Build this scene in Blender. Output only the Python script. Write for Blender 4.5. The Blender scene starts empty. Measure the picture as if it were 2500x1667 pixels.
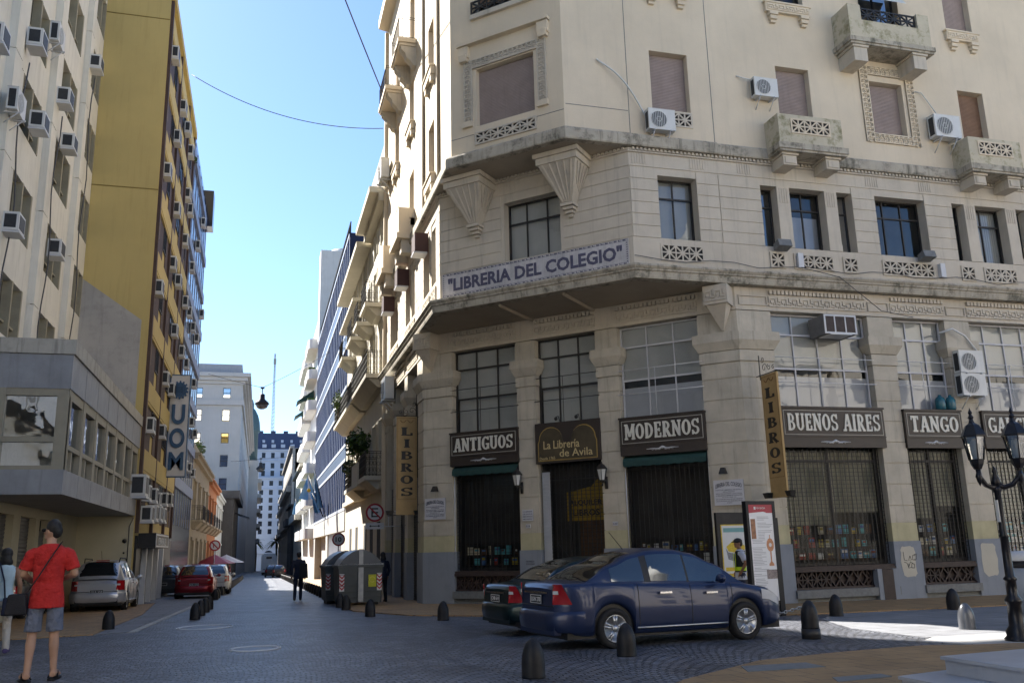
import bpy, bmesh, math, random
from mathutils import Vector, Matrix
random.seed(7)
R = math.radians
S = bpy.context.scene
COL = S.collection
# ------------------------------------------------------------------ camera
YAW, PITCH, ROLL, CZ = 0.278463548, 0.227690591, -0.0255175575, 1.34
def camera():
    cd = bpy.data.cameras.new('camera'); co = bpy.data.objects.new('camera', cd); COL.objects.link(co)
    cy, sy, cp, sp, cr, sr = math.cos(YAW), math.sin(YAW), math.cos(PITCH), math.sin(PITCH), math.cos(ROLL), math.sin(ROLL)
    f = Vector((sy*cp, cy*cp, sp)); rt = Vector((cy, -sy, 0)); up = rt.cross(f)
    r2 = rt*cr + up*sr; u2 = -rt*sr + up*cr
    m = Matrix.Identity(4)
    for i in range(3):
        m[i][0] = r2[i]; m[i][1] = u2[i]; m[i][2] = -f[i]
    m[2][3] = CZ
    co.matrix_world = m
    cd.sensor_width = 36.0; cd.lens = 36.0*2151.3/2500; cd.clip_start = .05; cd.clip_end = 3000
    S.camera = co
camera()
# ------------------------------------------------------------------ light
SUN_EL, SUN_AZ = 42.0, -28.4        # degrees; azimuth measured from +Y towards +X
sd = Vector((math.sin(R(SUN_AZ))*math.cos(R(SUN_EL)), math.cos(R(SUN_AZ))*math.cos(R(SUN_EL)), math.sin(R(SUN_EL))))
W = bpy.data.worlds.new('World'); S.world = W; W.use_nodes = True
wn = W.node_tree; sky = wn.nodes.new('ShaderNodeTexSky'); sky.sky_type = 'NISHITA'; sky.sun_disc = False
sky.sun_elevation = R(SUN_EL); sky.sun_rotation = R(SUN_AZ); sky.altitude = 20; sky.air_density = 1.0; sky.dust_density = 0.25; sky.ozone_density = 6.0
bg = wn.nodes['Background']; bg.inputs['Strength'].default_value = 0.060
wn.links.new(sky.outputs[0], bg.inputs['Color'])
sl = bpy.data.lights.new('sun', 'SUN'); sl.energy = 5.0; sl.angle = R(.5); sl.color = (1, .95, .87)
so = bpy.data.objects.new('sun', sl); COL.objects.link(so); so.location = (0, 0, 60)
so.rotation_euler = (-sd).to_track_quat('-Z', 'Y').to_euler()
S.view_settings.view_transform = 'Standard'; S.view_settings.look = 'None'; S.view_settings.gamma = 1; S.view_settings.exposure = 2.05
S.render.engine = 'CYCLES'; S.cycles.max_bounces = 6; S.cycles.transparent_max_bounces = 12; S.cycles.caustics_reflective = False

def gz(x, y): return -.015*y - .006*x
# ------------------------------------------------------------------ materials
MATS = {}
def mat(name, col, rough=.7, var=.12, scale=3.0, bump=0.0, bscale=60.0, metal=0.0, spec=.4, streak=0.0, streak_col=None, coat=0.0, col2=None, emit=0.0, dirt=0.0, bdist=.02):
    if name in MATS: return MATS[name]
    m = bpy.data.materials.new(name); m.use_nodes = True; MATS[name] = m
    nt = m.node_tree; N = nt.nodes; L = nt.links; b = N['Principled BSDF']
    b.inputs['Roughness'].default_value = rough; b.inputs['Metallic'].default_value = metal
    b.inputs['Specular IOR Level'].default_value = spec
    if coat: b.inputs['Coat Weight'].default_value = coat; b.inputs['Coat Roughness'].default_value = .03
    if emit: b.inputs['Emission Color'].default_value = (*col, 1); b.inputs['Emission Strength'].default_value = emit
    tc = N.new('ShaderNodeNewGeometry'); pos = tc.outputs['Position']
    cur = None
    if var:
        n = N.new('ShaderNodeTexNoise'); n.inputs['Scale'].default_value = scale; n.inputs['Detail'].default_value = 6; n.inputs['Roughness'].default_value = .62
        L.new(pos, n.inputs['Vector'])
        rmp = N.new('ShaderNodeMapRange'); rmp.inputs[1].default_value = .3; rmp.inputs[2].default_value = .7; L.new(n.outputs['Fac'], rmp.inputs[0])
        mx = N.new('ShaderNodeMix'); mx.data_type = 'RGBA'; L.new(rmp.outputs[0], mx.inputs['Factor'])
        c1 = tuple(max(0, c*(1-var)) for c in col); c2 = col2 or tuple(min(1, c*(1+var)) for c in col)
        mx.inputs['A'].default_value = (*c1, 1); mx.inputs['B'].default_value = (*c2, 1); cur = mx.outputs['Result']
    else:
        b.inputs['Base Color'].default_value = (*col, 1)
    if streak:
        mp = N.new('ShaderNodeMapping'); mp.inputs['Scale'].default_value = (3.2, 3.2, .22); L.new(pos, mp.inputs['Vector'])
        n2 = N.new('ShaderNodeTexNoise'); n2.inputs['Scale'].default_value = 1.6; n2.inputs['Detail'].default_value = 7; n2.inputs['Roughness'].default_value = .68; L.new(mp.outputs[0], n2.inputs['Vector'])
        r2 = N.new('ShaderNodeMapRange'); r2.inputs[1].default_value = .52; r2.inputs[2].default_value = .74; r2.inputs[4].default_value = streak; L.new(n2.outputs['Fac'], r2.inputs[0])
        m2 = N.new('ShaderNodeMix'); m2.data_type = 'RGBA'; L.new(r2.outputs[0], m2.inputs['Factor']); L.new(cur, m2.inputs['A'])
        m2.inputs['B'].default_value = (*(streak_col or tuple(c*.35 for c in col)), 1); cur = m2.outputs['Result']
    if dirt:
        n3 = N.new('ShaderNodeTexNoise'); n3.inputs['Scale'].default_value = 2.2; n3.inputs['Detail'].default_value = 9; n3.inputs['Roughness'].default_value = .75; L.new(pos, n3.inputs['Vector'])
        r3 = N.new('ShaderNodeMapRange'); r3.inputs[1].default_value = .5; r3.inputs[2].default_value = .66; r3.inputs[4].default_value = dirt; L.new(n3.outputs['Fac'], r3.inputs[0])
        m3 = N.new('ShaderNodeMix'); m3.data_type = 'RGBA'; L.new(r3.outputs[0], m3.inputs['Factor']); L.new(cur, m3.inputs['A'])
        m3.inputs['B'].default_value = (*(streak_col or tuple(c*.3 for c in col)), 1); cur = m3.outputs['Result']
    if cur is not None: L.new(cur, b.inputs['Base Color'])
    if bump:
        nb = N.new('ShaderNodeTexNoise'); nb.inputs['Scale'].default_value = bscale; nb.inputs['Detail'].default_value = 4; L.new(pos, nb.inputs['Vector'])
        bm_ = N.new('ShaderNodeBump'); bm_.inputs['Strength'].default_value = bump; bm_.inputs['Distance'].default_value = bdist; L.new(nb.outputs['Fac'], bm_.inputs['Height']); L.new(bm_.outputs[0], b.inputs['Normal'])
    return m
def glass(name, tint=(.55, .6, .62), refl=.28, wave=.0, top=.95):
    if name in MATS: return MATS[name]
    m = bpy.data.materials.new(name); m.use_nodes = True; MATS[name] = m; nt = m.node_tree; N = nt.nodes; L = nt.links
    N.remove(N['Principled BSDF']); out = N['Material Output']
    t = N.new('ShaderNodeBsdfTransparent'); t.inputs[0].default_value = (*tint, 1)
    g = N.new('ShaderNodeBsdfGlossy'); g.inputs['Roughness'].default_value = .015; g.inputs['Color'].default_value = (.95, .97, 1, 1)
    fr = N.new('ShaderNodeLayerWeight'); fr.inputs['Blend'].default_value = .35
    mr = N.new('ShaderNodeMapRange'); mr.inputs[3].default_value = refl; mr.inputs[4].default_value = top; L.new(fr.outputs['Fresnel'], mr.inputs[0])
    x = N.new('ShaderNodeMixShader'); L.new(mr.outputs[0], x.inputs[0]); L.new(t.outputs[0], x.inputs[1]); L.new(g.outputs[0], x.inputs[2]); L.new(x.outputs[0], out.inputs['Surface'])
    if wave:
        n = N.new('ShaderNodeTexNoise'); n.inputs['Scale'].default_value = 1.3; gg = N.new('ShaderNodeNewGeometry'); L.new(gg.outputs['Position'], n.inputs['Vector'])
        bp = N.new('ShaderNodeBump'); bp.inputs['Strength'].default_value = wave; bp.inputs['Distance'].default_value = .05; L.new(n.outputs['Fac'], bp.inputs['Height']); L.new(bp.outputs[0], g.inputs['Normal'])
    return m
# ------------------------------------------------------------------ mesh builder
WL = {}
class Fr:                     # a wall frame: u along the wall, d outwards, z up
    def __init__(s, o, u, n): s.o = Vector(o); s.u = Vector(u).normalized(); s.n = Vector(n).normalized()
    def p(s, u, d, z): return s.o + s.u*u + s.n*d + Vector((0, 0, z))
WORLD = Fr((0, 0, 0), (1, 0, 0), (0, 1, 0))
class MB:
    def __init__(s, fr=WORLD): s.v = []; s.f = []; s.fr = fr; s.m = []; s.cm = 0; s.sm = []
    def add(s, vs, fs, smooth=False):
        k = len(s.v); s.v += [Vector(v) for v in vs]
        for f in fs: s.f.append(tuple(i+k for i in f)); s.m.append(s.cm); s.sm.append(smooth)
    def box(s, u0, u1, d0, d1, z0, z1, skip=''):
        P = s.fr.p
        vs = [P(u0,d0,z0),P(u1,d0,z0),P(u1,d1,z0),P(u0,d1,z0),P(u0,d0,z1),P(u1,d0,z1),P(u1,d1,z1),P(u0,d1,z1)]
        fs = [(0,3,2,1),(4,5,6,7),(0,1,5,4),(1,2,6,5),(2,3,7,6),(3,0,4,7)]
        s.add(vs, fs); return s
    def taper(s, u0, u1, d0, d1, z0, z1, du=0, dd=0):   # box whose top grows by du sideways and dd outwards
        P = s.fr.p
        s.add([P(u0,d0,z0),P(u1,d0,z0),P(u1,d1,z0),P(u0,d1,z0),P(u0-du,d0,z1),P(u1+du,d0,z1),P(u1+du,d1+dd,z1),P(u0-du,d1+dd,z1)],
              [(0,3,2,1),(4,5,6,7),(0,1,5,4),(1,2,6,5),(2,3,7,6),(3,0,4,7)]); return s
    def quad(s, a, b, c, d): s.add([a, b, c, d], [(0, 1, 2, 3)])
    def rect(s, u0, u1, z0, z1, d): P = s.fr.p; s.quad(P(u0,d,z0), P(u1,d,z0), P(u1,d,z1), P(u0,d,z1))
    def prism(s, poly, d0, d1):                       # poly: [(u,z)] in the wall plane, extruded d0..d1
        n = len(poly); P = s.fr.p
        s.add([P(u,d0,z) for u,z in poly]+[P(u,d1,z) for u,z in poly], [tuple(range(n))[::-1], tuple(range(n,2*n))]+[(i,(i+1)%n,n+(i+1)%n,n+i) for i in range(n)])
    def plan(s, poly, z0, z1):                        # poly: world (x,y), extruded z0..z1
        n = len(poly); z = (lambda a, q: a(q[0], q[1])) ; g = lambda a, q: a(*q) if callable(a) else a
        s.add([(p[0],p[1],g(z0,p)) for p in poly]+[(p[0],p[1],g(z1,p)) for p in poly], [tuple(range(n))[::-1], tuple(range(n,2*n))]+[(i,(i+1)%n,n+(i+1)%n,n+i) for i in range(n)])
    def bar(s, a, b, w, d0, d1):                      # flat bar from (u,z) a to b, width w, between depths
        (u0,z0),(u1,z1) = a, b; L_ = math.hypot(u1-u0, z1-z0) or 1; nx, nz = -(z1-z0)/L_*w/2, (u1-u0)/L_*w/2
        s.prism([(u0+nx,z0+nz),(u0-nx,z0-nz),(u1-nx,z1-nz),(u1+nx,z1+nz)], d0, d1)
    def tube(s, pts, r, n=6, cap=True, smooth=True):
        pts = [Vector(p) for p in pts]; rr = r if isinstance(r, (list, tuple)) else [r]*len(pts); vs = []; fs = []
        for i, p in enumerate(pts):
            t = (pts[min(i+1,len(pts)-1)]-pts[max(i-1,0)]); t = t.normalized() if t.length > 1e-9 else Vector((0,0,1))
            a = t.cross(Vector((0,0,1)) if abs(t.z) < .9 else Vector((1,0,0))).normalized(); b = t.cross(a)
            for k in range(n): an = 2*math.pi*k/n; vs.append(p+a*math.cos(an)*rr[i]+b*math.sin(an)*rr[i])
        for i in range(len(pts)-1):
            for k in range(n): fs.append((i*n+k, i*n+(k+1)%n, (i+1)*n+(k+1)%n, (i+1)*n+k))
        if cap: fs += [tuple(range(n))[::-1], tuple(range((len(pts)-1)*n, len(pts)*n))]
        s.add(vs, fs, smooth)
    def lathe(s, prof, c=(0,0,0), n=16, smooth=True, ax=None):   # prof [(r,z)]
        c = Vector(c); vs = []; fs = []
        for r, z in prof:
            for k in range(n):
                an = 2*math.pi*k/n; q = Vector((r*math.cos(an), r*math.sin(an), z))
                if ax is not None: q = ax @ q
                vs.append(c+q)
        for i in range(len(prof)-1):
            for k in range(n): fs.append((i*n+k, i*n+(k+1)%n, (i+1)*n+(k+1)%n, (i+1)*n+k))
        fs += [tuple(range(n))[::-1], tuple(range((len(prof)-1)*n, len(prof)*n))]
        s.add(vs, fs, smooth)
    def ball(s, c, r, sz=(1,1,1), n=12):
        prof = [(max(1e-4, math.sin(math.pi*i/8))*r, -math.cos(math.pi*i/8)*r) for i in range(9)]
        s.lathe(prof, c, n, True, Matrix.Diagonal(sz))
    def grid(s, rows, smooth=True, closeu=False):     # rows of points
        n = len(rows[0]); vs = [p for r in rows for p in r]; fs = []
        for i in range(len(rows)-1):
            for k in range(n if closeu else n-1): fs.append((i*n+k, i*n+(k+1)%n, (i+1)*n+(k+1)%n, (i+1)*n+k))
        s.add(vs, fs, smooth)
    def relief(s, rows, u0, z0, cw, ch, d0, d1):      # bitmap relief: cells '#' stand at d1, others at d0
        H = len(rows); Wd = len(rows[0]); P = s.fr.p
        on = lambda i, k: 0 <= i < H and 0 <= k < Wd and rows[i][k] == '#'
        for i in range(H):
            zt = z0+(H-i)*ch; zb = zt-ch; k = 0
            while k < Wd:
                j = k
                while j < Wd and on(i, j) == on(i, k): j += 1
                d = d1 if on(i, k) else d0; s.quad(P(u0+k*cw,d,zb), P(u0+j*cw,d,zb), P(u0+j*cw,d,zt), P(u0+k*cw,d,zt)); k = j
            for k in range(-1, Wd):
                if on(i, k) != on(i, k+1): u = u0+(k+1)*cw; s.quad(P(u,d0,zb), P(u,d1,zb), P(u,d1,zt), P(u,d0,zt))
        for i in range(-1, H):
            for k in range(Wd):
                if on(i, k) != on(i+1, k): z = z0+(H-i-1)*ch; s.quad(P(u0+k*cw,d0,z), P(u0+(k+1)*cw,d0,z), P(u0+(k+1)*cw,d1,z), P(u0+k*cw,d1,z))
    def text(s, txt, size, fn, depth=.006, bold=0.0, align='CENTER', sx=1.0):
        """fn(x,y,d) -> world point; built-in font"""
        cu = bpy.data.curves.new('t', 'FONT'); cu.body = txt; cu.size = size; cu.align_x = align; cu.extrude = depth/2; cu.offset = bold; cu.resolution_u = 6 if depth > .05 else 2
        o = bpy.data.objects.new('t', cu); COL.objects.link(o); dg = bpy.context.evaluated_depsgraph_get(); dg.update()
        me = o.evaluated_get(dg).to_mesh(); s.add([fn(v.co.x*sx, v.co.y, v.co.z+depth/2) for v in me.vertices], [tuple(p.vertices) for p in me.polygons])
        bpy.data.objects.remove(o); bpy.data.curves.remove(cu)
    def mesh(s, name, off=Vector((0,0,0)), mats=()):
        me = bpy.data.meshes.new(name); me.from_pydata([v-off for v in s.v], [], s.f)
        for m in mats: me.materials.append(m)
        me.polygons.foreach_set('material_index', s.m); me.polygons.foreach_set('use_smooth', s.sm)
        bm = bmesh.new(); bm.from_mesh(me); bmesh.ops.recalc_face_normals(bm, faces=bm.faces); bm.to_mesh(me); bm.free()
        me.update(); return me
    def build(s, name, mats, parent=None, label=None):
        off = WL.get(parent.name, Vector((0,0,0))) if parent else Vector((0,0,0))
        mats = mats if isinstance(mats, (list, tuple)) else [mats]
        o = bpy.data.objects.new(name, s.mesh(name, off, mats)); COL.objects.link(o)
        if parent: o.parent = parent; WL[o.name] = off
        if label: o['label'] = label
        return o
def tag(o, label=None, cat=None, group=None, kind=None):
    if label: o['label'] = label
    if cat: o['category'] = cat
    if group: o['group'] = group
    if kind: o['kind'] = kind
    return o
def thing(name, label, cat, loc=(0,0,0), group=None, rz=0):
    o = bpy.data.objects.new(name, None); COL.objects.link(o); o.location = loc; o.rotation_euler = (0,0,rz); o.empty_display_size = .2
    WL[o.name] = Vector(loc) if rz == 0 else Vector((0,0,0)); return tag(o, label, cat, group)
def local(o): WL[o.name] = Vector((0,0,0)); return o       # its parts are given in its own coordinates
def solo(mb, name, mats, label, cat, group=None, loc=None):   # a thing of one mesh (world coordinates given)
    off = Vector(loc) if loc is not None else sum(mb.v, Vector((0,0,0)))/len(mb.v)
    mats = mats if isinstance(mats, (list, tuple)) else [mats]
    o = bpy.data.objects.new(name, mb.mesh(name, off, mats)); o.location = off; COL.objects.link(o); return tag(o, label, cat, group)
def dup(root, loc, rz=0, label=None, group=None, scale=None):
    r = root.copy(); COL.objects.link(r); r.location = loc; r.rotation_euler = (0,0,rz)
    if scale: r.scale = scale
    if label: r['label'] = label
    if group: r['group'] = group
    for ch in list(root.children):
        c = ch.copy(); COL.objects.link(c); c.parent = r
        for g in list(ch.children): d = g.copy(); COL.objects.link(d); d.parent = c
    return r
def wall(mb, u0, u1, z0, z1, holes, rev=.3, d=0.0):
    """wall face at depth d with rectangular holes [(u0,u1,z0,z1)] and their reveals"""
    us = sorted({u0, u1, *[h[0] for h in holes], *[h[1] for h in holes]}); zs = sorted({z0, z1, *[h[2] for h in holes], *[h[3] for h in holes]})
    us = [u for u in us if u0 <= u <= u1]; zs = [z for z in zs if z0 <= z <= z1]; P = mb.fr.p
    for i in range(len(us)-1):
        for k in range(len(zs)-1):
            cu, cz = (us[i]+us[i+1])/2, (zs[k]+zs[k+1])/2
            if not any(h[0] < cu < h[1] and h[2] < cz < h[3] for h in holes): mb.rect(us[i], us[i+1], zs[k], zs[k+1], d)
    for a, b, c, e in holes:
        mb.quad(P(a,d,c),P(a,d-rev,c),P(a,d-rev,e),P(a,d,e)); mb.quad(P(b,d,c),P(b,d-rev,c),P(b,d-rev,e),P(b,d,e))
        mb.quad(P(a,d,e),P(b,d,e),P(b,d-rev,e),P(a,d-rev,e)); mb.quad(P(a,d,c),P(b,d,c),P(b,d-rev,c),P(a,d-rev,c))
def frame_bars(mb, u0, u1, z0, z1, d, us=(), zs=(), w=.045, dep=.06):
    """window frame with inner mullions at fractions us / transoms at fractions zs"""
    mb.box(u0, u0+w, d-dep/2, d+dep/2, z0, z1); mb.box(u1-w, u1, d-dep/2, d+dep/2, z0, z1)
    mb.box(u0+w, u1-w, d-dep/2, d+dep/2, z0, z0+w); mb.box(u0+w, u1-w, d-dep/2, d+dep/2, z1-w, z1)
    for f in us: c = u0+(u1-u0)*f; mb.box(c-w*.4, c+w*.4, d-dep*.42, d+dep*.42, z0+w, z1-w)
    for f in zs: c = z0+(z1-z0)*f; mb.box(u0+w, u1-w, d-dep*.38, d+dep*.46, c-w*.55, c+w*.55)
# ================================================================== materials of the place
M_cream = mat('cream_render', (.62,.53,.40), .85, .08, .55, bump=.12, bscale=25, streak=.16, streak_col=(.30,.27,.22))
M_stone = mat('grey_stucco', (.52,.465,.38), .85, .10, 1.2, bump=.15, bscale=30, streak=.42, streak_col=(.20,.18,.15))
M_pier = mat('pier_stone', (.465,.42,.34), .85, .14, 1.5, bump=.18, bscale=30, streak=.55, streak_col=(.17,.15,.125))
M_ledge = mat('mossy_ledge', (.40,.36,.29), .9, .15, 2.0, bump=.25, bscale=20, streak=.9, streak_col=(.05,.052,.035), dirt=.8)
M_moss = mat('mossy_parapet', (.50,.45,.34), .9, .1, 1.4, bump=.2, bscale=20, dirt=.85, streak_col=(.16,.15,.06))
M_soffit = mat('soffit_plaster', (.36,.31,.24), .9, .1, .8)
M_blue = mat('grey_blue_paint', (.23,.25,.285), .8, .12, 2.2, bump=.15, bscale=20, streak=.3, streak_col=(.12,.13,.15), dirt=.18)
M_yel = mat('pale_yellow_paint', (.44,.40,.25), .8, .12, 2, streak=.35, streak_col=(.25,.23,.17))
M_patch = mat('cream_patch_paint', (.47,.44,.37), .8, .05, 2)
M_iron = mat('dark_iron', (.022,.020,.019), .5, .2, 8, bump=.05)
M_rust = mat('brown_iron', (.045,.030,.026), .6, .25, 6, bump=.08)
M_wood = mat('dark_frame', (.028,.024,.021), .5, .2, 5)
M_white = mat('white_frame', (.50,.50,.52), .5, .06, 3)
M_shut = mat('mauve_shutter', (.30,.245,.23), .6, .10, 2.5, streak=.2)
M_shutb = mat('brown_shutter', (.215,.130,.085), .6, .12, 2.5, streak=.2)
M_blind = mat('white_blind', (.55,.55,.53), .8, .08, 1.2)
M_panel = mat('white_panel', (.50,.51,.56), .35, .06, 2)
M_curt = mat('beige_curtain', (.34,.325,.245), .9, .15, 4)
M_dark = mat('dark_interior', (.018,.016,.015), .9, .3, 2)
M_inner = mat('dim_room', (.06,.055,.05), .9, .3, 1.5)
M_granite = mat('granite', (.16,.165,.165), .6, .2, 9, bump=.1)
M_brown = mat('sign_brown', (.030,.021,.017), .45, .12, 3)
M_letter = mat('sign_cream', (.62,.60,.53), .5, .05, 4)
M_gold = mat('aged_gold', (.33,.22,.05), .45, .2, 6)
M_green = mat('green_awning', (.012,.045,.042), .7, .2, 5)
M_metal = mat('light_metal', (.55,.56,.58), .4, .06, 3)
M_acw = mat('white_enamel', (.62,.62,.60), .45, .06, 3, streak=.12)
M_acd = mat('dark_grille', (.03,.032,.035), .5, .2, 12)
M_black = mat('black_paint', (.010,.010,.012), .5, .35, 5, spec=.3, dirt=.25, streak_col=(.05,.048,.045))
M_cable = mat('cable_grey', (.06,.06,.065), .6, .1)
M_cablew = mat('cable_white', (.6,.6,.58), .6, .05)
G_win = glass('window_glass', (.78,.79,.78), .035, .06, .4)
G_up = glass('upper_glass', (.74,.75,.74), .055, .10, .6)
G_dark = glass('shop_glass', (.72,.72,.70), .01, .0, .05)
# ================================================================== ground
def set_paving():
    m = bpy.data.materials.new('granite_setts'); m.use_nodes = True; nt = m.node_tree; N = nt.nodes; L = nt.links; b = N['Principled BSDF']
    g = N.new('ShaderNodeNewGeometry'); sx = N.new('ShaderNodeSeparateXYZ'); L.new(g.outputs['Position'], sx.inputs[0])
    def math_(op, a, b_=None, c=None):
        n = N.new('ShaderNodeMath'); n.operation = op
        for i, q in enumerate((a, b_, c)):
            if q is None: continue
            if hasattr(q, 'links'): L.new(q, n.inputs[i])
            else: n.inputs[i].default_value = q
        return n.outputs[0]
    wob = N.new('ShaderNodeTexNoise'); wob.inputs['Scale'].default_value = .45; L.new(g.outputs['Position'], wob.inputs['Vector'])
    wv = math_('MULTIPLY', math_('SUBTRACT', wob.outputs['Fac'], .5), .5)
    x = math_('ADD', sx.outputs['X'], wv); wd = 1.45
    xm = math_('SUBTRACT', math_('MODULO', math_('ADD', x, 300*wd), wd), wd/2)
    arc = math_('MULTIPLY', math_('MULTIPLY', xm, xm), .85)
    v = math_('ADD', math_('ADD', sx.outputs['Y'], arc), math_('MULTIPLY', wv, .6))
    cv = N.new('ShaderNodeCombineXYZ'); L.new(math_('MULTIPLY', x, 7.0), cv.inputs[0]); L.new(math_('MULTIPLY', v, 7.4), cv.inputs[1])
    br = N.new('ShaderNodeTexBrick'); br.offset = .5; br.inputs['Scale'].default_value = 1; br.inputs['Mortar Size'].default_value = .11; br.inputs['Mortar Smooth'].default_value = .6
    br.inputs['Brick Width'].default_value = 1.0; br.inputs['Row Height'].default_value = .95; br.inputs['Bias'].default_value = .1
    br.inputs['Color1'].default_value = (.070,.075,.092,1); br.inputs['Color2'].default_value = (.165,.172,.20,1); br.inputs['Mortar'].default_value = (.028,.028,.029,1)
    L.new(cv.outputs[0], br.inputs['Vector'])
    n2 = N.new('ShaderNodeTexNoise'); n2.inputs['Scale'].default_value = .8; n2.inputs['Detail'].default_value = 8; n2.inputs['Roughness'].default_value = .7; L.new(g.outputs['Position'], n2.inputs['Vector'])
    r = N.new('ShaderNodeMapRange'); r.inputs[1].default_value = .32; r.inputs[2].default_value = .68; r.inputs[3].default_value = .45; r.inputs[4].default_value = 1.45; L.new(n2.outputs['Fac'], r.inputs[0])
    mx = N.new('ShaderNodeMix'); mx.data_type = 'RGBA'; mx.blend_type = 'MULTIPLY'; mx.inputs['Factor'].default_value = 1; L.new(br.outputs['Color'], mx.inputs['A']); L.new(r.outputs[0], mx.inputs['B'])
    L.new(mx.outputs['Result'], b.inputs['Base Color'])
    n3 = N.new('ShaderNodeTexNoise'); n3.inputs['Scale'].default_value = 14; n3.inputs['Detail'].default_value = 5; L.new(g.outputs['Position'], n3.inputs['Vector'])
    h = math_('ADD', math_('MULTIPLY', math_('SUBTRACT', 1, br.outputs['Fac']), 1.0), math_('MULTIPLY', n3.outputs['Fac'], .9))
    bp = N.new('ShaderNodeBump'); bp.inputs['Strength'].default_value = .9; bp.inputs['Distance'].default_value = .045; L.new(h, bp.inputs['Height']); L.new(bp.outputs[0], b.inputs['Normal'])
    b.inputs['Roughness'].default_value = .40; b.inputs['Specular IOR Level'].default_value = .5
    return m
M_setts = set_paving()
def tiles(name, c1, c2, mortar, w, h, rough=.75, off=.5, rot=0.0):
    m = bpy.data.materials.new(name); m.use_nodes = True; nt = m.node_tree; N = nt.nodes; L = nt.links; b = N['Principled BSDF']
    g = N.new('ShaderNodeNewGeometry'); mp = N.new('ShaderNodeMapping'); mp.inputs['Rotation'].default_value = (0,0,rot); L.new(g.outputs['Position'], mp.inputs[0])
    br = N.new('ShaderNodeTexBrick'); br.offset = off; br.inputs['Scale'].default_value = 1; br.inputs['Brick Width'].default_value = w; br.inputs['Row Height'].default_value = h; br.inputs['Mortar Size'].default_value = min(w,h)*.02
    for k, c in (('Color1',c1),('Color2',c2),('Mortar',mortar)): br.inputs[k].default_value = (*c,1)
    L.new(mp.outputs[0], br.inputs['Vector'])
    n2 = N.new('ShaderNodeTexNoise'); n2.inputs['Scale'].default_value = 1.4; n2.inputs['Detail'].default_value = 8; n2.inputs['Roughness'].default_value = .7; L.new(g.outputs['Position'], n2.inputs['Vector'])
    r = N.new('ShaderNodeMapRange'); r.inputs[1].default_value = .3; r.inputs[2].default_value = .72; r.inputs[3].default_value = .7; r.inputs[4].default_value = 1.2; L.new(n2.outputs['Fac'], r.inputs[0])
    mx = N.new('ShaderNodeMix'); mx.data_type = 'RGBA'; mx.blend_type = 'MULTIPLY'; mx.inputs['Factor'].default_value = 1; L.new(br.outputs['Color'], mx.inputs['A']); L.new(r.outputs[0], mx.inputs['B'])
    L.new(mx.outputs['Result'], b.inputs['Base Color']); b.inputs['Roughness'].default_value = rough
    bp = N.new('ShaderNodeBump'); bp.inputs['Strength'].default_value = .4; bp.inputs['Distance'].default_value = .01; bp.invert = True; L.new(br.outputs['Fac'], bp.inputs['Height']); L.new(bp.outputs[0], b.inputs['Normal'])
    return m
M_orange = tiles('ochre_tiles', (.29,.175,.075), (.34,.21,.095), (.12,.085,.055), .42, .42)
M_slab = tiles('grey_slabs', (.17,.175,.19), (.20,.205,.22), (.07,.07,.075), .9, .55)
M_strip = tiles('pale_slabs', (.36,.35,.34), (.40,.39,.37), (.15,.15,.15), 1.1, .4)
def sheet(name, poly, mtl, h=.0, kind='structure', nsub=1):
    mb = MB(); mb.add([(x, y, gz(x,y)+h) for x, y in poly], [tuple(range(len(poly)))]); o = mb.build(name, mtl); o['kind'] = kind; return o
def slab(name, poly, mtl, h):
    mb = MB(); mb.plan(poly, lambda x,y: gz(x,y)-.05, lambda x,y: gz(x,y)+h); o = mb.build(name, mtl); o['kind'] = 'structure'; return o
sheet('ground', [(-700,-300),(700,-300),(700,1200),(-700,1200)], M_setts)
slab('plaza_paving', [(3.2,8.0),(4.6,9.5),(6.29,10.75),(7.83,11.15),(9.3,11.35),(9.9,11.1),(11.2,10.9),(40,10.9),(40,-30),(-8,-30),(-8,-6)], M_orange, .02)
slab('plaza_edge', [(10.1,11.08),(11.3,10.98),(40,10.98),(40,12.4),(10.4,12.4),(9.75,11.9)], M_strip, .012)
slab('crossing', [(10.3,12.42),(40,12.42),(40,18.2),(12.6,18.2),(11.4,16.8),(10.5,14.6)], M_slab, .008)
slab('sidewalk', [(2.75,27.4),(3.9,24.0),(7.6,20.6),(11.9,18.25),(40,18.25),(40,23.4),(14.0,23.2),(6.2,30.8),(6.2,330),(2.75,330)], M_orange, .03)
slab('sidewalk_2', [(-3.35,21.6),(-5.2,21.0),(-30,21.0),(-30,38.2),(-4.6,38.2),(-4.0,40.0),(-3.35,30)], M_orange, .02)
slab('paved_strip', [(-2.75,21.9),(-3.33,21.6),(-3.33,30.0),(-3.98,40.2),(-4.6,40.2),(-4.6,330),(-2.2,330),(-2.2,40)], M_slab, .016)
slab('paved_edge', [(-2.72,21.9),(-2.55,22.0),(-2.02,40),(-2.02,330),(-2.18,330),(-2.18,40)], M_strip, .018)
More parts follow.
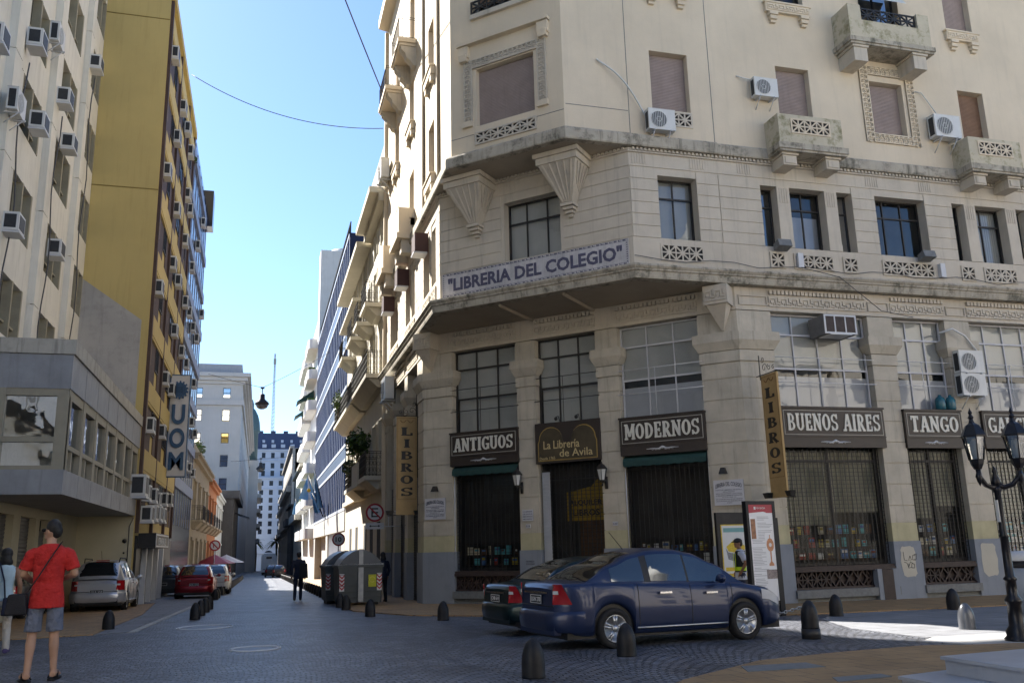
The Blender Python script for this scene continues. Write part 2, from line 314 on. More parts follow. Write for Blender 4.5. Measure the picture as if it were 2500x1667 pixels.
# ================================================================== corner building
XA, YB = 5.35, 22.3; C0, C2, C3 = 35.55, 32.4, 30.45; XE, YE = 30.0, 40.0; r2 = math.sqrt(2)
FB = Fr((0,YB,0), (1,0,0), (0,-1,0)); FA = Fr((XA,0,0), (0,1,0), (-1,0,0))
def FC(c): return Fr((XA, c-XA, 0), (1,-1,0), (-1,-1,0))
cu = lambda x: (x-XA)*r2
def path(c, d, ya=YE, xb=XE):
    return [(XA-d, ya), (XA-d, c-d*r2-(XA-d)), (c-d*r2-(YB-d), YB-d), (xb, YB-d)]
def sweep(mb, c, prof, ya=YE, xb=XE):
    rows = [[Vector((x, y, z)) for x, y in path(c, d, ya, xb)] for d, z in prof]
    for i in range(len(rows)-1):
        for k in range(3): mb.quad(rows[i][k], rows[i][k+1], rows[i+1][k+1], rows[i+1][k])
    for k in (0, 3): mb.add([r[k] for r in rows], [tuple(range(len(rows)))])
CBd = thing('corner_building', 'big cream stucco corner building with a cut corner, bookshop on its ground floor', 'building', (XA+2.5, YB+2.5, -.5))
def P_(name, mb, m, label=None): return mb.build(name, m, CBd, label)
KEY = ['###########', '..........#', '.########.#', '.#......#.#', '.#.####.#.#', '.#.##...#.#', '.#.######.#'][::1]
def key_rows(n, flip=False):
    # grooves of a running meander: '.' is groove
    k = ['############', '#......#.###', '#.####.#.#..', '#.#..#.#.#.#', '#.#.##.#.#.#', '#.#....#...#', '############']
    k = ['############',
         '#########.##',
         '#......##.##',
         '#.####.##.##',
         '#.####.##...',
         '...#.#.#####',
         '####.#......',
         '############']
    return [r*n for r in k]
# ---- walls of each storey
mb = MB(); mb.fr = FB
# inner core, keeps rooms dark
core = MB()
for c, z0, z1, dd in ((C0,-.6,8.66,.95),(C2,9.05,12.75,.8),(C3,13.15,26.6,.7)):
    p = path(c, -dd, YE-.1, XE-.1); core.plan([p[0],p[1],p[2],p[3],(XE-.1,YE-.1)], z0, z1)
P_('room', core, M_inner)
holesB2 = [(11.0,12.28,10.0,11.98),(14.44,17.72,10.0,11.98),(18.57,20.48,10.0,11.98),(21.55,24.6,10.0,11.98),(25.6,27.4,10,11.98)]
holesC2 = [(cu(7.07),cu(8.46),10.0,11.94)]
holesA2 = [(27.75,28.55,10.0,11.98),(28.95,30.1,10.0,11.98),(32.0,32.75,10.0,11.98),(33.1,34.2,10.0,11.98),(36.4,38.6,10.0,11.98)]
w2 = MB(FB); wall(w2, C2-YB, XE, 9.0, 12.75, holesB2, .42, -.025)
w2.fr = FC(C2); wall(w2, 0, (C2-XA-YB)*r2, 9.0, 12.75, holesC2, .42, -.025)
w2.fr = FA; wall(w2, C2-XA, YE, 9.0, 12.75, holesA2, .42, -.025)
# rusticated courses between the openings
def courses(mb, u0, u1, z0, z1, h, d0, d1, gap=.022):
    z = z0
    while z < z1-.05: mb.box(u0, u1, d0, d1, z, min(z+h, z1)-gap); z += h
w2.fr = FB
for a, b in ((10.12,11.0),(12.28,13.0),(13.03,14.44),(17.72,18.57),(20.48,21.55),(24.6,25.6)): courses(w2, a, b, 10.0, 12.2, .367, -.03, 0.0)
w2.fr = FC(C2); LC2 = (C2-XA-YB)*r2
for a, b in ((.0,cu(7.0)),(cu(8.55),LC2-.01)): courses(w2, a, b, 10.0, 12.2, .367, -.03, 0.0)
w2.fr = FA
for a, b in ((27.1,27.75),(28.55,28.95),(30.1,32.0),(32.75,33.1),(34.2,36.4),(38.6,40)): courses(w2, a, b, 10.0, 12.2, .367, -.03, 0.0)
w2.fr = FB
for a in (15.02,16.72,22.05,23.72):      # fluted piers inside the triple windows
    w2.box(a, a+.44, -.40, -.004, 10.0, 11.98)
    for k in range(4): w2.box(a+.075+k*.085, a+.115+k*.085, -.01, .012, 11.45, 11.93)
    w2.box(a-.01, a+.45, -.39, .006, 10.0, 10.22)
for a in (10.2,12.1,13.7,18.3,20.35):    # flutes of the architrave
    for k in range(6): w2.box(a+k*.085, a+.045+k*.085, -.01, .015, 12.28, 12.62)
sweep(w2, C2, [(-.02,9.0),(.0,9.0),(.0,9.98),(-.02,9.98)]); sweep(w2, C2, [(-.02,12.215),(.0,12.215),(.0,12.62),(.06,12.64),(.06,12.68),(-.02,12.68)])
# sill lattices: star bars over a dark sheet that paints the recess shade
def lattice(mb, u0, u1, z0, z1, n, d=0.0, proud=.03, sunk=None):
    h = z1-z0; wd = (u1-u0)/n
    mb.box(u0-.05, u1+.05, d-.01, d+proud, z1, z1+.05); mb.box(u0-.05, u1+.05, d-.01, d+proud, z0-.05, z0)
    mb.box(u0-.05, u0, d-.01, d+proud, z0, z1); mb.box(u1, u1+.05, d-.01, d+proud, z0, z1)
    for k in range(n):
        a = u0+k*wd; c = a+wd/2; t = .045; e = k*.0004
        mb.bar((a,z0),(a+wd,z1), t, d-.01, d+proud*.88+e); mb.bar((a,z1),(a+wd,z0), t, d-.01, d+proud*.90+e)
        mb.bar((a,z0+h/2),(a+wd,z0+h/2), t, d-.01, d+proud*.92+e); mb.bar((c,z0),(c,z1), t, d-.01, d+proud*.94+e)
        if k: mb.box(a-.02, a+.02, d-.01, d+proud*.96, z0, z1)
def lat_panel(fr, u0, u1, z0, z1, n, d=0.0, pr=.045):
    lat = MB(fr); bak = MB(fr); lattice(lat, u0, u1, z0, z1, n, d, pr); bak.box(u0, u1, d-.005, d+.004, z0, z1); o = P_('sill_lattice', lat, M_stone); bak.build('backing', M_dark, o)
for a, b, n in ((14.6,15.02,1),(15.42,16.72,3),(17.16,17.6,1),(18.6,20.45,4),(21.6,22.05,1),(22.5,23.72,3),(24.2,24.6,1)): lat_panel(FB, a, b, 9.36, 9.76, n)
lat_panel(FB, 11.0, 12.3, 9.36, 9.78, 3, 0, .02)
for a, b, n in ((27.75,28.55,2),(28.95,30.1,3),(32.0,32.75,2),(33.1,34.2,3),(36.4,38.6,5)): lat_panel(FA, a, b, 9.36, 9.76, n)
P_('wall', w2, M_stone)
# ---- upper wall
holesB3 = [(10.99,12.27,14.14,16.1),(15.4,16.62,14.2,16.16),(18.9,20.2,14.22,16.08),(22.48,23.54,14.2,16.18),
           (10.99,12.27,18.5,20.4),(15.3,16.7,18.42,20.4),(18.9,20.5,17.5,20.2),(22.42,23.53,18.42,20.4),(26.0,27.4,14.2,16.1)]
holesC3 = [(cu(6.02),cu(7.47),14.03,15.98),(cu(6.02),cu(7.47),17.9,20.4)]
holesA3 = [(27.9,29.0,13.95,16.0),(32.2,33.3,13.95,16.0),(36.2,37.4,13.95,16.0),(27.9,29.0,18.05,20.05),(32.2,33.3,18.05,20.05),(36.2,37.4,18.05,20.05),(27.9,29.0,22.05,24.0),(32.0,33.2,21.6,24.1),(36.0,37.2,21.6,24.1)]
w3 = MB(FB); wall(w3, C3-YB, XE, 13.15, 26.8, holesB3, .34)
w3.fr = FC(C3); wall(w3, 0, (C3-XA-YB)*r2, 13.15, 26.8, holesC3, .30)
w3.fr = FA; wall(w3, C3-XA, YE, 13.15, 26.8, holesA3, .3)
sweep(w3, C3, [(0,26.8),(.5,26.9),(.5,27.4),(-.3,27.4)])
w3.plan([(XE-.05,YB+.4),(XE+.2,YB+.4),(XE+.2,YE),(XE-.05,YE)], -.6, 26.7); w3.plan([(XA+.1,C3-XA+.2),(C3-YB+.2,YB+.1),(XE,YB+.1),(XE,YE),(XA+.1,YE)], 26.6, 26.75); w3.plan([(5.2,YE+.005),(XE+.01,YE+.005),(XE+.01,YE+.2),(5.2,YE+.2)], -.6, 26.8)
P_('upper_wall', w3, M_cream)
tr = MB(FB); tr.cm = 0                    # thin dark joints and down pipe seams
for u in (10.2,13.0): tr.box(u, u+.022, 0, .006, 13.2, 26)
tr.box(8.2, 10.18, 0, .006, 13.96, 13.98); tr.fr = FC(C3); tr.box(0, cu(5.95), 0, .006, 13.78, 13.8); tr.box(cu(7.5), 3.95, 0, .006, 13.78, 13.8)
P_('wall_joint', tr, M_granite)
pp = MB()
for y in (26.95, 29.8): pp.tube([(XA-.05,y,13.2),(XA-.05,y,26.6)], .05, 6)
P_('down_pipe', pp, M_soffit)
# ---- cornices
co1 = MB(); sweep(co1, C2, [(-.1,8.66),(.26,8.66),(.28,8.72),(.30,8.86),(.34,8.88),(.34,8.93),(.36,8.94),(.40,9.0),(.38,9.06),(-.1,9.1)]); P_('cornice', co1, M_ledge)
co2 = MB(); sweep(co2, C3, [(-.2,12.78),(.18,12.78),(.2,12.82),(.2,13.1),(.16,13.17),(-.1,13.19)], YE, 10.22)
def sweepB(mb, x0, x1, prof):
    rows = [[Vector((x0, YB-d, z)), Vector((x1, YB-d, z))] for d, z in prof]
    for i in range(len(rows)-1): mb.quad(rows[i][0], rows[i][1], rows[i+1][1], rows[i+1][0])
    for k in (0,1): mb.add([r[k] for r in rows], [tuple(range(len(rows)))])
sweepB(co2, 10.225, 13.0, [(-.05,12.78),(.18,12.78),(.2,12.82),(.2,13.1),(.14,13.17),(-.1,13.19)]); sweepB(co2, 13.02, XE, [(-.05,12.78),(.15,12.78),(.17,12.82),(.17,13.08),(.12,13.15),(-.1,13.17)])
P_('cornice', co2, M_ledge)
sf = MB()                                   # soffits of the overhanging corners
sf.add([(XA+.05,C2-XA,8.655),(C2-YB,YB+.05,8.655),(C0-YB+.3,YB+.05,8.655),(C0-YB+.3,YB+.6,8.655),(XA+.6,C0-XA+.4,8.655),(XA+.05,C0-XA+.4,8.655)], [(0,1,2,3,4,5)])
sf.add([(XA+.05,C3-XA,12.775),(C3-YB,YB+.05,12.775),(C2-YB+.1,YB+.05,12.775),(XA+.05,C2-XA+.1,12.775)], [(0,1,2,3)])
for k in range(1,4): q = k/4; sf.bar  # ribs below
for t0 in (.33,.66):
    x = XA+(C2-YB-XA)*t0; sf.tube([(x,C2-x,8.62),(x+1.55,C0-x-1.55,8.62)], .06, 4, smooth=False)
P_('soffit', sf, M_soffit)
bd = MB(); sweep(bd, C2, [(-.01,12.70),(.05,12.70),(.05,12.755),(-.01,12.755)]); bd.fr = FB                        # bead moulding under the upper cornice
x = 10.2
while x < 25.6: bd.box(x, x+.07, -.01, .10, 12.69, 12.765); x += .13
bd.fr = FC(C2); x = .05
while x < LC2-.1: bd.box(x, x+.07, -.01, .10, 12.69, 12.765); x += .13
bd.fr = FA; x = 27.1
while x < 39.9: bd.box(x, x+.07, -.01, .10, 12.69, 12.765); x += .13
P_('bead_moulding', bd, M_stone)
# ---- frieze with meander and dentils
fz = MB(); sweep(fz, C0, [(-.3,7.95),(.04,7.95),(.04,8.02),(.0,8.03),(.0,8.655)])
KR = key_rows(1)
def key_run(mb, u0, u1, z0, z1, d0, d1):
    n = max(1, round((u1-u0)/.36)); rows = key_rows(n); mb.relief(rows, u0, z0, (u1-u0)/len(rows[0]), (z1-z0)/len(rows), d0, d1)
def dent(mb, u0, u1, z0, z1, d0, d1, st=.135):
    n = round((u1-u0)/st); s_ = (u1-u0)/n
    for k in range(n): mb.box(u0+k*s_+.02, u0+k*s_+s_-.02, d0, d1, z0, z1)
fz.fr = FB; xs = [(14.35,17.72),(18.62,20.62),(21.5,24.6),(25.4,29)]
for a, b in xs: key_run(fz, a, b, 8.08, 8.40, .004, .045); dent(fz, a, b, 8.46, 8.58, 0, .09)
for a, b in ((13.35,14.3),(17.8,18.55),(20.7,21.43),(24.7,25.3)): fz.box(a, b, 0, .045, 8.10, 8.13); fz.box(a, b, 0, .045, 8.37, 8.40); fz.box(a, a+.03, 0, .045, 8.13, 8.37); fz.box(b-.03, b, 0, .045, 8.13, 8.37)
FC0 = FC(C0); fz.fr = FC0; LC0 = (C0-XA-YB)*r2
cs = [(1.2,3.75),(4.45,6.65),(7.37,10.0)]
for a, b in cs: key_run(fz, a, b, 8.08, 8.40, .004, .045); dent(fz, a, b, 8.46, 8.58, 0, .09)
fz.fr = FA
for a, b in ((31.3,33.6),(34.3,36.8),(37.4,39.6)): key_run(fz, a, b, 8.08, 8.40, .004, .045); dent(fz, a, b, 8.46, 8.58, 0, .09)
P_('frieze', fz, M_stone)
# ---- piers of the ground floor
SK = 1.2; YT = 1.72                        # painted skirting and yellow band
def pier(polyf, cap=True, blob=None):
    """polyf(off) -> plan polygon grown outwards by off"""
    a = MB(); z = YT+.02
    a.plan(polyf(-.03), -.8, 7.95)
    hs = [.62]*8; z = YT
    for h in (.50,.62,.62,.62,.62,.62,.62,.46): a.plan(polyf(0), z+.012, z+h-.012); z += h
    a.plan(polyf(.03), 6.42, 6.74)
    lo, hi = polyf(.04), polyf(.17); n = len(lo)
    a.add([(x,y,6.76) for x,y in lo]+[(x,y,7.02) for x,y in hi]+[(x,y,7.28) for x,y in hi], [tuple(range(n))[::-1]]+[(i,(i+1)%n,n+(i+1)%n,n+i) for i in range(n)]+[(n+i,n+(i+1)%n,2*n+(i+1)%n,2*n+i) for i in range(n)]+[tuple(range(2*n,3*n))])
    a.plan(polyf(.02), 7.3, 7.93)
    P_('pier', a, M_pier)
    b = MB(); b.plan(polyf(.004), SK, YT); P_('painted_band', b, M_yel)
    k = MB(); k.plan(polyf(.035), -.7, SK-.004); P_('skirting', k, M_blue)
def rectp(fr, u0, u1, d0=-.35):
    def f(o):
        a, b, c, e = fr.p(u0-o,o,0), fr.p(u1+o,o,0), fr.p(u1+o,d0,0), fr.p(u0-o,d0,0); return [(q.x,q.y) for q in (a,b,c,e)]
    return f
for a, b in ((17.75,18.62),(20.6,21.5),(24.55,25.45),(28.4,29.3)): pier(rectp(FB, a, b))
for a, b in ((3.75,4.45),(6.65,7.37)): pier(rectp(FC0, a, b))
for a, b in ((33.6,34.3),(36.8,37.4),(39.5,40)): pier(rectp(FA, a, b))
def colB(o):
    t = math.tan(R(22.5))*o
    s = FC0.p(10.0-o, o, 0); m = (C0-YB-t if False else C0-o*r2-(YB-o), YB-o); e = (14.35+o, YB-o)
    q = FC0.p(10.0-o, -.35, 0)
    return [(s.x,s.y), m, e, (14.35+o,YB+.35), (13.4,YB+.35), (q.x,q.y)]
def colA(o):
    s = FC0.p(1.2+o, o, 0); m = (XA-o, C0-o*r2-(XA-o)); q = FC0.p(1.2+o, -.35, 0)
    return [(XA-o, 31.3+o), m, (s.x,s.y), (q.x,q.y), (XA+.35, C0-XA+.5-.3), (XA+.35, 31.3+o)]
pier(colB); pier(colA)
# greek corbels below the overhang
def corbel(fr, u, mirror=1):
    a = MB(fr); a.box(u-.36, u+.36, 0, .62, 8.05, 8.62); key_run(a, u-.3, u+.3, 8.14, 8.5, .622, .66)
    a.add([fr.p(u-.30,0,8.05), fr.p(u+.30,0,8.05), fr.p(u+.30,.55,8.05), fr.p(u-.30,.55,8.05), fr.p(u-.03,0,7.35), fr.p(u+.03,0,7.35), fr.p(u+.03,.08,7.35), fr.p(u-.03,.08,7.35)],
          [(0,1,5,4),(1,2,6,5),(2,3,7,6),(3,0,4,7),(4,5,6,7)])
    P_('corbel', a, M_stone)
corbel(FC0, 10.75); corbel(FC0, .35)
# inverted pyramid brackets under the second overhang
def pyramid(fr, u):
    a = MB(fr); W_, D_ = .62, .95; z1, z0 = 12.42, 11.35
    a.box(u-W_-.12, u+W_+.12, 0, D_+.12, 12.62, 12.76); a.box(u-W_-.05, u+W_+.05, 0, D_+.05, z1, 12.62)
    a.add([fr.p(u-W_,0,z1), fr.p(u+W_,0,z1), fr.p(u+W_,D_,z1), fr.p(u-W_,D_,z1), fr.p(u-.16,0,z0), fr.p(u+.16,0,z0), fr.p(u+.16,.3,z0), fr.p(u-.16,.3,z0)], [(0,1,5,4),(1,2,6,5),(2,3,7,6),(3,0,4,7)])
    for k in range(5):                                             # ribs on the front face
        t = (k-2)/2.6; p0 = fr.p(u+t*W_, D_+.015, z1-.02); p1 = fr.p(u+t*.16, .315, z0+.04); a.tube([p0,p1], .028, 4, smooth=False)
    for sd_ in (-1,1):
        for k in range(4):
            t = (k+.6)/4.4; p0 = fr.p(u+sd_*(W_+.01), t*D_, z1-.05); q = 1-.25*k/3; p1 = fr.p(u+sd_*((W_-.16)*(1-.75*q)+.17), t*D_*(1-.7*q)+.01, z1-(z1-z0)*.75*q); a.tube([p0,p1], .022, 4, smooth=False)
    for k in range(4): a.box(u-.22+k*.05, u+.22-k*.05, 0, .36-k*.08, z0-.10*(k+1), z0-.10*k-.015)
    P_('bracket', a, M_stone)
pyramid(Fr(FC(C2).o, FC(C2).u, FC(C2).n), cu(8.75)); pyramid(FC(C2), cu(6.4))
# ================================================================== openings of the corner building
def win(root, fr, u0, u1, z0, z1, d, us=(), zs=(), fm=None, gm=None, back=None, bd=.08, w=.045, backz=(0,1), label=None):
    a = MB(fr); frame_bars(a, u0, u1, z0, z1, d, us, zs, w); o = a.build('window', fm or M_wood, root, label)
    g = MB(fr); g.rect(u0+w*.5, u1-w*.5, z0+w*.5, z1-w*.5, d-.012); g.build('pane', gm or G_win, o)
    if back:
        b = MB(fr); hz = z1-z0; b.box(u0+.02, u1-.02, d-bd-.03, d-bd, z0+hz*backz[0]+.01, z0+hz*backz[1]-.01); b.build('blind', back, o)
    return o
def curtain(root, fr, u0, u1, z0, z1, d, m, folds=14):
    n = folds*4; rows = []
    for z in (z0, z1): rows.append([fr.p(u0+(u1-u0)*i/n, d+.03*math.sin(i*math.pi/2*1.0+.4*math.sin(i)), z) for i in range(n+1)])
    b = MB(); b.grid(rows); return b.build('curtain', m, root)
def shutter(root, fr, u0, u1, z0, z1, d, m, st=.05):
    a = MB(fr); n = int((z1-z0)/st); P = fr.p; pr = []
    for k in range(n):
        za = z0+(z1-z0)*k/n; zb = z0+(z1-z0)*(k+1)/n; pr += [(d-.012, za), (d+.006, za+.3*(zb-za)), (d+.008, za+.75*(zb-za)), (d-.012, zb-.002)]
    a.grid([[P(u0,q,z), P(u1,q,z)] for q, z in pr], smooth=False)
    a.box(u0, u1, d-.03, d+.02, z0, z0+.05) ; return a.build('shutter', m, root)
def railing(root, pts, h, m, name='railing', st=.11, r=.008, orn=False, base=0.0):
    """iron railing along a polyline of base points"""
    a = MB(); pts = [Vector(p) for p in pts]
    for zz in (h, h-.09, .05): a.tube([p+Vector((0,0,zz+base)) for p in pts], r*1.5, 4, smooth=False)
    for p, q in zip(pts, pts[1:]):
        L_ = (q-p).length; n = max(1, int(L_/st)); dr = (q-p)/n
        for k in range(n+1):
            b = p+dr*k; a.tube([b+Vector((0,0,base)), b+Vector((0,0,h+base))], r, 4, smooth=False)
            if orn and k < n:
                c = b+dr*.5; e = dr.normalized(); rr = min(st*.46, .06)
                for zc in (.22*h, .5*h, .78*h):
                    a.tube([c+e*rr*math.cos(t*.7854)+Vector((0,0,zc+base+rr*1.6*math.sin(t*.7854))) for t in range(9)], r*.9, 3, cap=False, smooth=False)
    return a.build(name, m, root)
# second storey windows
def w2win(a, b, us, zs=(.70,), back=None, **k): return win(CBd, FB, a, b, 10.0, 11.98, -.38, us, zs, gm=G_up, back=back, **k)
w2win(11.0, 12.28, (.5,), back=M_blind, bd=.1)
w2win(14.44, 15.02, (), back=None); w2win(15.46, 16.72, (.5,), back=M_panel, bd=.14, backz=(.0,.62)); w2win(17.16, 17.72, ())
w2win(18.57, 20.48, (.28,.64), back=None)
for a, b, u in ((21.55,22.05,()),(22.49,23.72,(.4,)),(24.16,24.6,())):
    o = w2win(a, b, u); curtain(o, FB, a+.03, b-.03, 10.02, 11.95, -.5, M_blind, int((b-a)*11))
w2win(25.6, 27.4, (.5,))
win(CBd, FC(C2), cu(7.07), cu(8.46), 10.0, 11.94, -.36, (.33,.7), (.66,), back=M_blind, bd=.1)
for a, b, z0, z1 in holesA2: win(CBd, FA, a, b, z0, z1, -.32, (.5,), (.7,))
# upper windows
shutter(CBd, FB, 10.99, 12.27, 14.14, 16.08, -.24, M_shut); shutter(CBd, FB, 15.4, 16.62, 14.2, 16.14, -.24, M_shut); shutter(CBd, FB, 18.9, 20.2, 14.22, 16.06, -.24, M_shut)
shutter(CBd, FB, 22.48, 23.54, 14.2, 16.16, -.24, M_shutb); shutter(CBd, FB, 22.42, 23.53, 18.42, 20.4, -.24, M_shut); shutter(CBd, FB, 26.0, 27.4, 14.2, 16.1, -.24, M_shut)
shutter(CBd, FC(C3), cu(6.02), cu(7.47), 14.03, 15.96, -.2, M_shut); shutter(CBd, FC(C3), cu(6.02), cu(7.47), 18.25, 20.4, -.2, M_shutb); shutter(CBd, FB, 10.99, 12.27, 18.5, 20.4, -.24, M_shut)
for a, b, z0, z1 in holesA3: shutter(CBd, FA, a, b, z0, z1, -.2, M_shut)
win(CBd, FB, 15.3, 16.7, 18.42, 20.4, -.25, (.5,)); win(CBd, FB, 18.9, 20.5, 17.5, 20.2, -.28, (.5,))
# guilloche frames
def guilloche(fr, u0, u1, z0, z1, w, d=0.0, sides='LRTB'):
    a = MB(fr); t = .035
    def rib(ua, ub, za, zb): a.box(ua, ub, d-.01, d+.06, za, zb)
    segs = []
    if 'L' in sides: segs.append((u0, u0+w, z0, z1, 1))
    if 'R' in sides: segs.append((u1-w, u1, z0, z1, 1))
    if 'T' in sides: segs.append((u0+w, u1-w, z1-w, z1, 0))
    if 'B' in sides: segs.append((u0+w, u1-w, z0, z0+w, 0))
    for ua, ub, za, zb, vert in segs:
        a.box(ua, ub, d-.01, d+.02, za, zb)
        if vert: rib(ua, ua+t, za, zb); rib(ub-t, ub, za, zb)
        else: rib(ua, ub, za, za+t); rib(ua, ub, zb-t, zb)
        L_ = (zb-za) if vert else (ub-ua); n = max(1, round(L_/(w*.55))); st = L_/n; cc = (ua+ub)/2; cz = (za+zb)/2
        for k in range(n):
            q = (k+.5)*st; u, z = (cc, za+q) if vert else (ua+q, cz); r = w*.30
            a.tube([fr.p(u+r*math.cos(i*math.pi/4), d+.03, z+r*math.sin(i*math.pi/4)) for i in range(9)], .024, 4, cap=False)
            a.box(u-.025, u+.025, d, d+.05, z-.025, z+.025)
            s1 = w*.42
            for sg in (-1,1):
                uu, zz = (u+sg*s1*.72, z+st/2) if vert else (u+st/2, z+sg*s1*.72); a.box(uu-.03, uu+.03, d, d+.055, zz-.03, zz+.03)
    P_('ornate_frame', a, M_stone if fr is not FB else M_cream)
guilloche(FB, 18.55, 20.66, 13.86, 16.62, .32)
guilloche(FC(C3), cu(5.72), cu(7.78), 14.25, 16.32, .30, 0, 'LRT')
hd = MB(FC(C3)); hd.box(cu(5.6), cu(7.9), -.01, .22, 16.82, 16.92); hd.box(cu(5.72), cu(7.78), -.01, .03, 16.33, 16.83)
for u in (cu(5.62), cu(7.62)): hd.box(u, u+.36, -.01, .16, 16.42, 16.80); hd.taper(u+.04, u+.32, -.01, .17, 16.3, 16.5, 0, .04)
P_('window_head', hd, M_cream)
for u in (cu(5.68), cu(7.55)): hd = MB(FC(C3)); hd.box(u, u+.36, -.01, .1, 14.06, 14.24); P_('frame_foot', hd, M_cream)
lat_panel(FC(C3), cu(6.02), cu(7.47), 13.45, 13.77, 4, 0, .05); lat_panel(FB, 11.0, 12.25, 13.66, 14.06, 3, 0, .03)
# meander sills of the top row
for a, b in ((15.2,16.85),(22.3,23.65),(10.9,12.4)):
    s_ = MB(FB); s_.box(a, b, -.01, .13, 18.06, 18.42); s_.box(a-.05, b+.05, -.01, .16, 18.38, 18.44); key_run(s_, a+.05, b-.05, 18.12, 18.34, .131, .155)
    for u in (a+.1, b-.4): s_.box(u, u+.3, -.01, .2, 17.92, 18.04); s_.box(u+.03, u+.27, -.01, .16, 17.78, 17.91); s_.box(u+.06, u+.24, -.01, .1, 17.68, 17.77)
    P_('window_sill', s_, M_cream)
for y in (27.9, 32.2, 36.2):
    for z in (13.9, 18.0):
        s_ = MB(FA); s_.box(y-.15, y+1.25, -.01, .16, z-.36, z); s_.box(y-.18, y+1.28, -.01, .2, z-.06, z)
        for u in (y-.1, y+.95): s_.box(u, u+.22, -.01, .14, z-.6, z-.37)
        P_('window_sill', s_, M_cream)
# balconies on the right face
def box_balcony(x0, x1, z0, z1, dep, brk=True):
    a = MB(FB); a.box(x0, x1, dep-.16, dep, z0, z1); a.box(x0, x0+.16, 0, dep-.16, z0, z1); a.box(x1-.16, x1, 0, dep-.16, z0, z1)
    o = P_('balcony', a, M_moss)
    b = MB(FB); b.box(x0-.1, x1+.1, -.02, dep+.1, z0-.2, z0-.004); b.box(x0-.06, x1+.06, -.02, dep+.06, z0-.27, z0-.2); b.build('slab', M_ledge, o)
    l = MB(FB); q = MB(FB); lattice(l, (x0+x1)/2-.65, (x0+x1)/2+.65, z0+.40, z0+.80, 3, dep, .03); l.build('lattice', M_cream, o); q.box((x0+x1)/2-.65, (x0+x1)/2+.65, dep-.02, dep+.004, z0+.40, z0+.80); q.build('panel', M_dark, o)  # dark sheet paints the shade behind the balcony lattice
    if brk:
        for u in (x0+.12, x1-.62):
            k = MB(FB); k.box(u-.05, u+.52, 0, dep-.05, z0-.34, z0-.275); k.box(u, u+.47, 0, dep-.1, z0-.66, z0-.345); k.box(u+.06, u+.41, dep-.1, dep-.07, z0-.61, z0-.40); k.build('bracket', M_stone, o)
box_balcony(14.8, 17.05, 13.08, 14.06, .75); box_balcony(21.87, 23.98, 13.08, 14.05, .75)
a = MB(FB); x0, x1, z0, z1, dp = 17.75, 20.88, 17.06, 18.25, .85
a.box(x0, x1, dp-.16, dp, z0, 17.72); a.box(x0, x0+.48, dp-.16, dp, 17.72, z1); a.box(x1-.46, x1, dp-.16, dp, 17.72, 18.25); a.box(x0, x0+.16, 0, dp-.16, z0, z1); a.box(x1-.16, x1, 0, dp-.16, z0, 18.25)
o = P_('balcony', a, M_moss); b = MB(FB); b.box(x0-.08, x1+.08, -.02, dp+.06, z0-.16, z0-.004); b.box(x0-.04, x1+.04, -.02, dp+.02, z0-.24, z0-.16); b.build('slab', M_ledge, o)
l = MB(FB); lattice(l, x0+.54, x1-.52, 17.78, 18.16, 4, dp-.1, .03); l.build('railing', M_iron, o)
for u in (x0+.1, x1-.75):
    k = MB(FB); k.box(u-.05, u+.55, 0, dp-.02, z0-.32, z0-.245); k.box(u, u+.5, 0, dp-.06, z0-.80, z0-.325); k.build('bracket', M_stone, o)
aw = MB(FB); aw.add([FB.p(19.0,.0,19.6),FB.p(20.45,.0,19.6),FB.p(20.3,.65,18.75),FB.p(19.0,.65,18.75)], [(0,1,2,3)]); aw.build('raised_shutter', M_blind, o)
# corner balcony railing on the chamfer
a = MB(FC(C3)); a.box(cu(5.93), cu(7.6), -.02, .12, 17.72, 17.88); o = P_('balcony', a, M_stone); l = MB(FC(C3)); lattice(l, cu(5.98), cu(7.55), 17.93, 18.3, 4, .06, .03); l.build('railing', M_iron, o)
# balconies on the street face
def street_balcony(y0, y1, z, dep=.75):
    a = MB(FA); a.box(y0, y1, -.02, dep, z-.18, z); a.box(y0+.06, y1-.06, -.02, dep-.06, z-.3, z-.185); o = P_('balcony', a, M_cream)
    for u in (y0+.1, y1-.5):
        k = MB(FA); pr = [(0,z-.31),(dep-.12,z-.31),(dep-.14,z-.45),(dep-.3,z-.62),(dep-.36,z-.8),(.22,z-.95),(.14,z-1.1),(0,z-1.15)]; f = [FA.p(u,d,q) for d,q in pr]; g = [FA.p(u+.4,d,q) for d,q in pr]; n = len(pr)
        k.add(f+g, [tuple(range(n))[::-1], tuple(range(n,2*n))]+[(i,(i+1)%n,n+(i+1)%n,n+i) for i in range(n)]); k.build('bracket', M_stone, o)
    railing(o, [FA.p(y0+.05,0,z), FA.p(y0+.05,dep-.05,z), FA.p(y1-.05,dep-.05,z), FA.p(y1-.05,0,z)], .95, M_iron, st=.13)
street_balcony(31.55, 33.7, 21.3); street_balcony(35.4, 37.8, 21.3)
for y in (32.05, 36.6):
    a = MB(FA); a.box(y, y+1.9, .5, .62, 13.2, 14.25); a.box(y, y+.12, 0, .5, 13.2, 14.25); a.box(y+1.78, y+1.9, 0, .5, 13.2, 14.25); o = P_('balcony', a, M_cream)
    b = MB(FA); b.box(y-.08, y+1.98, -.02, .7, 12.98, 13.196); b.build('slab', M_cream, o)
    for u in (y+.1, y+1.4): k = MB(FA); k.box(u, u+.4, 0, .5, 12.45, 12.975); k.build('bracket', M_stone, o)
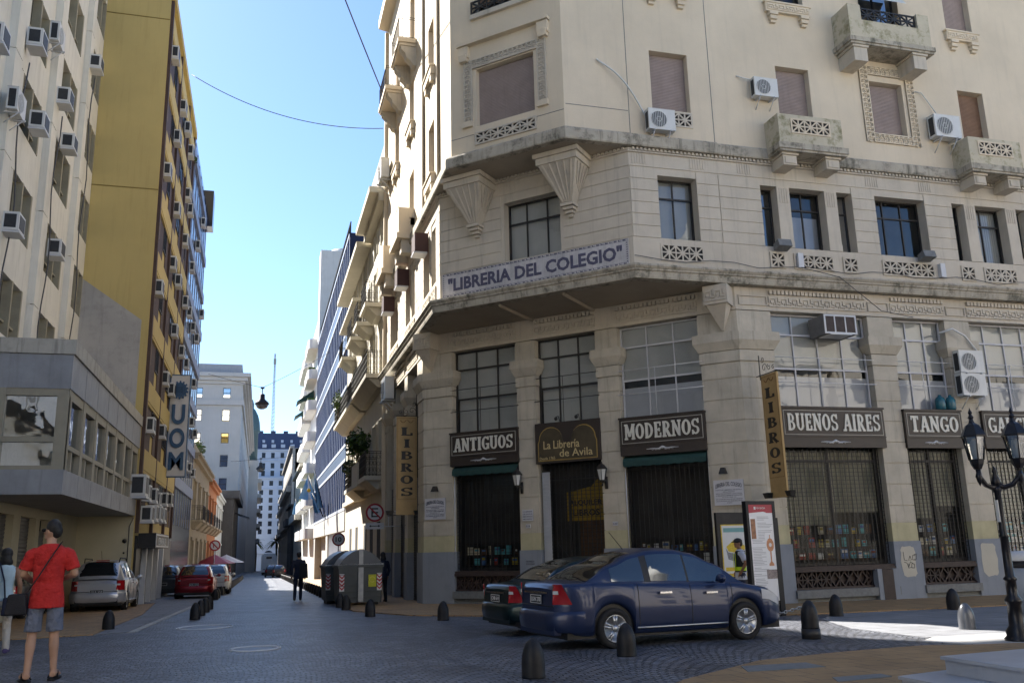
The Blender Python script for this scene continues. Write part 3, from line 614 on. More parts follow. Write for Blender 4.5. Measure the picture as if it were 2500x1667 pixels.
# ---- shop bays
def bay(fr, u0, u1, kind, gz0, sign_bottom=3.92, sign_top=5.06, curt=None, awning=False, wht=True, ncol=4):
    """one ground floor bay: ledge, iron lattice, grille, glass, display, upper window"""
    g0 = gz0
    if kind != 'door':
        a = MB(fr); a.box(u0+.005, u1-.005, -.45, .10, -.28, -.06); a.box(u0+.005, u1-.005, -.45, .03, -.9, -.40); a.box(u0+.005, u1-.005, -.45, -.05, -.40, -.28); P_('ledge', a, M_granite)
        a = MB(fr); n = max(4, int((u1-u0)/.30)); st = (u1-u0-.08)/n; z0, z1 = .0, .40
        a.box(u0+.005, u1-.005, -.3, -.06, -.058, -.0); a.box(u0+.005, u1-.005, -.3, .02, .42, .50); a.box(u0+.005, u1-.005, -.3, -.02, .50, .57); a.box(u0+.005, u1-.005, -.32, -.2, -.0, .41)
        for k in range(n):
            q = u0+.04+k*st; e = k*.0005
            if abs(k-n/2) < 1.6: a.bar((q,z0+.2),(q+st/2,z1),.035,-.2,-.10+e); a.bar((q+st/2,z1),(q+st,z0+.2),.035,-.2,-.102+e); a.bar((q,z0+.2),(q+st/2,z0),.035,-.2,-.104+e); a.bar((q+st/2,z0),(q+st,z0+.2),.035,-.2,-.106+e)
            else: a.bar((q,z0),(q+st,z1),.03,-.2,-.10+e); a.bar((q,z1),(q+st,z0),.03,-.2,-.102+e); a.bar((q+st/2,z0),(q+st/2,z1),.03,-.2,-.104+e); a.bar((q,z0+.2),(q+st,z0+.2),.03,-.2,-.106+e)
            a.bar((q,z0),(q,z1),.03,-.2,-.108+e)
        P_('base_grating', a, M_rust)
    zb = .58 if kind != 'door' else g0+.03
    # glass, frame, room
    a = MB(fr); frame_bars(a, u0+.01, u1-.01, zb, sign_bottom+.1, -.34, (.5,) if kind != 'door' else (.42,), (.86,), .07, .08); o = P_('shop_window', a, M_iron)
    g = MB(fr); g.rect(u0+.05, u1-.05, zb+.05, sign_bottom+.05, -.35); g.build('pane', G_dark, o)
    if curt:
        for a0, a1, zc in ((u0+.1,(u0+u1)/2-.06,curt),((u0+u1)/2+.06,u1-.1,curt+.35)): curtain(o, fr, a0, a1, zc, sign_bottom-.1, -.42, M_curt, int((a1-a0)*9))
    if kind != 'door':
        s_ = MB(fr)
        for z in (.72, 1.05, 1.42): s_.box(u0+.1, u1-.1, -.88, -.5, z, z+.03)
        s_.build('display_shelf', M_rust, o)
    # iron grille
    a = MB(fr); u = u0+.06; nn = max(3, round((u1-u0)/.155)); 
    for k in range(nn+1): q = u0+.05+(u1-u0-.1)*k/nn; a.box(q-.008, q+.008, -.20, -.18, zb, sign_bottom)
    z = zb+.1
    while z < sign_bottom-.02: a.box(u0+.03, u1-.03, -.199, -.186, z-.006, z+.006); z += .115
    P_('grille', a, M_iron)
    # header block behind the sign
    a = MB(fr); a.box(u0+.003, u1-.003, -.5, -.02, sign_bottom, sign_top); P_('lintel', a, M_iron)
    # upper window
    fm = M_white if wht else M_wood; us = [k/ncol for k in range(1, ncol)]
    o = win(CBd, fr, u0+.02, u1-.02, sign_top+.0, 7.93, -.26, us, (.42,.78), fm, G_win, None, w=.05)
    b = MB(fr); b.box(u0+.05, u1-.05, -.36, -.33, sign_top+1.25, 7.9); b.build('blind', M_blind, o)
    if wht: b = MB(fr); b.box(u0+.06, u1-.06, -.30, -.285, sign_top+.05, sign_top+.98); b.build('lower_panel', M_panel, o)
    else: b = MB(fr); b.box(u0+.05, u1-.05, -.46, -.43, sign_top+.1, sign_top+1.2); b.build('blind', M_blind, o)
    a = MB(fr)
    for z in (sign_top+.75, sign_top+1.5): a.tube([fr.p(u0-.05,.02,z), fr.p(u1+.05,.02,z)], .014, 5)
    for q in (.45,): u = u0+(u1-u0)*q; a.tube([fr.p(u,.02,sign_top+.02), fr.p(u,.02,sign_top+1.5)], .011, 5)
    P_('guard_rail', a, M_metal if wht else M_iron)
    if awning:
        a = MB(fr); n = 10; rows = [[fr.p(u0+.02+(u1-u0-.04)*k/40, d, z-(.035*abs(math.sin(k*math.pi/5)) if last else 0)) for k in range(41)] for d, z, last in ((-.14,sign_bottom-.0,0),(.05,sign_bottom-.1,0),(.09,sign_bottom-.2,0),(.09,sign_bottom-.32,1))]
        a.grid(rows, smooth=False); P_('awning', a, M_green)
        for u in (u0+.02, u1-.02): q = MB(fr); q.tube([fr.p(u,-.08,.7), fr.p(u,-.08,sign_bottom)], .018, 5); P_('awning_rail', q, M_metal)
bay(FB, 14.35, 17.75, 'shop', -.4, curt=1.7, ncol=4); bay(FB, 18.62, 20.6, 'shop', -.43, curt=1.85, ncol=3); bay(FB, 21.5, 24.55, 'shop', -.45, curt=1.8, ncol=4); bay(FB, 25.45, 28.4, 'shop', -.47, curt=1.8)
bay(FC0, 1.2, 3.75, 'shop', -.5, 4.0, 5.08, awning=True, wht=False, ncol=3); bay(FC0, 4.45, 6.65, 'door', -.5, 3.92, 5.12, wht=False, ncol=3); bay(FC0, 7.37, 10.0, 'shop', -.48, 3.92, 5.03, awning=True, wht=True, ncol=3)
for a, b in ((31.3,33.6),(34.3,36.8),(37.4,39.5)):
    q = MB(FA); q.box(a, b, -.5, -.3, -.8, 7.95); P_('side_bay', q, M_dark)
    shutter(CBd, FA, a+.1, b-.1, -.5, 3.9, -.22, M_iron, .09)
# door leaf, and the concertina gate beside it
q = MB(FC0); u0 = cu(9.3); q.box(u0, u0+.95, -.62, -.55, -.47, 2.6); q.box(u0+.1, u0+.85, -.548, -.53, 1.0, 2.4); P_('door', q, mat('oiled_wood', (.10,.045,.018), .45, .3, 3, streak=.3))
q = MB(FC0)
for k in range(9): u = cu(8.5)+.07+k*.03; q.box(u, u+.012, -.16, -.12, -.45, 3.6)
for k in range(34): q.box(cu(8.5)+.06, cu(8.5)+.34, -.155, -.125, -.4+k*.12, -.385+k*.12)
P_('folding_gate', q, M_metal)
# meter cabinet at the foot of the wall
q = MB(FB); q.box(17.15, 17.52, -.1, .13, -.55, .42); P_('cabinet', q, M_rust); q = MB(FB); q.box(17.0, 17.149, -.1, .12, -.55, .44); q.box(17.521, 17.7, -.1, .12, -.55, .44); P_('cabinet_surround', q, M_blue)
# overpainted patches
def blob(fr, u, z, w, h, d, seed, m=M_patch):
    rnd = random.Random(seed); n = 22; pts = []
    for k in range(n):
        t = 2*math.pi*k/n; e = lambda c: math.copysign(abs(c)**.45, c); pts.append((u+w/2*e(math.cos(t))*(1+rnd.uniform(-.09,.09)), z+h/2*e(math.sin(t))*(1+rnd.uniform(-.05,.05))))
    a = MB(fr); a.prism(pts, d-.01, d+.004); return a
for fr, u, z, w, h, sd_ in ((FB,18.16,.62,.5,.88,1),(FB,21.02,.6,.56,.95,2),(FB,13.72,.72,.36,.8,4)): P_('paint_patch', blob(fr, u, z, w, h, .036, sd_), M_patch)
# scrawled tag on the pier
q = MB(FB)
def scr(pts): q.tube([FB.p(18.0+x*.42, .044, .35+y*.42) for x, y in pts], .009, 4, smooth=False)
scr([(0,1.3),(.02,.75),(.25,.7)]); scr([(.5,1.0),(.36,.72),(.6,.74),(.52,1.0)]); scr([(.95,1.12),(.72,1.02),(.7,.75),(.95,.72)]); scr([(.85,1.0),(1.05,1.15),(1.0,.78),(.85,.8)]); scr([(0,.6),(.2,.55),(.3,.25),(.5,.62),(.7,.5)]); scr([(.35,.5),(.3,.2),(.55,.25),(.6,.5),(.8,.45),(.78,.2),(.55,.22)])
P_('scrawl', q, M_cable)
# ================================================================== left side of the street
XL = -4.7
M_tower = mat('tower_render', (.68,.655,.58), .85, .08, .8, bump=.1, streak=.35, streak_col=(.30,.28,.24))
M_twin = mat('tower_window', (.30,.27,.19), .7, .15, 2)
M_marble = mat('grey_marble', (.27,.28,.30), .55, .18, 1.3, bump=.05, streak=.55, streak_col=(.13,.135,.14))
M_lip = mat('dirty_parapet', (.42,.40,.35), .9, .1, 1.5, bump=.1, streak=.8, streak_col=(.10,.095,.085), dirt=.3)
M_party = mat('party_wall', (.40,.385,.36), .9, .10, .6, bump=.1, streak=.35, dirt=.25)
M_yellow = mat('mustard_render', (.50,.39,.155), .8, .08, .35, bump=.06, streak=.35, streak_col=(.34,.25,.09))
M_brick = tiles('dark_brick', (.060,.036,.030), (.085,.05,.04), (.03,.025,.02), .22, .07)
M_beige = mat('beige_metal', (.30,.275,.21), .6, .08, 3)
M_bluem = mat('blue_metal', (.20,.235,.34), .5, .12, 2, streak=.4, streak_col=(.07,.08,.11))
M_bwall = mat('recess_cream', (.47,.43,.31), .85, .06, 1.2)  # M_bwall: even cream of the walls under the podium
M_navy = mat('navy_glass', (.010,.015,.030), .15, .3, .7, spec=.25)
FL = Fr((XL,0,0), (0,1,0), (1,0,0)); FT = Fr((-7.3,0,0), (0,1,0), (1,0,0))
tw = thing('office_tower', 'tall white office block with ribbed pilasters and narrow windows, at the left edge', 'building', (-12,30,-.4))
holes = []
bays_ = [(13.1,15.3),(17.7,19.9),(22.3,24.5),(26.85,29.1),(31.3,33.7),(35.75,37.6)]
for k in range(12):
    for a, b in bays_: holes.append((a, b, 7.75+3.1*k-.15, 9.3+3.1*k))
w_ = MB(FT); wall(w_, 8, 37.7, 6, 45, holes, .28); w_.box(8, 37.69, -12, -.9, -.5, 44.9)
w_.plan([(-24,7.99),(-7.3,7.99),(-7.3,8),(-24,8)], -.5, 45); w_.plan([(-24,37.69),(-7.31,37.69),(-7.31,37.72),(-24,37.72)], -.5, 45)
w_.box(8, 37.7, -12, .15, 45, 45.6)
w_.build('wall', M_tower, tw)
for (a, b), (c, d) in zip([(0,8)]+bays_, bays_+[(38,38)]):
    if a == 0: continue
    m0, m1 = b+.55, min(c-.45, 37.6) 
    if m1-m0 < .2: continue
    q = MB(FT); z = 6.0
    while z < 44.8: q.box(m0, m0+.55*(m1-m0), 0, .22, z, z+3.07); q.box(m0+.55*(m1-m0), m1, 0, .11, z, z+3.07); z += 3.1
    q.box(m0+.02, m1-.02, -.02, .09, 6, 45); q.build('pilaster', M_tower, tw)
for a, b, z0, z1 in holes:
    q = MB(FT); q.box(a, b, -.30, -.24, z0, z1); wd = b-a
    for f in (0, .46, .94): q.box(a+wd*f, a+wd*f+.13, -.24, .02 if f else -.02, z0, z1)
    for f in (.13/wd, .46+.13/wd): q.box(a+wd*f, a+wd*(f+.40), -.24, -.10, z0+.42, z0+.48)
    o = q.build('window', M_twin, tw); g = MB(FT); g.rect(a+.14, a+wd*.45, z0+.05, z1-.05, -.235); g.rect(a+wd*.46+.14, b-.16, z0+.05, z1-.05, -.235); g.build('pane', M_navy, o)
# podium
pd = thing('podium', 'low grey marble clad podium with a strip of windows, jutting over the pavement', 'building', (-7,30,-.4))
q = MB(FL); q.box(24.0, 37.66, -26, 0, 2.85, 3.45); q.box(24.0, 37.66, -26, 0, 5.46, 6.33)
for k in range(1,8): q.box(24+k*1.9, 24.02+k*1.9, -.01, .006, 2.87, 3.43); q.box(24+k*1.9, 24.02+k*1.9, -.01, .006, 5.48, 6.31)
q.build('marble_band', M_marble, pd)
q = MB(FL); q.box(23.95, 37.66, -.25, .05, 6.34, 6.72); q.box(23.95, 24.2, -26, -.25, 6.34, 6.72); q.build('parapet', M_lip, pd)
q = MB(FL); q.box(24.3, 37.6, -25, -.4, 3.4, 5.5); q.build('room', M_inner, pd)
q = MB(FL); q.box(24.4, 37.6, -2.58, -.3, 6.2, 6.5); q.build('roof', M_party, pd)
n = 7
for k in range(n):
    a = 24.05+k*1.94; b = a+1.94
    q = MB(FL); q.box(a, a+.34, -.28, -.02, 3.45, 5.46); q.box(a+.34, b, -.28, -.04, 5.22, 5.46); q.box(a+.34, b, -.28, -.03, 3.98, 4.1); q.box(a+.98, a+1.12, -.2, -.06, 3.45, 3.98)
    q.box(a+.34, a+.4, -.18, -.05, 4.1, 5.22); q.box(b-.05, b, -.18, -.05, 4.1, 5.22)
    o = q.build('window', M_beige, pd); g = MB(FL); g.rect(a+.38, b-.04, 4.1, 5.22, -.14); g.rect(a+.34, b, 3.45, 3.98, -.16); g.build('pane', glass('podium_glass', (.45,.5,.52), .4, .25), o)
    c = MB(FL); c.box(a+.5, b-.1, -.36, -.32, 4.1, 5.2); c.build('blind', M_curt, o)
FS = Fr((0,24.0,0), (1,0,0), (0,-1,0))
q = MB(FS); q.box(-6.3, -6.16, -.2, 0, 3.45, 5.46); q.box(-6.16, -4.75, -.2, -.02, 5.28, 5.46); q.box(-6.16, -4.99, -.2, -.02, 4.12, 4.26); q.box(-4.99, -4.72, -.2, -.0, 3.45, 5.28); q.box(-6.16, -4.99, -.2, -.03, 3.45, 3.55)
for x in (-8.0,-9.8): q.box(x, x+.14, -.2, 0, 3.45, 5.46)
q.box(-12, -6.3, -.2, -.03, 5.28, 5.46); q.box(-12, -6.3, -.2, -.03, 4.12, 4.26)
o = q.build('corner_window', M_beige, pd); g = MB(FS); g.rect(-6.16, -4.99, 3.55, 5.28, -.1); g.rect(-12, -6.3, 3.5, 5.28, -.1); g.build('pane', glass('mirror_glass', (.3,.35,.35), .75, .5), o)
# recess under the podium
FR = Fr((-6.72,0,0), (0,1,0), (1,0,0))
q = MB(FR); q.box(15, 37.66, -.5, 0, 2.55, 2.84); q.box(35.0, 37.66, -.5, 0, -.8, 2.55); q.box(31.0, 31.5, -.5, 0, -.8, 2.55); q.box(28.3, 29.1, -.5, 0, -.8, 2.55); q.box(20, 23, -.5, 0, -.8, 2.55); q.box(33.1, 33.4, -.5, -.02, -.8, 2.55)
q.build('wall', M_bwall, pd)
for a, b, zt in ((23.0,28.3,2.55),(29.1,31.0,2.55),(31.5,33.1,2.2),(33.4,35.0,2.2)): shutter(pd, FR, a, b, -.7, zt, -.2, mat('grey_shutter', (.10,.10,.105), .5, .15, 2), .11); 
q = MB(FR); q.box(31.5, 35, -.45, -.3, 2.2, 2.55); q.build('transom', M_dark, pd)
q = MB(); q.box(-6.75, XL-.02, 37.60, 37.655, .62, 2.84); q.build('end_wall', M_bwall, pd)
q = MB(); q.box(-6.75, XL-.02, 37.59, 37.655, -.9, .62); q.build('end_skirting', M_granite, pd)
for z, r in ((1.9,.085),(1.45,.04)): q = MB(); q.ball((-5.0,37.58,z), r); q.build('wall_lamp', M_iron, pd)
q = MB(); q.tube([(-4.86,37.57,-.6),(-4.86,37.57,2.45),(-4.72,37.57,2.8)], .015, 4); q.build('conduit', M_cable, pd)
# party wall of the tower yard and the mustard block
yb = thing('mustard_block', 'tall mustard yellow block with brick piers and many air conditioners', 'building', (-9,45,-.4))
q = MB(); q.box(-20, XL, 37.74, 52.1, -.8, 25.6); q.build('wall', M_yellow, yb); q = MB(); q.box(-14, -4.78, 37.76, 39.2, 25.58, 30.4); q.box(-14, -4.78, 37.76, 41.5, 30.4, 33); q.box(-14, -4.78, 37.76, 43.4, 33, 37.5); q.build('roof_shade_block', M_yellow, yb)  # stepped roof boxes added only to cast shade on the square
q = MB(); 
for z in (16.45, 24.55): q.box(-7.4, XL, 37.725, 37.745, z, z+.04)
q.build('wall_joint', mat('ochre_joint', (.20,.145,.04), .9, .1), yb)
q = MB(); q.prism([(-7.6,2.8),(-4.98,2.8),(-4.98,10.72),(-7.6,12.55)], -37.739, -37.70)
q.fr = WORLD; q = MB(Fr((0,0,0),(1,0,0),(0,1,0))); q.prism([(-7.6,2.8),(-4.98,2.8),(-4.98,10.72),(-7.6,12.55)], 37.67, 37.738); q.build('party_wall', M_party, yb)
for zt in [25.05-2.79*k for k in range(9)]:
    for a, b in ((38.25,42.6),(42.9,47.75),(48.05,51.8)):
        if zt < 3.4: continue
        q = MB(FL); q.box(a, b, .0, .12, zt-.82, zt-.18); q.box(a, b, 0, .12, zt-.18, zt); q.box(a, b, 0, .10, zt-.95, zt-.82); q.box(a, a+.7, 0, .035, zt-2.0, zt-.95); q.build('spandrel', M_yellow, yb)
        for e0, e1 in ((a+.7,a+2.2),(b-1.1,b)): q = MB(FL); q.box(e0, e1, .004, .03, zt-2.77, zt-.95); q.build('brick_infill', M_brick, yb)
        q = MB(FL); frame_bars(q, a+2.2, b-1.1, zt-1.97, zt-.95, .04, (.5,), (), .05, .05); o = q.build('window', M_wood, yb); g = MB(FL); g.rect(a+2.25, b-1.15, zt-1.93, zt-.98, .03); g.build('pane', M_navy, o)
for a in (37.85, 42.62, 47.78, 51.82):
    q = MB(FL); q.box(a, a+.27, .0, .13, 2.2, 25.9); q.build('brick_pier', M_brick, yb)
q = MB(FL); q.box(37.8, 52.1, -.3, .2, 25.6, 26.0); q.build('coping', M_yellow, yb)
q = MB(FL); q.box(38.0, 51.9, .01, .1, -.8, 2.1); q.build('shop_front', M_iron, yb)
for a in (39.6, 41.8, 44.0, 46.2): q = MB(FL); q.box(a, a+.25, .1, .3, -.8, 2.2); q.build('shop_pilaster', M_metal, yb)
# shop sign (lettering not legible in the photo's distance: rough white strokes)
q = MB(FL); q.box(38.3, 43.4, .1, .75, 1.62, 2.2); sg = solo(q, 'shop_sign', M_iron, 'black shop sign box with pale block lettering under the mustard block', 'sign', loc=FL.p(40.8,.1,1.62)); WL[sg.name] = FL.p(40.8,.1,1.62)
q = MB(FL); frame_bars(q, 38.35, 43.35, 1.66, 2.16, .76, (), (), .05, .03); q.build('frame', M_metal, sg)
def txt(fr, u, z, d, s, size, sx=1, depth=.01, bold=0.0, al='CENTER'):
    m_ = MB(); m_.text(s, size, lambda x,y,e: fr.p(u+x*sx, d+e, z+y), depth, bold, al); return m_
FLm = Fr((XL,0,0), (0,1,0), (1,0,0))
q = MB(FL); qq = txt(FL, 40.85, 1.74, .752, 'CERRAJERIA DEL CENTRO'[:14], .42, 1.0); qq.build('lettering', M_acw, sg)
# blue steel block
bl = thing('blue_block', 'narrow dark block with pale blue steel bands beyond the mustard block', 'building', (-9,59,-.5))
q = MB(FL); q.box(52.1, 66.2, -14, 0, -.8, 26.5); q.box(64.9, 66.3, -8, .5, 24.8, 27.6); q.build('wall', M_navy, bl)
for zt in [25.4-2.82*k for k in range(9)]:
    if zt < 3: continue
    q = MB(FL); q.box(52.15, 66.1, 0, .12, zt-.62, zt); q.build('band', M_bluem, bl)
for k in range(9):
    q = MB(FL); q.box(52.2+k*1.72, 52.3+k*1.72, 0, .03, 3, 26.2); q.build('mullion', M_bluem, bl)
# two storey old houses
M_old = mat('old_stucco', (.40,.34,.235), .9, .14, 1.5, bump=.15, streak=.5, streak_col=(.12,.11,.09), dirt=.25)
M_or = mat('orange_render', (.48,.20,.085), .85, .08, 1.5)
M_wh = mat('white_render', (.62,.62,.60), .85, .06, 1.5, streak=.2)
def house(name, lab, y0, y1, h, m, cor=.35, nwin=3, balc=True, dep=.0):
    t = thing(name, lab, 'house', (XL-4,(y0+y1)/2,-.6)); fr = FL; st = (y1-y0)/nwin
    hs = [(y0+st*(k+.28), y0+st*(k+.72), z, z+zz) for k in range(nwin) for z, zz in ((-.4,2.7),(3.9,2.6))]
    q = MB(fr); wall(q, y0, y1, -1.5, h, hs, .3); q.box(y0+.01, y1-.01, -10, -.6, -1.5, h-.1); q.plan([(XL-10,y0),(XL-.001,y0),(XL-.001,y0+.3),(XL-10,y0+.3)], -1.5, h); q.build('wall', m, t)
    q = MB(fr); q.box(y0, y1, -.3, cor, h, h+.18); q.box(y0, y1, -.3, cor*.6, h-.3, h-.004); q.box(y0, y1, -.3, -.02, h+.18, h+.9); q.build('cornice', M_old if m is M_old else m, t)
    for a, b, c, d in hs:
        q = MB(fr); q.box(a, b, -.32, -.26, c, d); q.box((a+b)/2-.04, (a+b)/2+.04, -.26, -.22, c, d); o = q.build('shutter', M_wood if c < 0 else M_curt, t)
        q = MB(fr); q.box(a-.16, a-.003, -.02, .07, c, d); q.box(b+.003, b+.16, -.02, .07, c, d); q.box(a-.2, b+.2, -.02, .14, d+.003, d+.22); q.build('surround', m, t)
        if c > 1 and balc:
            q = MB(fr); q.box(a-.4, b+.4, -.02, .8, 3.55, 3.72); q.taper(a-.2, b+.2, 0, .25, 3.1, 3.545, .15, .4); o = q.build('balcony', M_old, t)
            railing(o, [fr.p(a-.36,0,3.72), fr.p(a-.36,.76,3.72), fr.p(b+.36,.76,3.72), fr.p(b+.36,0,3.72)], 1.0, M_iron, st=.16)
    return t
house('old_house', 'old grimy two storey stucco house with iron balconies and weeds on its roof', 66.4, 88, 8.2, M_old, .5, 4)
house('orange_house', 'terracotta orange two storey house beyond the grimy old house', 88.1, 104, 7.9, M_or, .5, 3)
house('white_house', 'white two storey house between the orange house and the tall stone block', 104.1, 122, 7.7, M_wh, .4, 3, False)
# tall pale stone block
M_pale = mat('pale_stone', (.46,.45,.44), .85, .07, .35, streak=.15)
M_dkst = mat('dark_stone', (.075,.07,.07), .8, .2, 1, streak=.3)
sb = thing('stone_block', 'tall pale stone office building rising behind the low houses', 'building', (-9,165,-2))
FP = Fr((0,150,0), (1,0,0), (0,-1,0)); FQ = Fr((-3.6,0,0), (0,1,0), (1,0,0))
hs = [(x, x+1.2, z, z+h) for x in (-10.95-4.35,-10.95,-6.6) for z, h in ((26.1,1.65),(22.3,1.9),(18.7,1.65),(14.9,1.9),(11.2,1.9))]
q = MB(FP); wall(q, -18, -3.6, -3, 28.4, hs, .3); q.fr = FQ
hq = [(y, y+2.2, z, z+1.8) for y in range(158,250,9) for z in (26.1,22.3,18.7,14.9,11.2)]
wall(q, 150, 262, -4, 28.4, hq, .3); q.plan([(-18,150.6),(-4.2,150.6),(-4.2,262),(-18,262)], -4, 28.3); q.build('wall', M_pale, sb)
q = MB(); q.plan([(-18.5,148.6),(-2.3,148.6),(-2.3,263),(-18.5,263)], 29.5, 30.1); q.plan([(-18.5,149.1),(-2.8,149.1),(-2.8,263),(-18.5,263)], 28.9, 29.496); q.plan([(-18.5,149.6),(-3.2,149.6),(-3.2,263),(-18.5,263)], 28.38, 28.896); q.build('cornice', M_pale, sb)
q = MB(); q.plan([(-18.5,150.3),(-3.75,150.3),(-3.75,262),(-18.5,262)], 30.1, 31.8); q.build('attic', mat('slate_grey', (.33,.33,.35), .8, .1), sb)
q = MB(); q.plan([(-18.5,149.6),(-3.3,149.6),(-3.3,263),(-18.5,263)], 24.9, 25.75); q.build('string_course', M_pale, sb)
for a, b, c, d in hs:
    q = MB(FP); frame_bars(q, a, b, c, d, -.2, (), (.5,), .08); o = q.build('window', M_wood, sb); g = MB(FP); g.rect(a, b, c, d, -.22); g.build('pane', glass('sky_glass', (.3,.33,.36), .55), o)
    q = MB(FP); q.rect(a, b, c, d, -.29); q.build('backing', M_dark, o)
for a, b, c, d in hq: q = MB(FQ); q.rect(a, b, c, d, -.25); q.build('pane', M_navy, sb)
dk = thing('dark_stone_house', 'low dark stone building with a heavy parapet under the tall pale block', 'building', (-6,135,-2))
q = MB(); q.plan([(-14,122.2),(-3.4,122.2),(-3.4,149.5),(-14,149.5)], -3, 8.3); q.plan([(-14,121.9),(-2.7,121.9),(-2.7,149.5),(-14,149.5)], 8.3, 9.3); q.build('wall', M_dkst, dk)
for y in range(124,148,4):
    q = MB(Fr((-3.4,0,0),(0,1,0),(1,0,0))); q.box(y, y+.7, 0, .12, -3, 8.29); q.build('pilaster', M_dkst, dk)
q = MB(); q.add([(-3.3,124,6.6),(-1.4,124,5.9),(-1.4,130,5.9),(-3.3,130,6.6)], [(0,1,2,3)]); q.add([(-3.3,124,6.5),(-1.4,124,5.8),(-1.4,130,5.8),(-3.3,130,6.5)], [(0,1,2,3)]); q.build('awning', M_navy, dk)
st = thing('corner_house', 'grey house with round balconies past the tall pale stone block', 'building', (-5,290,-4))
q = MB(); q.plan([(-9,263.2),(-1.0,263.2),(-1.0,312),(-9,312)], -6, 27)
q.build('wall', M_pale, st)
for k in range(5):
    q = MB(); q.plan([(-1.2,266),(.1,266),(.1,300),(-1.2,300)], 4+k*4.2, 5.1+k*4.2); q.build('balcony', M_party, st)
q = MB(); q.lathe([(2.0,27),(2.0,35.2),(2.5,35.4),(2.5,36),(2.3,38.2),(1.8,40.2),(1.0,41.8),(.5,42.3),(.5,43.6),(.1,45)], (-3.4,266,0), 20)
q.build('cupola', mat('copper_green', (.07,.12,.13), .6, .2), st)
# ---- the end of the street
en = thing('mansard_block', 'apartment slab tinted with blue haze, with a dark mansard roof closing the street', 'building', (5,335,-5))
M_end = mat('haze_blue_render', (.42,.47,.56), .85, .06, .2); M_mans = mat('mansard_slate', (.06,.075,.13), .6, .12, .4)  # M_end: distant haze and shade are put into its blue base colour
FE = Fr((0,330,0), (1,0,0), (0,-1,0)); FE2 = Fr((0,326,0), (1,0,0), (0,-1,0))
hs = [(x, x+1.25, z, z+1.9) for x in (-3.6,-.2,3.0,6.3,9.6,12.9) for z in (34.3,30.6,27.9)]
q = MB(FE); wall(q, -8, 24, -8, 37.2, hs, .3); q.box(-8, 24, -14, -.5, -8, 37.1); q.build('wall', M_end, en)
hs2 = [(x, x+1.3, z, z+1.7) for x in (-4.0,-.6,2.7,5.9) for z in (24.2,21.0,18.3,15.6,12.9,10.2,7.5)]
q = MB(FE2); wall(q, -8, 7.1, -8, 27, hs2, .3); q.box(-8, 7.1, -3.4, -.5, -8, 26.9); q.build('wing', M_end, en)
q = MB(FE2); q.box(-8.2, 7.3, -.2, .5, 26.6, 27.1); q.box(-8.2, 7.3, -.2, .35, 22.9, 23.2); q.box(-8, 7.2, -.1, .3, 2.9, 3.2); q.box(-8, 7.2, -.1, .5, .9, 1.2); q.fr = FE; q.box(-8.2, 24.2, -.2, .6, 37.0, 37.4); q.box(-8.2, 24.2, -.2, .4, 33.3, 33.6); q.build('cornice', M_end, en)
q = MB(); q.add([(-8,329.8,37.4),(24,329.8,37.4),(24,333,43.6),(-8,333,43.6),(-8,343,37.4),(24,343,37.4),(24,340,43.6),(-8,340,43.6)], [(0,1,2,3),(3,2,6,7),(4,5,6,7),(0,3,7,4),(1,2,6,5)])
for k in range(7): q.box(-6+k*4.4, -4.4+k*4.4, 334, 338, 43.5, 44.6)
q.build('mansard_roof', M_mans, en)
for x in (-3.6,-.2,3.0,6.3,9.6,12.9):
    for z, h in ((38.0,1.2),(39.9,1.0)):
        q = MB(); yy = 329.8+(z-37.4)/6.2*3.2; q.box(x, x+(1.5 if z < 39 else .9), yy-.5, yy+1, z, z+h); q.build('dormer', M_end, en)
for a, b, c, d in hs+hs2: q = MB(FE if d > 27.2 else FE2); q.rect(a, b, c, d, -.2); q.build('pane', M_navy, en)
q = MB(FE2); q.prism([(1.6,-6),(1.6,.2)]+[(3.3-1.7*math.cos(math.pi*k/10), .2+1.7*math.sin(math.pi*k/10)) for k in range(1,10)]+[(5.0,.2),(5.0,-6)], -.1, .05); q.build('doorway', M_navy, en)
ms = MB()
for dx, dy in ((-.5,-.5),(.5,-.5),(0,.5)): ms.tube([(3.2+dx,336+dy,43.5),(3.2+dx*.4,336+dy*.4,74)], .09, 4, smooth=False)
for k in range(22): z = 44+k*1.36; s_ = 1-.6*k/22; ms.tube([(3.2-.5*s_,336-.5*s_,z),(3.2+.5*s_,336-.5*s_,z+1.3),(3.2,336+.5*s_,z),(3.2-.5*s_,336-.5*s_,z+1.3)], .06, 3, smooth=False)
ms.box(2.7, 3.7, 335.5, 336.5, 70, 72)
solo(ms, 'radio_mast', M_party, 'thin red and white lattice radio mast on the mansard roof', 'mast', loc=(3.2,336,43.5))
# ================================================================== right side beyond the corner building
M_nb = mat('pale_cream_render', (.52,.485,.40), .85, .08, .8, bump=.1, streak=.25, streak_col=(.25,.23,.19))
nb = thing('balcony_house', 'cream four storey house with long iron balconies next to the corner building', 'building', (9,50,-.8))
ys = [40.9+k*2.62 for k in range(7)]
hs = [(y, y+1.15, z, z+h) for y in ys for z, h in ((9.35,2.5),(13.0,2.4),(4.75,2.6),(16.2,1.3))]
q = MB(FA); wall(q, 40.2, 59.4, -1.2, 18.3, hs, .35); q.box(40.25, 59.35, -9, -.7, -1.2, 18.2); q.build('wall', M_nb, nb)
for a, b, c, d in hs:
    q = MB(FA); q.box(a, b, -.34, -.28, c, d); q.box((a+b)/2-.03, (a+b)/2+.03, -.28, -.24, c, d); q.build('window', M_shut if c > 10 else M_curt, nb)
    q = MB(FA); q.box(a-.14, a-.003, -.02, .06, c, d); q.box(b+.003, b+.14, -.02, .06, c, d); q.build('jamb', M_nb, nb)
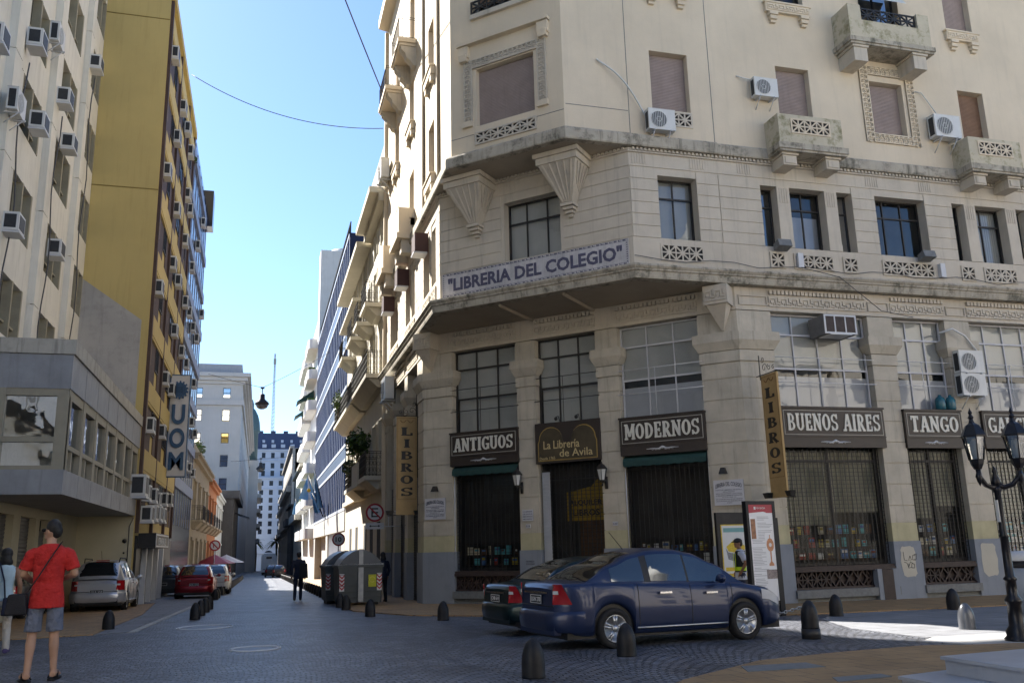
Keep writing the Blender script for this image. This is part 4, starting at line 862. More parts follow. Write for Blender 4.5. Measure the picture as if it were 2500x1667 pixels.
for y0, y1, z, orn in ((40.4,48.0,9.3,1),(48.1,59.2,9.25,1),(40.45,43.3,4.6,1),(46.6,50.6,4.55,1),(41.2,43.5,12.95,1),(45.0,47.0,12.95,1),(48.4,51.0,12.95,1),(53.8,56.4,12.95,1)):
    q = MB(FA); q.box(y0, y1, -.02, .88, z-.2, z); q.taper(y0+.2, y1-.2, 0, .3, z-.6, z-.205, 0, .45); o = q.build('balcony', M_nb, nb)
    railing(o, [FA.p(y0+.05,0,z), FA.p(y0+.05,.83,z), FA.p(y1-.05,.83,z), FA.p(y1-.05,0,z)], 1.1, M_iron, st=.16, orn=orn and y0 < 50, r=.009)
q = MB(FA); q.box(43.6, 46.4, 0, .88, 4.35, 4.62); q.box(43.6, 46.4, .72, .88, 4.62, 5.5); q.box(43.6, 43.8, 0, .72, 4.62, 5.5); q.box(46.2, 46.4, 0, .72, 4.62, 5.5); q.build('planter', M_nb, nb)
q = MB(FA); q.box(40.2, 46.5, -.3, .85, 18.2, 18.5); q.box(40.2, 46.5, -.3, .4, 17.8, 18.196); q.box(40.2, 59.4, -.3, .0, 18.5, 19.3); q.build('cornice', M_nb, nb)
for e in ((46.6,59.4,-.3,.8,17.6,17.9),(50.5,59.4,-.3,.6,15.6,15.8),(40.2,59.4,-.02,.2,4.05,4.3)): q = MB(FA); q.box(*e); q.build('cornice', M_nb, nb)
q = MB(FA); q.box(42, 50, -4.5, -.2, 19.3, 22.0); q.build('roof_room', mat('pinkish_render', (.38,.32,.30), .9, .1), nb)
for y in (41.6, 44.4, 47.2, 51.5, 55): q = MB(FA); q.box(y, y+1.1, -.2, .02, -1.1, 2.6); q.build('door', M_dark, nb)
gb = thing('glass_block', 'dark blue curtain wall office block with white steel bands', 'building', (9,76,-1))
q = MB(FA); q.box(59.5, 94.4, -10, 0, 3.9, 23.1); q.build('curtain_wall', mat('blue_glass', (.016,.024,.055), .5, .4, .5, spec=0.0), gb)
M_wst = mat('white_steel', (.52,.56,.64), .4, .05, 2)
for z in (22.9, 19.95, 18.95, 16.05, 15.05, 12.15, 11.15, 8.2, 7.2, 4.0):
    q = MB(FA); q.box(59.5, 94.4, 0, .06, z-.10, z+.10); q.build('band', M_wst, gb)
for z in (19.1, 15.2, 11.3, 7.35):
    q = MB(FA); q.box(59.5, 94.4, .0, .03, z-.01, z+.72); q.build('spandrel', mat('steel_blue', (.06,.08,.13), .4, .1, 1), gb)
for k in range(22): q = MB(FA); q.box(59.5+k*1.66, 59.60+k*1.66, 0, .022, 4, 23); q.build('mullion', M_wst, gb)
q = MB(FA); q.box(59.5, 94.4, -10, .05, 2.6, 3.86); q.box(59.5, 62, -10, .0, -2, 2.6); q.box(75, 77, -10, 0, -2, 2.6); q.box(92, 94.4, -10, 0, -2, 2.6); q.box(62, 92, -10, -.6, -2, 2.6); q.build('base', M_party, gb)
for k in range(14): q = MB(FA); q.box(62.2+k*1.0, 62.3+k*1.0, -.5, -.1, -2, 2.6); q.build('base_mullion', M_wst, gb)
railing(gb, [FA.p(60,-.1,23.1), FA.p(94,-.1,23.1)], 1.0, M_iron, st=.5, r=.03)
q = MB(FA); q.box(92, 94.45, -10, .1, 23.1, 32.8); q.build('end_wall', M_wh, gb)
rb = thing('round_balcony_block', 'white apartment block with rounded balconies behind the glass block', 'building', (9,105,-2))
q = MB(FA); q.box(94.6, 122, -10, 0, -3, 26); q.box(96, 120, -8, -1, 26, 30); q.build('wall', M_wh, rb)
for k in range(7):
    z = 2.6+k*3.35
    for y0, y1 in ((95.2,103.4),(106,119)):
        q = MB(FA); pts = [(y0,0),(y0,.6),(y0+.25,.85),(y0+.7,1.0),(y1-.7,1.0),(y1-.25,.85),(y1,.6),(y1,0)]; P3 = [FA.p(a,b,0) for a, b in pts]; q.plan([(p.x,p.y) for p in P3], z, z+1.05); o = q.build('balcony', M_wh, rb)
        q = MB(FA); q.box(y0+.3, y1-.3, .2, .9, z+1.05, z+1.3); 
        if k in (1,4,5): q.build('planting', mat('balcony_green', (.05,.09,.02), .8, .4, 8), o)
for z, y in ((17.4,98.5),(16.6,104.5)): q = MB(FA); q.add([FA.p(y,.1,z+1.3),FA.p(y+4,.1,z+1.3),FA.p(y+4,1.9,z),FA.p(y,1.9,z)], [(0,1,2,3)]); q.add([FA.p(y,.1,z+1.3),FA.p(y,1.9,z),FA.p(y,.1,z)], [(0,1,2)]); q.build('awning', M_green, rb)
for k in range(3): q = MB(); q.lathe([(2.6-.5*k,30+k*2),(2.6-.5*k,31.7+k*2)], (8.4,101,0), 16); q.build('turret', M_wh, rb)
def rblock(name, lab, y0, y1, h, m, x=XA):
    t = thing(name, lab, 'building', (x+4,(y0+y1)/2,-3)); fr = Fr((x,0,0), (0,1,0), (-1,0,0)); n = max(3, int((y1-y0)/4)); st = (y1-y0)/n
    hs = [(y0+st*(k+.3), y0+st*(k+.68), z, z+1.9) for k in range(n) for z in [1.0+3.4*i for i in range(int((h-2)/3.4))]]
    q = MB(fr); wall(q, y0, y1, -6, h, hs, .3); q.box(y0, y1, -8, -.5, -6, h-.1); q.plan([(x,y0),(x+8,y0),(x+8,y0+.2),(x,y0+.2)], -6, h); q.build('wall', m, t)
    q = MB(fr); q.box(y0, y1, -.3, .5, h, h+.4); q.build('cornice', m, t)
    for a, b, c, d in hs: q = MB(fr); q.rect(a, b, c, d, -.2); q.build('pane', M_navy, t)
    for i in range(1, int(h/6.8)+1): q = MB(fr); q.box(y0+1, y1-1, 0, .9, i*6.6-1.1, i*6.6); q.build('balcony', m, t)
    return t
rblock('ornate_house', 'low cream house with cornice beyond the rounded balconies', 122.3, 150, 12.5, M_nb)
rblock('dark_house', 'dark narrow house front further along the right side', 150.2, 168, 8.5, M_dkst, 4.9)
rblock('far_house', 'grey far house with pale party wall on the right side', 168.2, 230, 20, M_party)
rblock('last_house', 'farthest house on the right side before the street end', 230.5, 310, 17, M_pale, 6.0)
# ================================================================== lettering
def fit(mb, txt_, fr, u0, u1, z0, z1, d, bold=.0, depth=.008, flip=False):
    t = MB(); t.text(txt_, 1.0, lambda x,y,e: Vector((x,y,e)), depth, bold)
    xs = [v.x for v in t.v]; ys = [v.y for v in t.v]; a, b, c, e = min(xs), max(xs), min(ys), max(ys)
    vs = [fr.p(u0+(v.x-a)/(b-a)*(u1-u0), d+v.z, z0+(v.y-c)/(e-c)*(z1-z0)) for v in t.v]; mb.add(vs, t.f)
# slab serif glyphs on a 6 x 10 grid: strokes ('l',x0,y0,x1,y1,w) and arcs ('a',cx,cy,rx,ry,from,to,w)
def sf_(x, y, w=3.0): return ('l', x-w/2, y, x+w/2, y, 1.1)
GL = {
 'A': (7, [('l',1.1,0,3.3,10,1.3),('l',3.7,10,5.9,0,2.0),('l',2,3.4,5,3.4,1.1),sf_(1.1,.5),sf_(5.9,.5)]),
 'N': (7.2, [('l',1.3,0,1.3,10,1.4),('l',1.4,9.3,5.6,.8,2.0),('l',5.8,0,5.8,10,1.4),sf_(1.2,.5,2.8),sf_(1.2,9.5,2.6),sf_(5.8,9.5,2.6)]),
 'T': (6.6, [('l',3.3,0,3.3,10,2.1),('l',.4,9.4,6.2,9.4,1.3),('l',.9,7.6,.9,9.6,1.0),('l',5.7,7.6,5.7,9.6,1.0),sf_(3.3,.5,3.6)]),
 'I': (3.6, [('l',1.8,0,1.8,10,2.1),sf_(1.8,.5),sf_(1.8,9.5)]),
 'G': (6.8, [('a',3.5,5,2.45,4.35,50,320,1.9),('l',5.6,.6,5.6,4.4,1.7),('l',3.7,4.2,6.6,4.2,1.1),('l',5.7,7.2,5.7,9.9,1.0)]),
 'U': (7, [('l',1.5,3,1.5,10,2.0),('l',5.6,3,5.6,10,1.5),('a',3.55,3.2,2.05,2.6,180,360,1.7),sf_(1.5,9.5),sf_(5.6,9.5,2.6)]),
 'O': (6.8, [('a',3.4,5,2.4,4.3,0,360,2.0)]),
 'S': (6, [('a',3,7.2,1.95,2.15,20,270,1.6),('a',3,2.8,1.95,2.15,-160,90,1.6),('l',5.1,7,5.1,9.9,1.0),('l',.9,.1,.9,3,1.0)]),
 'M': (8.4, [('l',1.3,0,1.3,10,1.4),('l',1.6,9.6,4.2,2,2.0),('l',4.2,2,6.7,9.6,1.3),('l',7,0,7,10,2.0),sf_(1.3,.5,2.6),sf_(7,.5,2.8),sf_(1.2,9.5,2.4),sf_(7.1,9.5,2.6)]),
 'D': (6.8, [('l',1.6,0,1.6,10,2.0),('a',2.2,5,3.4,4.35,-90,90,1.8),('l',.4,.55,2.4,.55,1.1),('l',.4,9.45,2.4,9.45,1.1)]),
 'E': (6, [('l',1.6,0,1.6,10,2.0),('l',.4,.55,5.4,.55,1.1),('l',.4,9.45,5.3,9.45,1.1),('l',1.6,5,4.2,5,1.1),('l',5.1,.2,5.1,3,1.0),('l',5,7.2,5,9.8,1.0),('l',4.2,3.9,4.2,6.1,.9)]),
 'R': (6.9, [('l',1.6,0,1.6,10,2.0),('a',2.6,7.2,2.3,2.3,-90,90,1.7),('l',.4,9.45,2.8,9.45,1.1),('l',1.6,4.9,2.8,4.9,1.1),('l',3.2,4.8,5.6,.3,1.9),sf_(1.6,.5),sf_(5.7,.5,2.2)]),
 'B': (6.5, [('l',1.6,0,1.6,10,2.0),('a',2.6,7.3,2.2,2.2,-90,90,1.6),('a',2.6,2.8,2.7,2.3,-90,90,1.7),('l',.4,9.45,2.8,9.45,1.1),('l',.4,.55,2.8,.55,1.1),('l',1.6,5.1,2.9,5.1,1.0)]),
 'C': (6.4, [('a',3.5,5,2.45,4.35,45,315,1.9),('l',5.6,7.2,5.6,9.9,1.0),('l',5.6,.2,5.6,2.6,.9)]),
 'H': (7.2, [('l',1.6,0,1.6,10,1.9),('l',5.6,0,5.6,10,1.9),('l',1.6,5,5.6,5,1.2),sf_(1.6,.5,2.8),sf_(5.6,.5,2.8),sf_(1.6,9.5,2.8),sf_(5.6,9.5,2.8)]),
 'L': (6, [('l',1.8,0,1.8,10,2.1),sf_(1.8,9.5),('l',.4,.55,5.4,.55,1.2),('l',5.2,.2,5.2,3.2,1.1)]),
 ' ': (3.4, [])}
def slab_text(mb, s, fr, u0, u1, z0, z1, d, dep=.012):
    tot = sum(GL[c][0] for c in s)+.5*(len(s)-1); kx = (u1-u0)/tot; kz = (z1-z0)/10; x = 0; e = 0
    for c in s:
        w, st = GL[c]
        for q in st:
            e += 1; dd = dep+(e % 7)*.0007
            if q[0] == 'l':
                _, a, b, c2, e2, ww = q; pa = (u0+(x+a)*kx, z0+b*kz); pb = (u0+(x+c2)*kx, z0+e2*kz)
                ang = math.atan2((e2-b)*kz, (c2-a)*kx); wd = ww*math.hypot(math.sin(ang)*kx, math.cos(ang)*kz)
                mb.bar(pa, pb, wd, d, d+dd)
            else:
                _, cx, cy, rx, ry, a0, a1, ww = q; n = max(6, int(abs(a1-a0)/18)); po = []; pi_ = []
                for i in range(n+1):
                    t = R(a0+(a1-a0)*i/n); tw = ww*(.55+.45*abs(math.cos(t)))
                    po.append((u0+(x+cx+(rx+tw/2)*math.cos(t))*kx, z0+(cy+(ry+ww*.32)*math.sin(t))*kz)); pi_.append((u0+(x+cx+(rx-tw/2)*math.cos(t))*kx, z0+(cy+(ry-ww*.32)*math.sin(t))*kz))
                for i in range(n): mb.prism([po[i],po[i+1],pi_[i+1],pi_[i]], d, d+dd)
        x += w+.5
# ---- tile sign
CB2 = FC(C2); u0, u1 = cu(5.43), cu(10.0)
M_tile = tiles('glazed_tiles', (.46,.45,.47), (.52,.50,.50), (.36,.34,.34), .16, .16, .3, 0); M_tink = mat('tile_ink', (.075,.075,.125), .4, .25, 6)
q = MB(CB2); q.box(u0, u1, -.01, .03, 9.16, 9.95)
sg = solo(q, 'tile_sign', M_tile, 'long glazed tile sign with blue lettering under the corner window', 'sign', loc=CB2.p(3.3,.02,9.16)); WL[sg.name] = sg.location.copy()
q = MB(CB2); fit(q, '"LIBRERIA DEL COLEGIO"', CB2, u0+.22, u1-.2, 9.34, 9.78, .031, .035); q.build('lettering', M_tink, sg)
q = MB(CB2)
for z in (9.185, 9.895):
    n = 46; st = (u1-u0-.06)/n
    for k in range(n): q.box(u0+.03+k*st, u0+.03+k*st+st*.62, .03, .034, z, z+.012+.018*(k%2)); q.box(u0+.03+k*st, u0+.03+k*st+st*.18, .03, .0345, z, z+.04)
for u in (u0+.03, u1-.07):
    for k in range(9): q.box(u, u+.04, .03, .034, 9.25+k*.07, 9.28+k*.07)
for z in (9.17, 9.235, 9.885, 9.94): q.box(u0+.015, u1-.015, .03, .0335, z-.004, z+.004)
q.build('border', M_tink, sg)
# ---- shop boards
def flourish(mb, fr, u, z, d, s=.34):
    for sg_ in (-1,1):
        pts = [fr.p(u+sg_*s*t, d, z+.045*math.exp(-4*t)*math.cos(9*t)+.01) for t in [i/14 for i in range(15)]]; mb.tube(pts, [.028*(1-i/15)+.004 for i in range(15)], 4, smooth=False)
        for t in (.2,.42,.62): mb.tube([fr.p(u+sg_*s*(t+.07*math.cos(a)), d, z-.005+.025*math.sin(a)) for a in [i*.9 for i in range(7)]], .006, 3, cap=False)
    mb.ball(fr.p(u,d,z+.03), .035, n=8)
def board(fr, u0, u1, z0, z1, word, lab, w0=None):
    q = MB(fr); q.box(u0, u1, -.02, .10, z0, z1); q.box(u0-.015, u1+.015, -.02, .14, z1-.025, z1+.03); q.box(u0, u1, .10, .125, z0+.30, z0+.325)
    t = solo(q, 'shop_sign', M_brown, lab, 'sign', 'shop signs over the bays', fr.p((u0+u1)/2,0,z0)); WL[t.name] = t.location.copy()
    f = MB(fr); a, b = z0+.36, z1-.08
    for x0, x1, y0, y1 in ((u0+.07,u1-.07,b-.018,b),(u0+.07,u1-.07,a,a+.018),(u0+.07,u0+.09,a+.018,b-.018),(u1-.09,u1-.07,a+.018,b-.018)): f.box(x0, x1, .10, .11, y0, y1)
    f.build('outline', mat('outline_paint', (.33,.31,.27), .5, .05), t)
    wd = u1-u0; m_ = .17
    l = MB(fr); slab_text(l, word, fr, u0+m_, (u1-m_) if w0 is None else w0, a+.12, b-.1, .10, .028); l.build('lettering', M_letter, t)
    o = MB(fr); flourish(o, fr, (u0+u1)/2, z0+.15, .105, min(.5, wd*.2)); o.build('ornament', M_metal, t)
board(FC0, 1.16, 3.78, 3.98, 5.08, 'ANTIGUOS', 'brown shop sign lettered ANTIGUOS over the leftmost bay of the cut corner')
board(FC0, 7.34, 10.02, 3.90, 5.03, 'MODERNOS', 'brown shop sign lettered MODERNOS right of the entrance')
board(FB, 14.36, 17.84, 3.90, 5.06, 'BUENOS AIRES', 'brown shop sign lettered BUENOS AIRES on the right face')
board(FB, 18.58, 20.66, 3.90, 5.04, 'TANGO', 'brown shop sign lettered TANGO on the right face')
board(FB, 21.45, 24.7, 3.90, 5.04, 'GAUCHESCA', 'brown shop sign partly hidden behind the lamp lanterns')
q = MB(FC0); a, b = 4.42, 6.68
q.box(a, b, -.02, .09, 3.86, 5.14)
ds = solo(q, 'door_sign', M_brown, 'dark painted sign with gold lettering and a scalloped top over the shop entrance', 'sign', loc=FC0.p(5.5,0,3.86)); WL[ds.name] = ds.location.copy()
def scallop(off):
    c = (a+b)/2; P = []; w = (b-a)/2-.1-off; zs = 3.93+off; zt = 4.48
    P += [(c-w,zs),(c+w,zs),(c+w,zt)]
    for i in range(11): t = i/10*math.pi; P.append((c+w*.56+w*.40*math.cos(t), zt+.12+(.40-off)*math.sin(t)))
    for i in range(1,8): t = i/8*math.pi; P.append((c+w*.16*math.cos(t), zt+.12-.14*math.sin(t)))
    for i in range(11): t = i/10*math.pi; P.append((c-w*.56+w*.40*math.cos(t), zt+.12+(.40-off)*math.sin(t)))
    P.append((c-w,zt)); return P
f = MB(FC0); f.prism(scallop(0), .085, .096); f.build('gilt_edge', M_gold, ds); f = MB(FC0); f.prism(scallop(.03), .09, .102); f.build('field', mat('olive_field', (.055,.042,.022), .5, .4, 2.5), ds)
l = MB(FC0); fit(l, 'La Librería', FC0, 4.72, 5.98, 4.3, 4.56, .103, .006); fit(l, 'de Avila', FC0, 5.28, 6.42, 4.03, 4.27, .103, .006); fit(l, 'Desde 1765', FC0, 4.58, 5.12, 3.97, 4.06, .103, .0); l.build('lettering', mat('gilt_letter', (.50,.40,.20), .5, .05), ds)
for u in (5.3, 6.0): k = MB(FC0); k.tube([FC0.p(u,.05,5.16),FC0.p(u+.1,.35,5.28),FC0.p(u+.1,.5,5.24)], .014, 5); k.ball(FC0.p(u+.1,.52,5.18), .06, n=8); k.build('spot_lamp', M_iron, ds)
q = MB(FA); q.box(32.2, 33.9, .16, .2, 3.75, 5.05); t = solo(q, 'shop_sign', mat('sign_sunlit', (.45,.46,.5), .6, .08), 'shop sign coloured as sunlit, seen edgewise behind the left hanging banner', 'sign', 'shop signs over the bays', FA.p(33,.16,3.75)); WL[t.name] = t.location.copy()  # sunlit look is put into the board's light base colour
q = MB(FA); fit(q, 'USTOS', Fr((XA,66.1,0),(0,-1,0),(-1,0,0)), 32.35, 33.7, 4.25, 4.8, .201, .02); q.build('lettering', M_metal, t)
# ---- hanging banners
M_ban = mat('banner_ochre', (.42,.28,.12), .7, .12, 3, streak=.15); M_bink = mat('banner_ink', (.022,.016,.013), .5, .2, 5)
def banner(fr, u0, u1, z0, z1, lab, side):
    q = MB(fr); q.box(u0, u1, -.03, .03, z0, z1); q.taper(u0, u1, -.025, .025, z0-.5, z0-.004, 0)
    t = solo(q, 'hanging_banner', M_ban, lab, 'banner', 'hanging banners', fr.p((u0+u1)/2,0,z0)); WL[t.name] = t.location.copy()
    l = MB(fr); n = 6; wd = u1-u0; h = (z1-z0-.42)/n
    for i, c in enumerate('LIBROS'):
        zc = z1-.34-h*(i+1); w = wd*(.62 if c != 'I' else .34); c0 = (u0+u1)/2; slab_text(l, c, fr, c0-w/2, c0+w/2, zc+.08, zc+h-.05, .030, .01)
    l.build('lettering', M_bink, t)
    f = MB(fr); 
    for x0, x1, y0, y1 in ((u0+.035,u1-.035,z0+.05,z0+.06),(u0+.035,u1-.035,z1-.06,z1-.05),(u0+.035,u0+.043,z0+.06,z1-.06),(u1-.043,u1-.035,z0+.06,z1-.06)): f.box(x0, x1, .03, .036, y0, y1)
    for sg_ in (-1,1): f.tube([fr.p((u0+u1)/2+sg_*(.02+.22*k/8), .034, z1-.12-.10*math.sin(k/8*3)) for k in range(9)], .014, 3)
    f.build('outline', mat('banner_line', (.16,.07,.02), .6, .1), t)
    k = MB(fr); k.tube([fr.p(u0-.25*side if side>0 else u0-.02,0,z1+.03), fr.p(u1+(.02 if side>0 else .25),0,z1+.03)], .016, 5); k.tube([fr.p(u0-.06 if side>0 else u1+.06,0,z1-.1), fr.p(u0-.06 if side>0 else u1+.06,0,z1+.62)], .016, 5)
    for cx, cz, r, a0 in ((.18,.17,.13,0),(.42,.15,.10,2),(.12,.42,.09,4),(.62,.11,.07,1)):
        x = (u0+cx*wd/.78 if side > 0 else u1-cx*wd/.78); pts = [fr.p(x+r*(1-.07*i)*math.cos(a0+i*.6)*1.0, 0, z1+.05+cz+r*(1-.07*i)*math.sin(a0+i*.6)) for i in range(13)]; k.tube(pts, .010, 4)
    k.build('scroll_bracket', M_iron, t)
    k = MB(fr); e = u0-.15 if side > 0 else u1+.1; k.tube([fr.p(e,0,z0-.45), fr.p((u1+.35) if side > 0 else (u0-.3),0,z0-.52)], .016, 5)
    k.build('lamp_arm', M_iron, t)
    for u in ((u0-.0, u1+.3) if side > 0 else (u0-.25,u1)): k = MB(fr); k.taper(u-.09, u+.09, .05, .18, z0-.5, z0-.35, .05, .03); k.build('spot_lamp', M_iron, t)
banner(Fr((13.72,0,0),(0,-1,0),(-1,0,0)), -22.02, -21.22, 2.95, 5.9, 'ochre hanging LIBROS banner on the right side of the cut corner', 1)
banner(Fr((0,31.6,0),(1,0,0),(0,-1,0)), 4.62, 5.36, 3.0, 6.0, 'ochre hanging LIBROS banner on the street side, by the left corner pier', -1)
# ---- plaques
M_plq = mat('white_plaque', (.50,.50,.53), .4, .05, 3); M_pink = mat('plaque_ink', (.06,.06,.08), .5, .1)
def plaque(fr, u0, u1, z0, z1, lab, lines, head=None, col=None):
    q = MB(fr); q.box(u0, u1, .036, .06, z0, z1); t = solo(q, 'wall_plaque', M_plq, lab, 'plaque', None, fr.p((u0+u1)/2,.04,z0)); WL[t.name] = t.location.copy()
    l = MB(fr); h = z1-z0; w = u1-u0; z = z1-.05*h
    if head:
        tt = MB(); tt.text(head, 1, lambda x,y,e: Vector((x,y,e)), .004, .012); xs = [v.x for v in tt.v]; m_ = max(map(abs, xs))
        l.add([fr.p((u0+u1)/2+v.x/m_*w*.44, .061+v.z, z1-.24*h+v.y*.16*h/.7-.09*h*(v.x/m_)**2) for v in tt.v], tt.f); z = z1-.36*h
    n = len(lines); st = (z-z0-.06*h)/n
    for i, s in enumerate(lines): hw = min(w*.44, len(s)*st*.36); fit(l, s, fr, (u0+u1)/2-hw, (u0+u1)/2+hw, z-st*(i+.8), z-st*(i+.25), .061, 0, .004)
    l.build('lettering', M_pink, t); return t
TX = ['HOY LA LIBRERIA DE AVILA', 'DECLARADA', 'SITIO DE INTERES CULTURAL', 'LA MAS ANTIGUA LIBRERIA DE BUENOS AIRES', 'HOMENAJE DE', 'LA LEGISLATURA DE LA CIUDAD', 'AUTONOMA DE BUENOS AIRES', '2000']
plaque(FC0, 10.12, 10.98, 2.31, 3.02, 'white enamel plaque with arched heading beside the pier of the right banner', TX, 'LIBRERIA DEL COLEGIO')
plaque(FC0, .1, .92, 2.27, 2.97, 'white enamel plaque with arched heading on the left corner pier', TX, 'LIBRERIA DEL COLEGIO')
plaque(FC0, 3.86, 4.24, 2.1, 2.45, 'small white notice plaque left of the shop door', ['LA LIBRERIA', 'DE AVILA', 'LIBROS ANTIGUOS', 'LIBROS MODERNOS'])
for u, z, s in ((3.98,1.88,['518']),(6.95,1.86,['520'])):
    plaque(FC0, u, u+.16, z, z+.12, 'tiny white house number plate on the pier %s of the door' % ('left' if u < 5 else 'right'), s)
for u, lab in ((3.9,'left'),(6.8,'right')):
    q = MB(FC0); fit(q, 'PROHIBIDO', FC0, u+.05, u+.33, .83, .88, .036, .004, .003); fit(q, 'ESTACIONAR', FC0, u+.04, u+.34, .75, .80, .036, .004, .003); P_('stencil', q, M_pink)
q = MB(FC0); 
for u, lab in ((.6,'left corner'),(10.45,'right corner')):
    q = MB(FC0); q.tube([FC0.p(u,0,3.2),FC0.p(u+.05,.22,3.22)], .014, 5); q.taper(u-.08, u+.14, .18, .34, 3.18, 3.36, -.05, -.06); solo(q, 'spot_lamp', M_iron, 'small black spotlight over the white plaque on the %s pier' % lab, 'spotlight')
# ---- wall lanterns
M_frost = mat('lantern_glass', (.55,.55,.53), .25, .06, 5)
def wall_lantern(u, lab):
    c = FC0.p(u, .34, 3.38); t = thing('wall_lantern', lab, 'lantern', c, 'wall lanterns by the door'); local(t)
    g = MB(); g.lathe([(.085,-.17),(.15,.15)], (0,0,0), 6, False); g.build('glass', M_frost, t)
    k = MB(); k.lathe([(.17,.15),(.175,.18),(.10,.28),(.03,.33),(.02,.38),(.001,.40)], (0,0,0), 6, False); k.lathe([(.001,-.27),(.03,-.25),(.09,-.19),(.095,-.165)], (0,0,0), 6, False)
    for i in range(6): a_ = i*math.pi/3; k.tube([(.09*math.cos(a_),.09*math.sin(a_),-.17),(.155*math.cos(a_),.155*math.sin(a_),.15)], .010, 4)
    n = -FC0.n; k.tube([Vector((0,0,-.2)), n*.16+Vector((0,0,-.24)), n*.30+Vector((0,0,-.14))], .02, 5); k.tube([n*.30+Vector((0,0,-.42)), n*.30+Vector((0,0,-.05))], .05, 6); k.lathe([(.001,-.36),(.03,-.33),(.02,-.27)], (0,0,0), 8); k.build('frame', M_iron, t)
wall_lantern(3.86, 'black wall lantern left of the shop entrance'); wall_lantern(6.8, 'black wall lantern right of the shop entrance')
# ---- air conditioners
def ac_unit(name='air_conditioner', w=.82, h=.62, dep=.32):
    t = thing(name, 'x', 'air conditioner'); local(t); fr = Fr((0,0,0),(1,0,0),(0,-1,0))
    a_ = MB(fr); a_.box(-w/2, w/2, .06, dep, 0, h); a_.box(-w/2-.008, w/2+.008, .05, dep+.004, h, h+.015); a_.build('casing', M_acw, t)
    k = MB(fr); k.box(-w/2-.004, -w/2, .1, dep-.05, .06, h-.06); k.build('side_vent', M_acd, t)
    c = (-w*.12, h*.5); r = h*.40; k = MB(fr); k.prism([(c[0]+r*math.cos(i*math.pi/12), c[1]+r*math.sin(i*math.pi/12)) for i in range(24)], dep, dep+.006); o = k.build('fan_grille', mat('fan_dark', (.10,.105,.105), .5, .1, 5), t)
    k = MB(fr)
    for i in range(9): x = c[0]-r*.88+i*r*.22; hh = math.sqrt(max(0, r*r-(x-c[0])**2)); k.box(x-.006, x+.006, dep+.005, dep+.016, c[1]-hh, c[1]+hh)
    for rr in (r, r*.3): k.tube([fr.p(c[0]+rr*math.cos(i*math.pi/12), dep+.01, c[1]+rr*math.sin(i*math.pi/12)) for i in range(25)], .009, 4)
    k.build('guard', M_acw, o)
    for u in (-w*.3, w*.3):
        k = MB(fr); k.box(u-.02, u+.02, -.02, dep+.06, -.045, -.005); k.bar((u-.001,0),(u,0),.01,0,.01); k.tube([fr.p(u,0,-.34), fr.p(u,dep,-.03)], .016, 4); k.build('bracket', M_metal, t)
    return t
ac0 = ac_unit(); used = [False]
def put_ac(loc, rz, lab, group=None, sc=1.0):
    if not used[0]: used[0] = True; ac0.location = loc; ac0.rotation_euler = (0,0,rz); tag(ac0, lab, None, group); ac0.scale = (sc,)*3; return ac0
    return dup(ac0, loc, rz, lab, group, (sc,)*3)
put_ac((11.12,YB,13.3), 0, 'white air conditioner below the leftmost shutter of the right face, with a long drooping pipe', None, 1.05)
put_ac((14.8,YB,14.85), 0, 'white air conditioner at the left edge of a shutter, above the mossy left balcony', None, 1.0)
put_ac((21.5,YB,14.15), 0, 'white air conditioner left of the brown shutter at the right', None, 1.25)
put_ac((21.12,YB,6.22), 0, 'upper of two stacked air conditioners on the pier above the TANGO sign', None, 1.1)
put_ac((21.1,YB,5.5), 0, 'lower of two stacked air conditioners on the pier above the TANGO sign', None, 1.1)
put_ac((XA-.02,37.2,7.5), -math.pi/2, 'white air conditioner on the street face under the first cornice', None, 1.5)
put_ac((XA,39.3,18.4), -math.pi/2, 'white air conditioner on the upper street face beside the roof of the next house', None, 1.5)
def cable(pts, r, m, lab, cat='cable', name='cable', group=None):
    q = MB(); q.tube(pts, r, 5); return solo(q, name, m, lab, cat, group)
def sagp(a, b, sag, n=14): a = Vector(a); b = Vector(b); return [a.lerp(b, i/n)-Vector((0,0,sag*4*(i/n)*(1-i/n))) for i in range(n+1)]
cable([FB.p(9.25,.02,15.55)]+[FB.p(9.25+1.55*t, .05+.12*math.sin(t*3.14), 15.5-1.75*t+.25*math.sin(t*3.1)-.1*t) for t in [i/10 for i in range(11)]], .028, M_cablew, 'white pipe drooping from the wall to an air conditioner', 'pipe', 'pipe')
cable([FB.p(13.95,.02,15.6),FB.p(14.1,.12,15.5),FB.p(14.4,.15,15.45)], .02, M_cablew, 'short pipe from the wall to the middle air conditioner', 'pipe', 'pipe')
cable([FB.p(20.65,.02,15.9),FB.p(20.9,.08,15.85),FB.p(21.2,.1,15.4),FB.p(21.4,.15,15.0)], .02, M_cablew, 'white pipe curving down to the right air conditioner', 'pipe', 'pipe')
cable([FB.p(20.3,.03,7.5),FB.p(20.7,.2,7.62),FB.p(21.1,.24,7.4),FB.p(21.5,.24,6.9)], .035, M_cablew, 'thick white pipe arching over the stacked air conditioners', 'pipe', 'pipe')
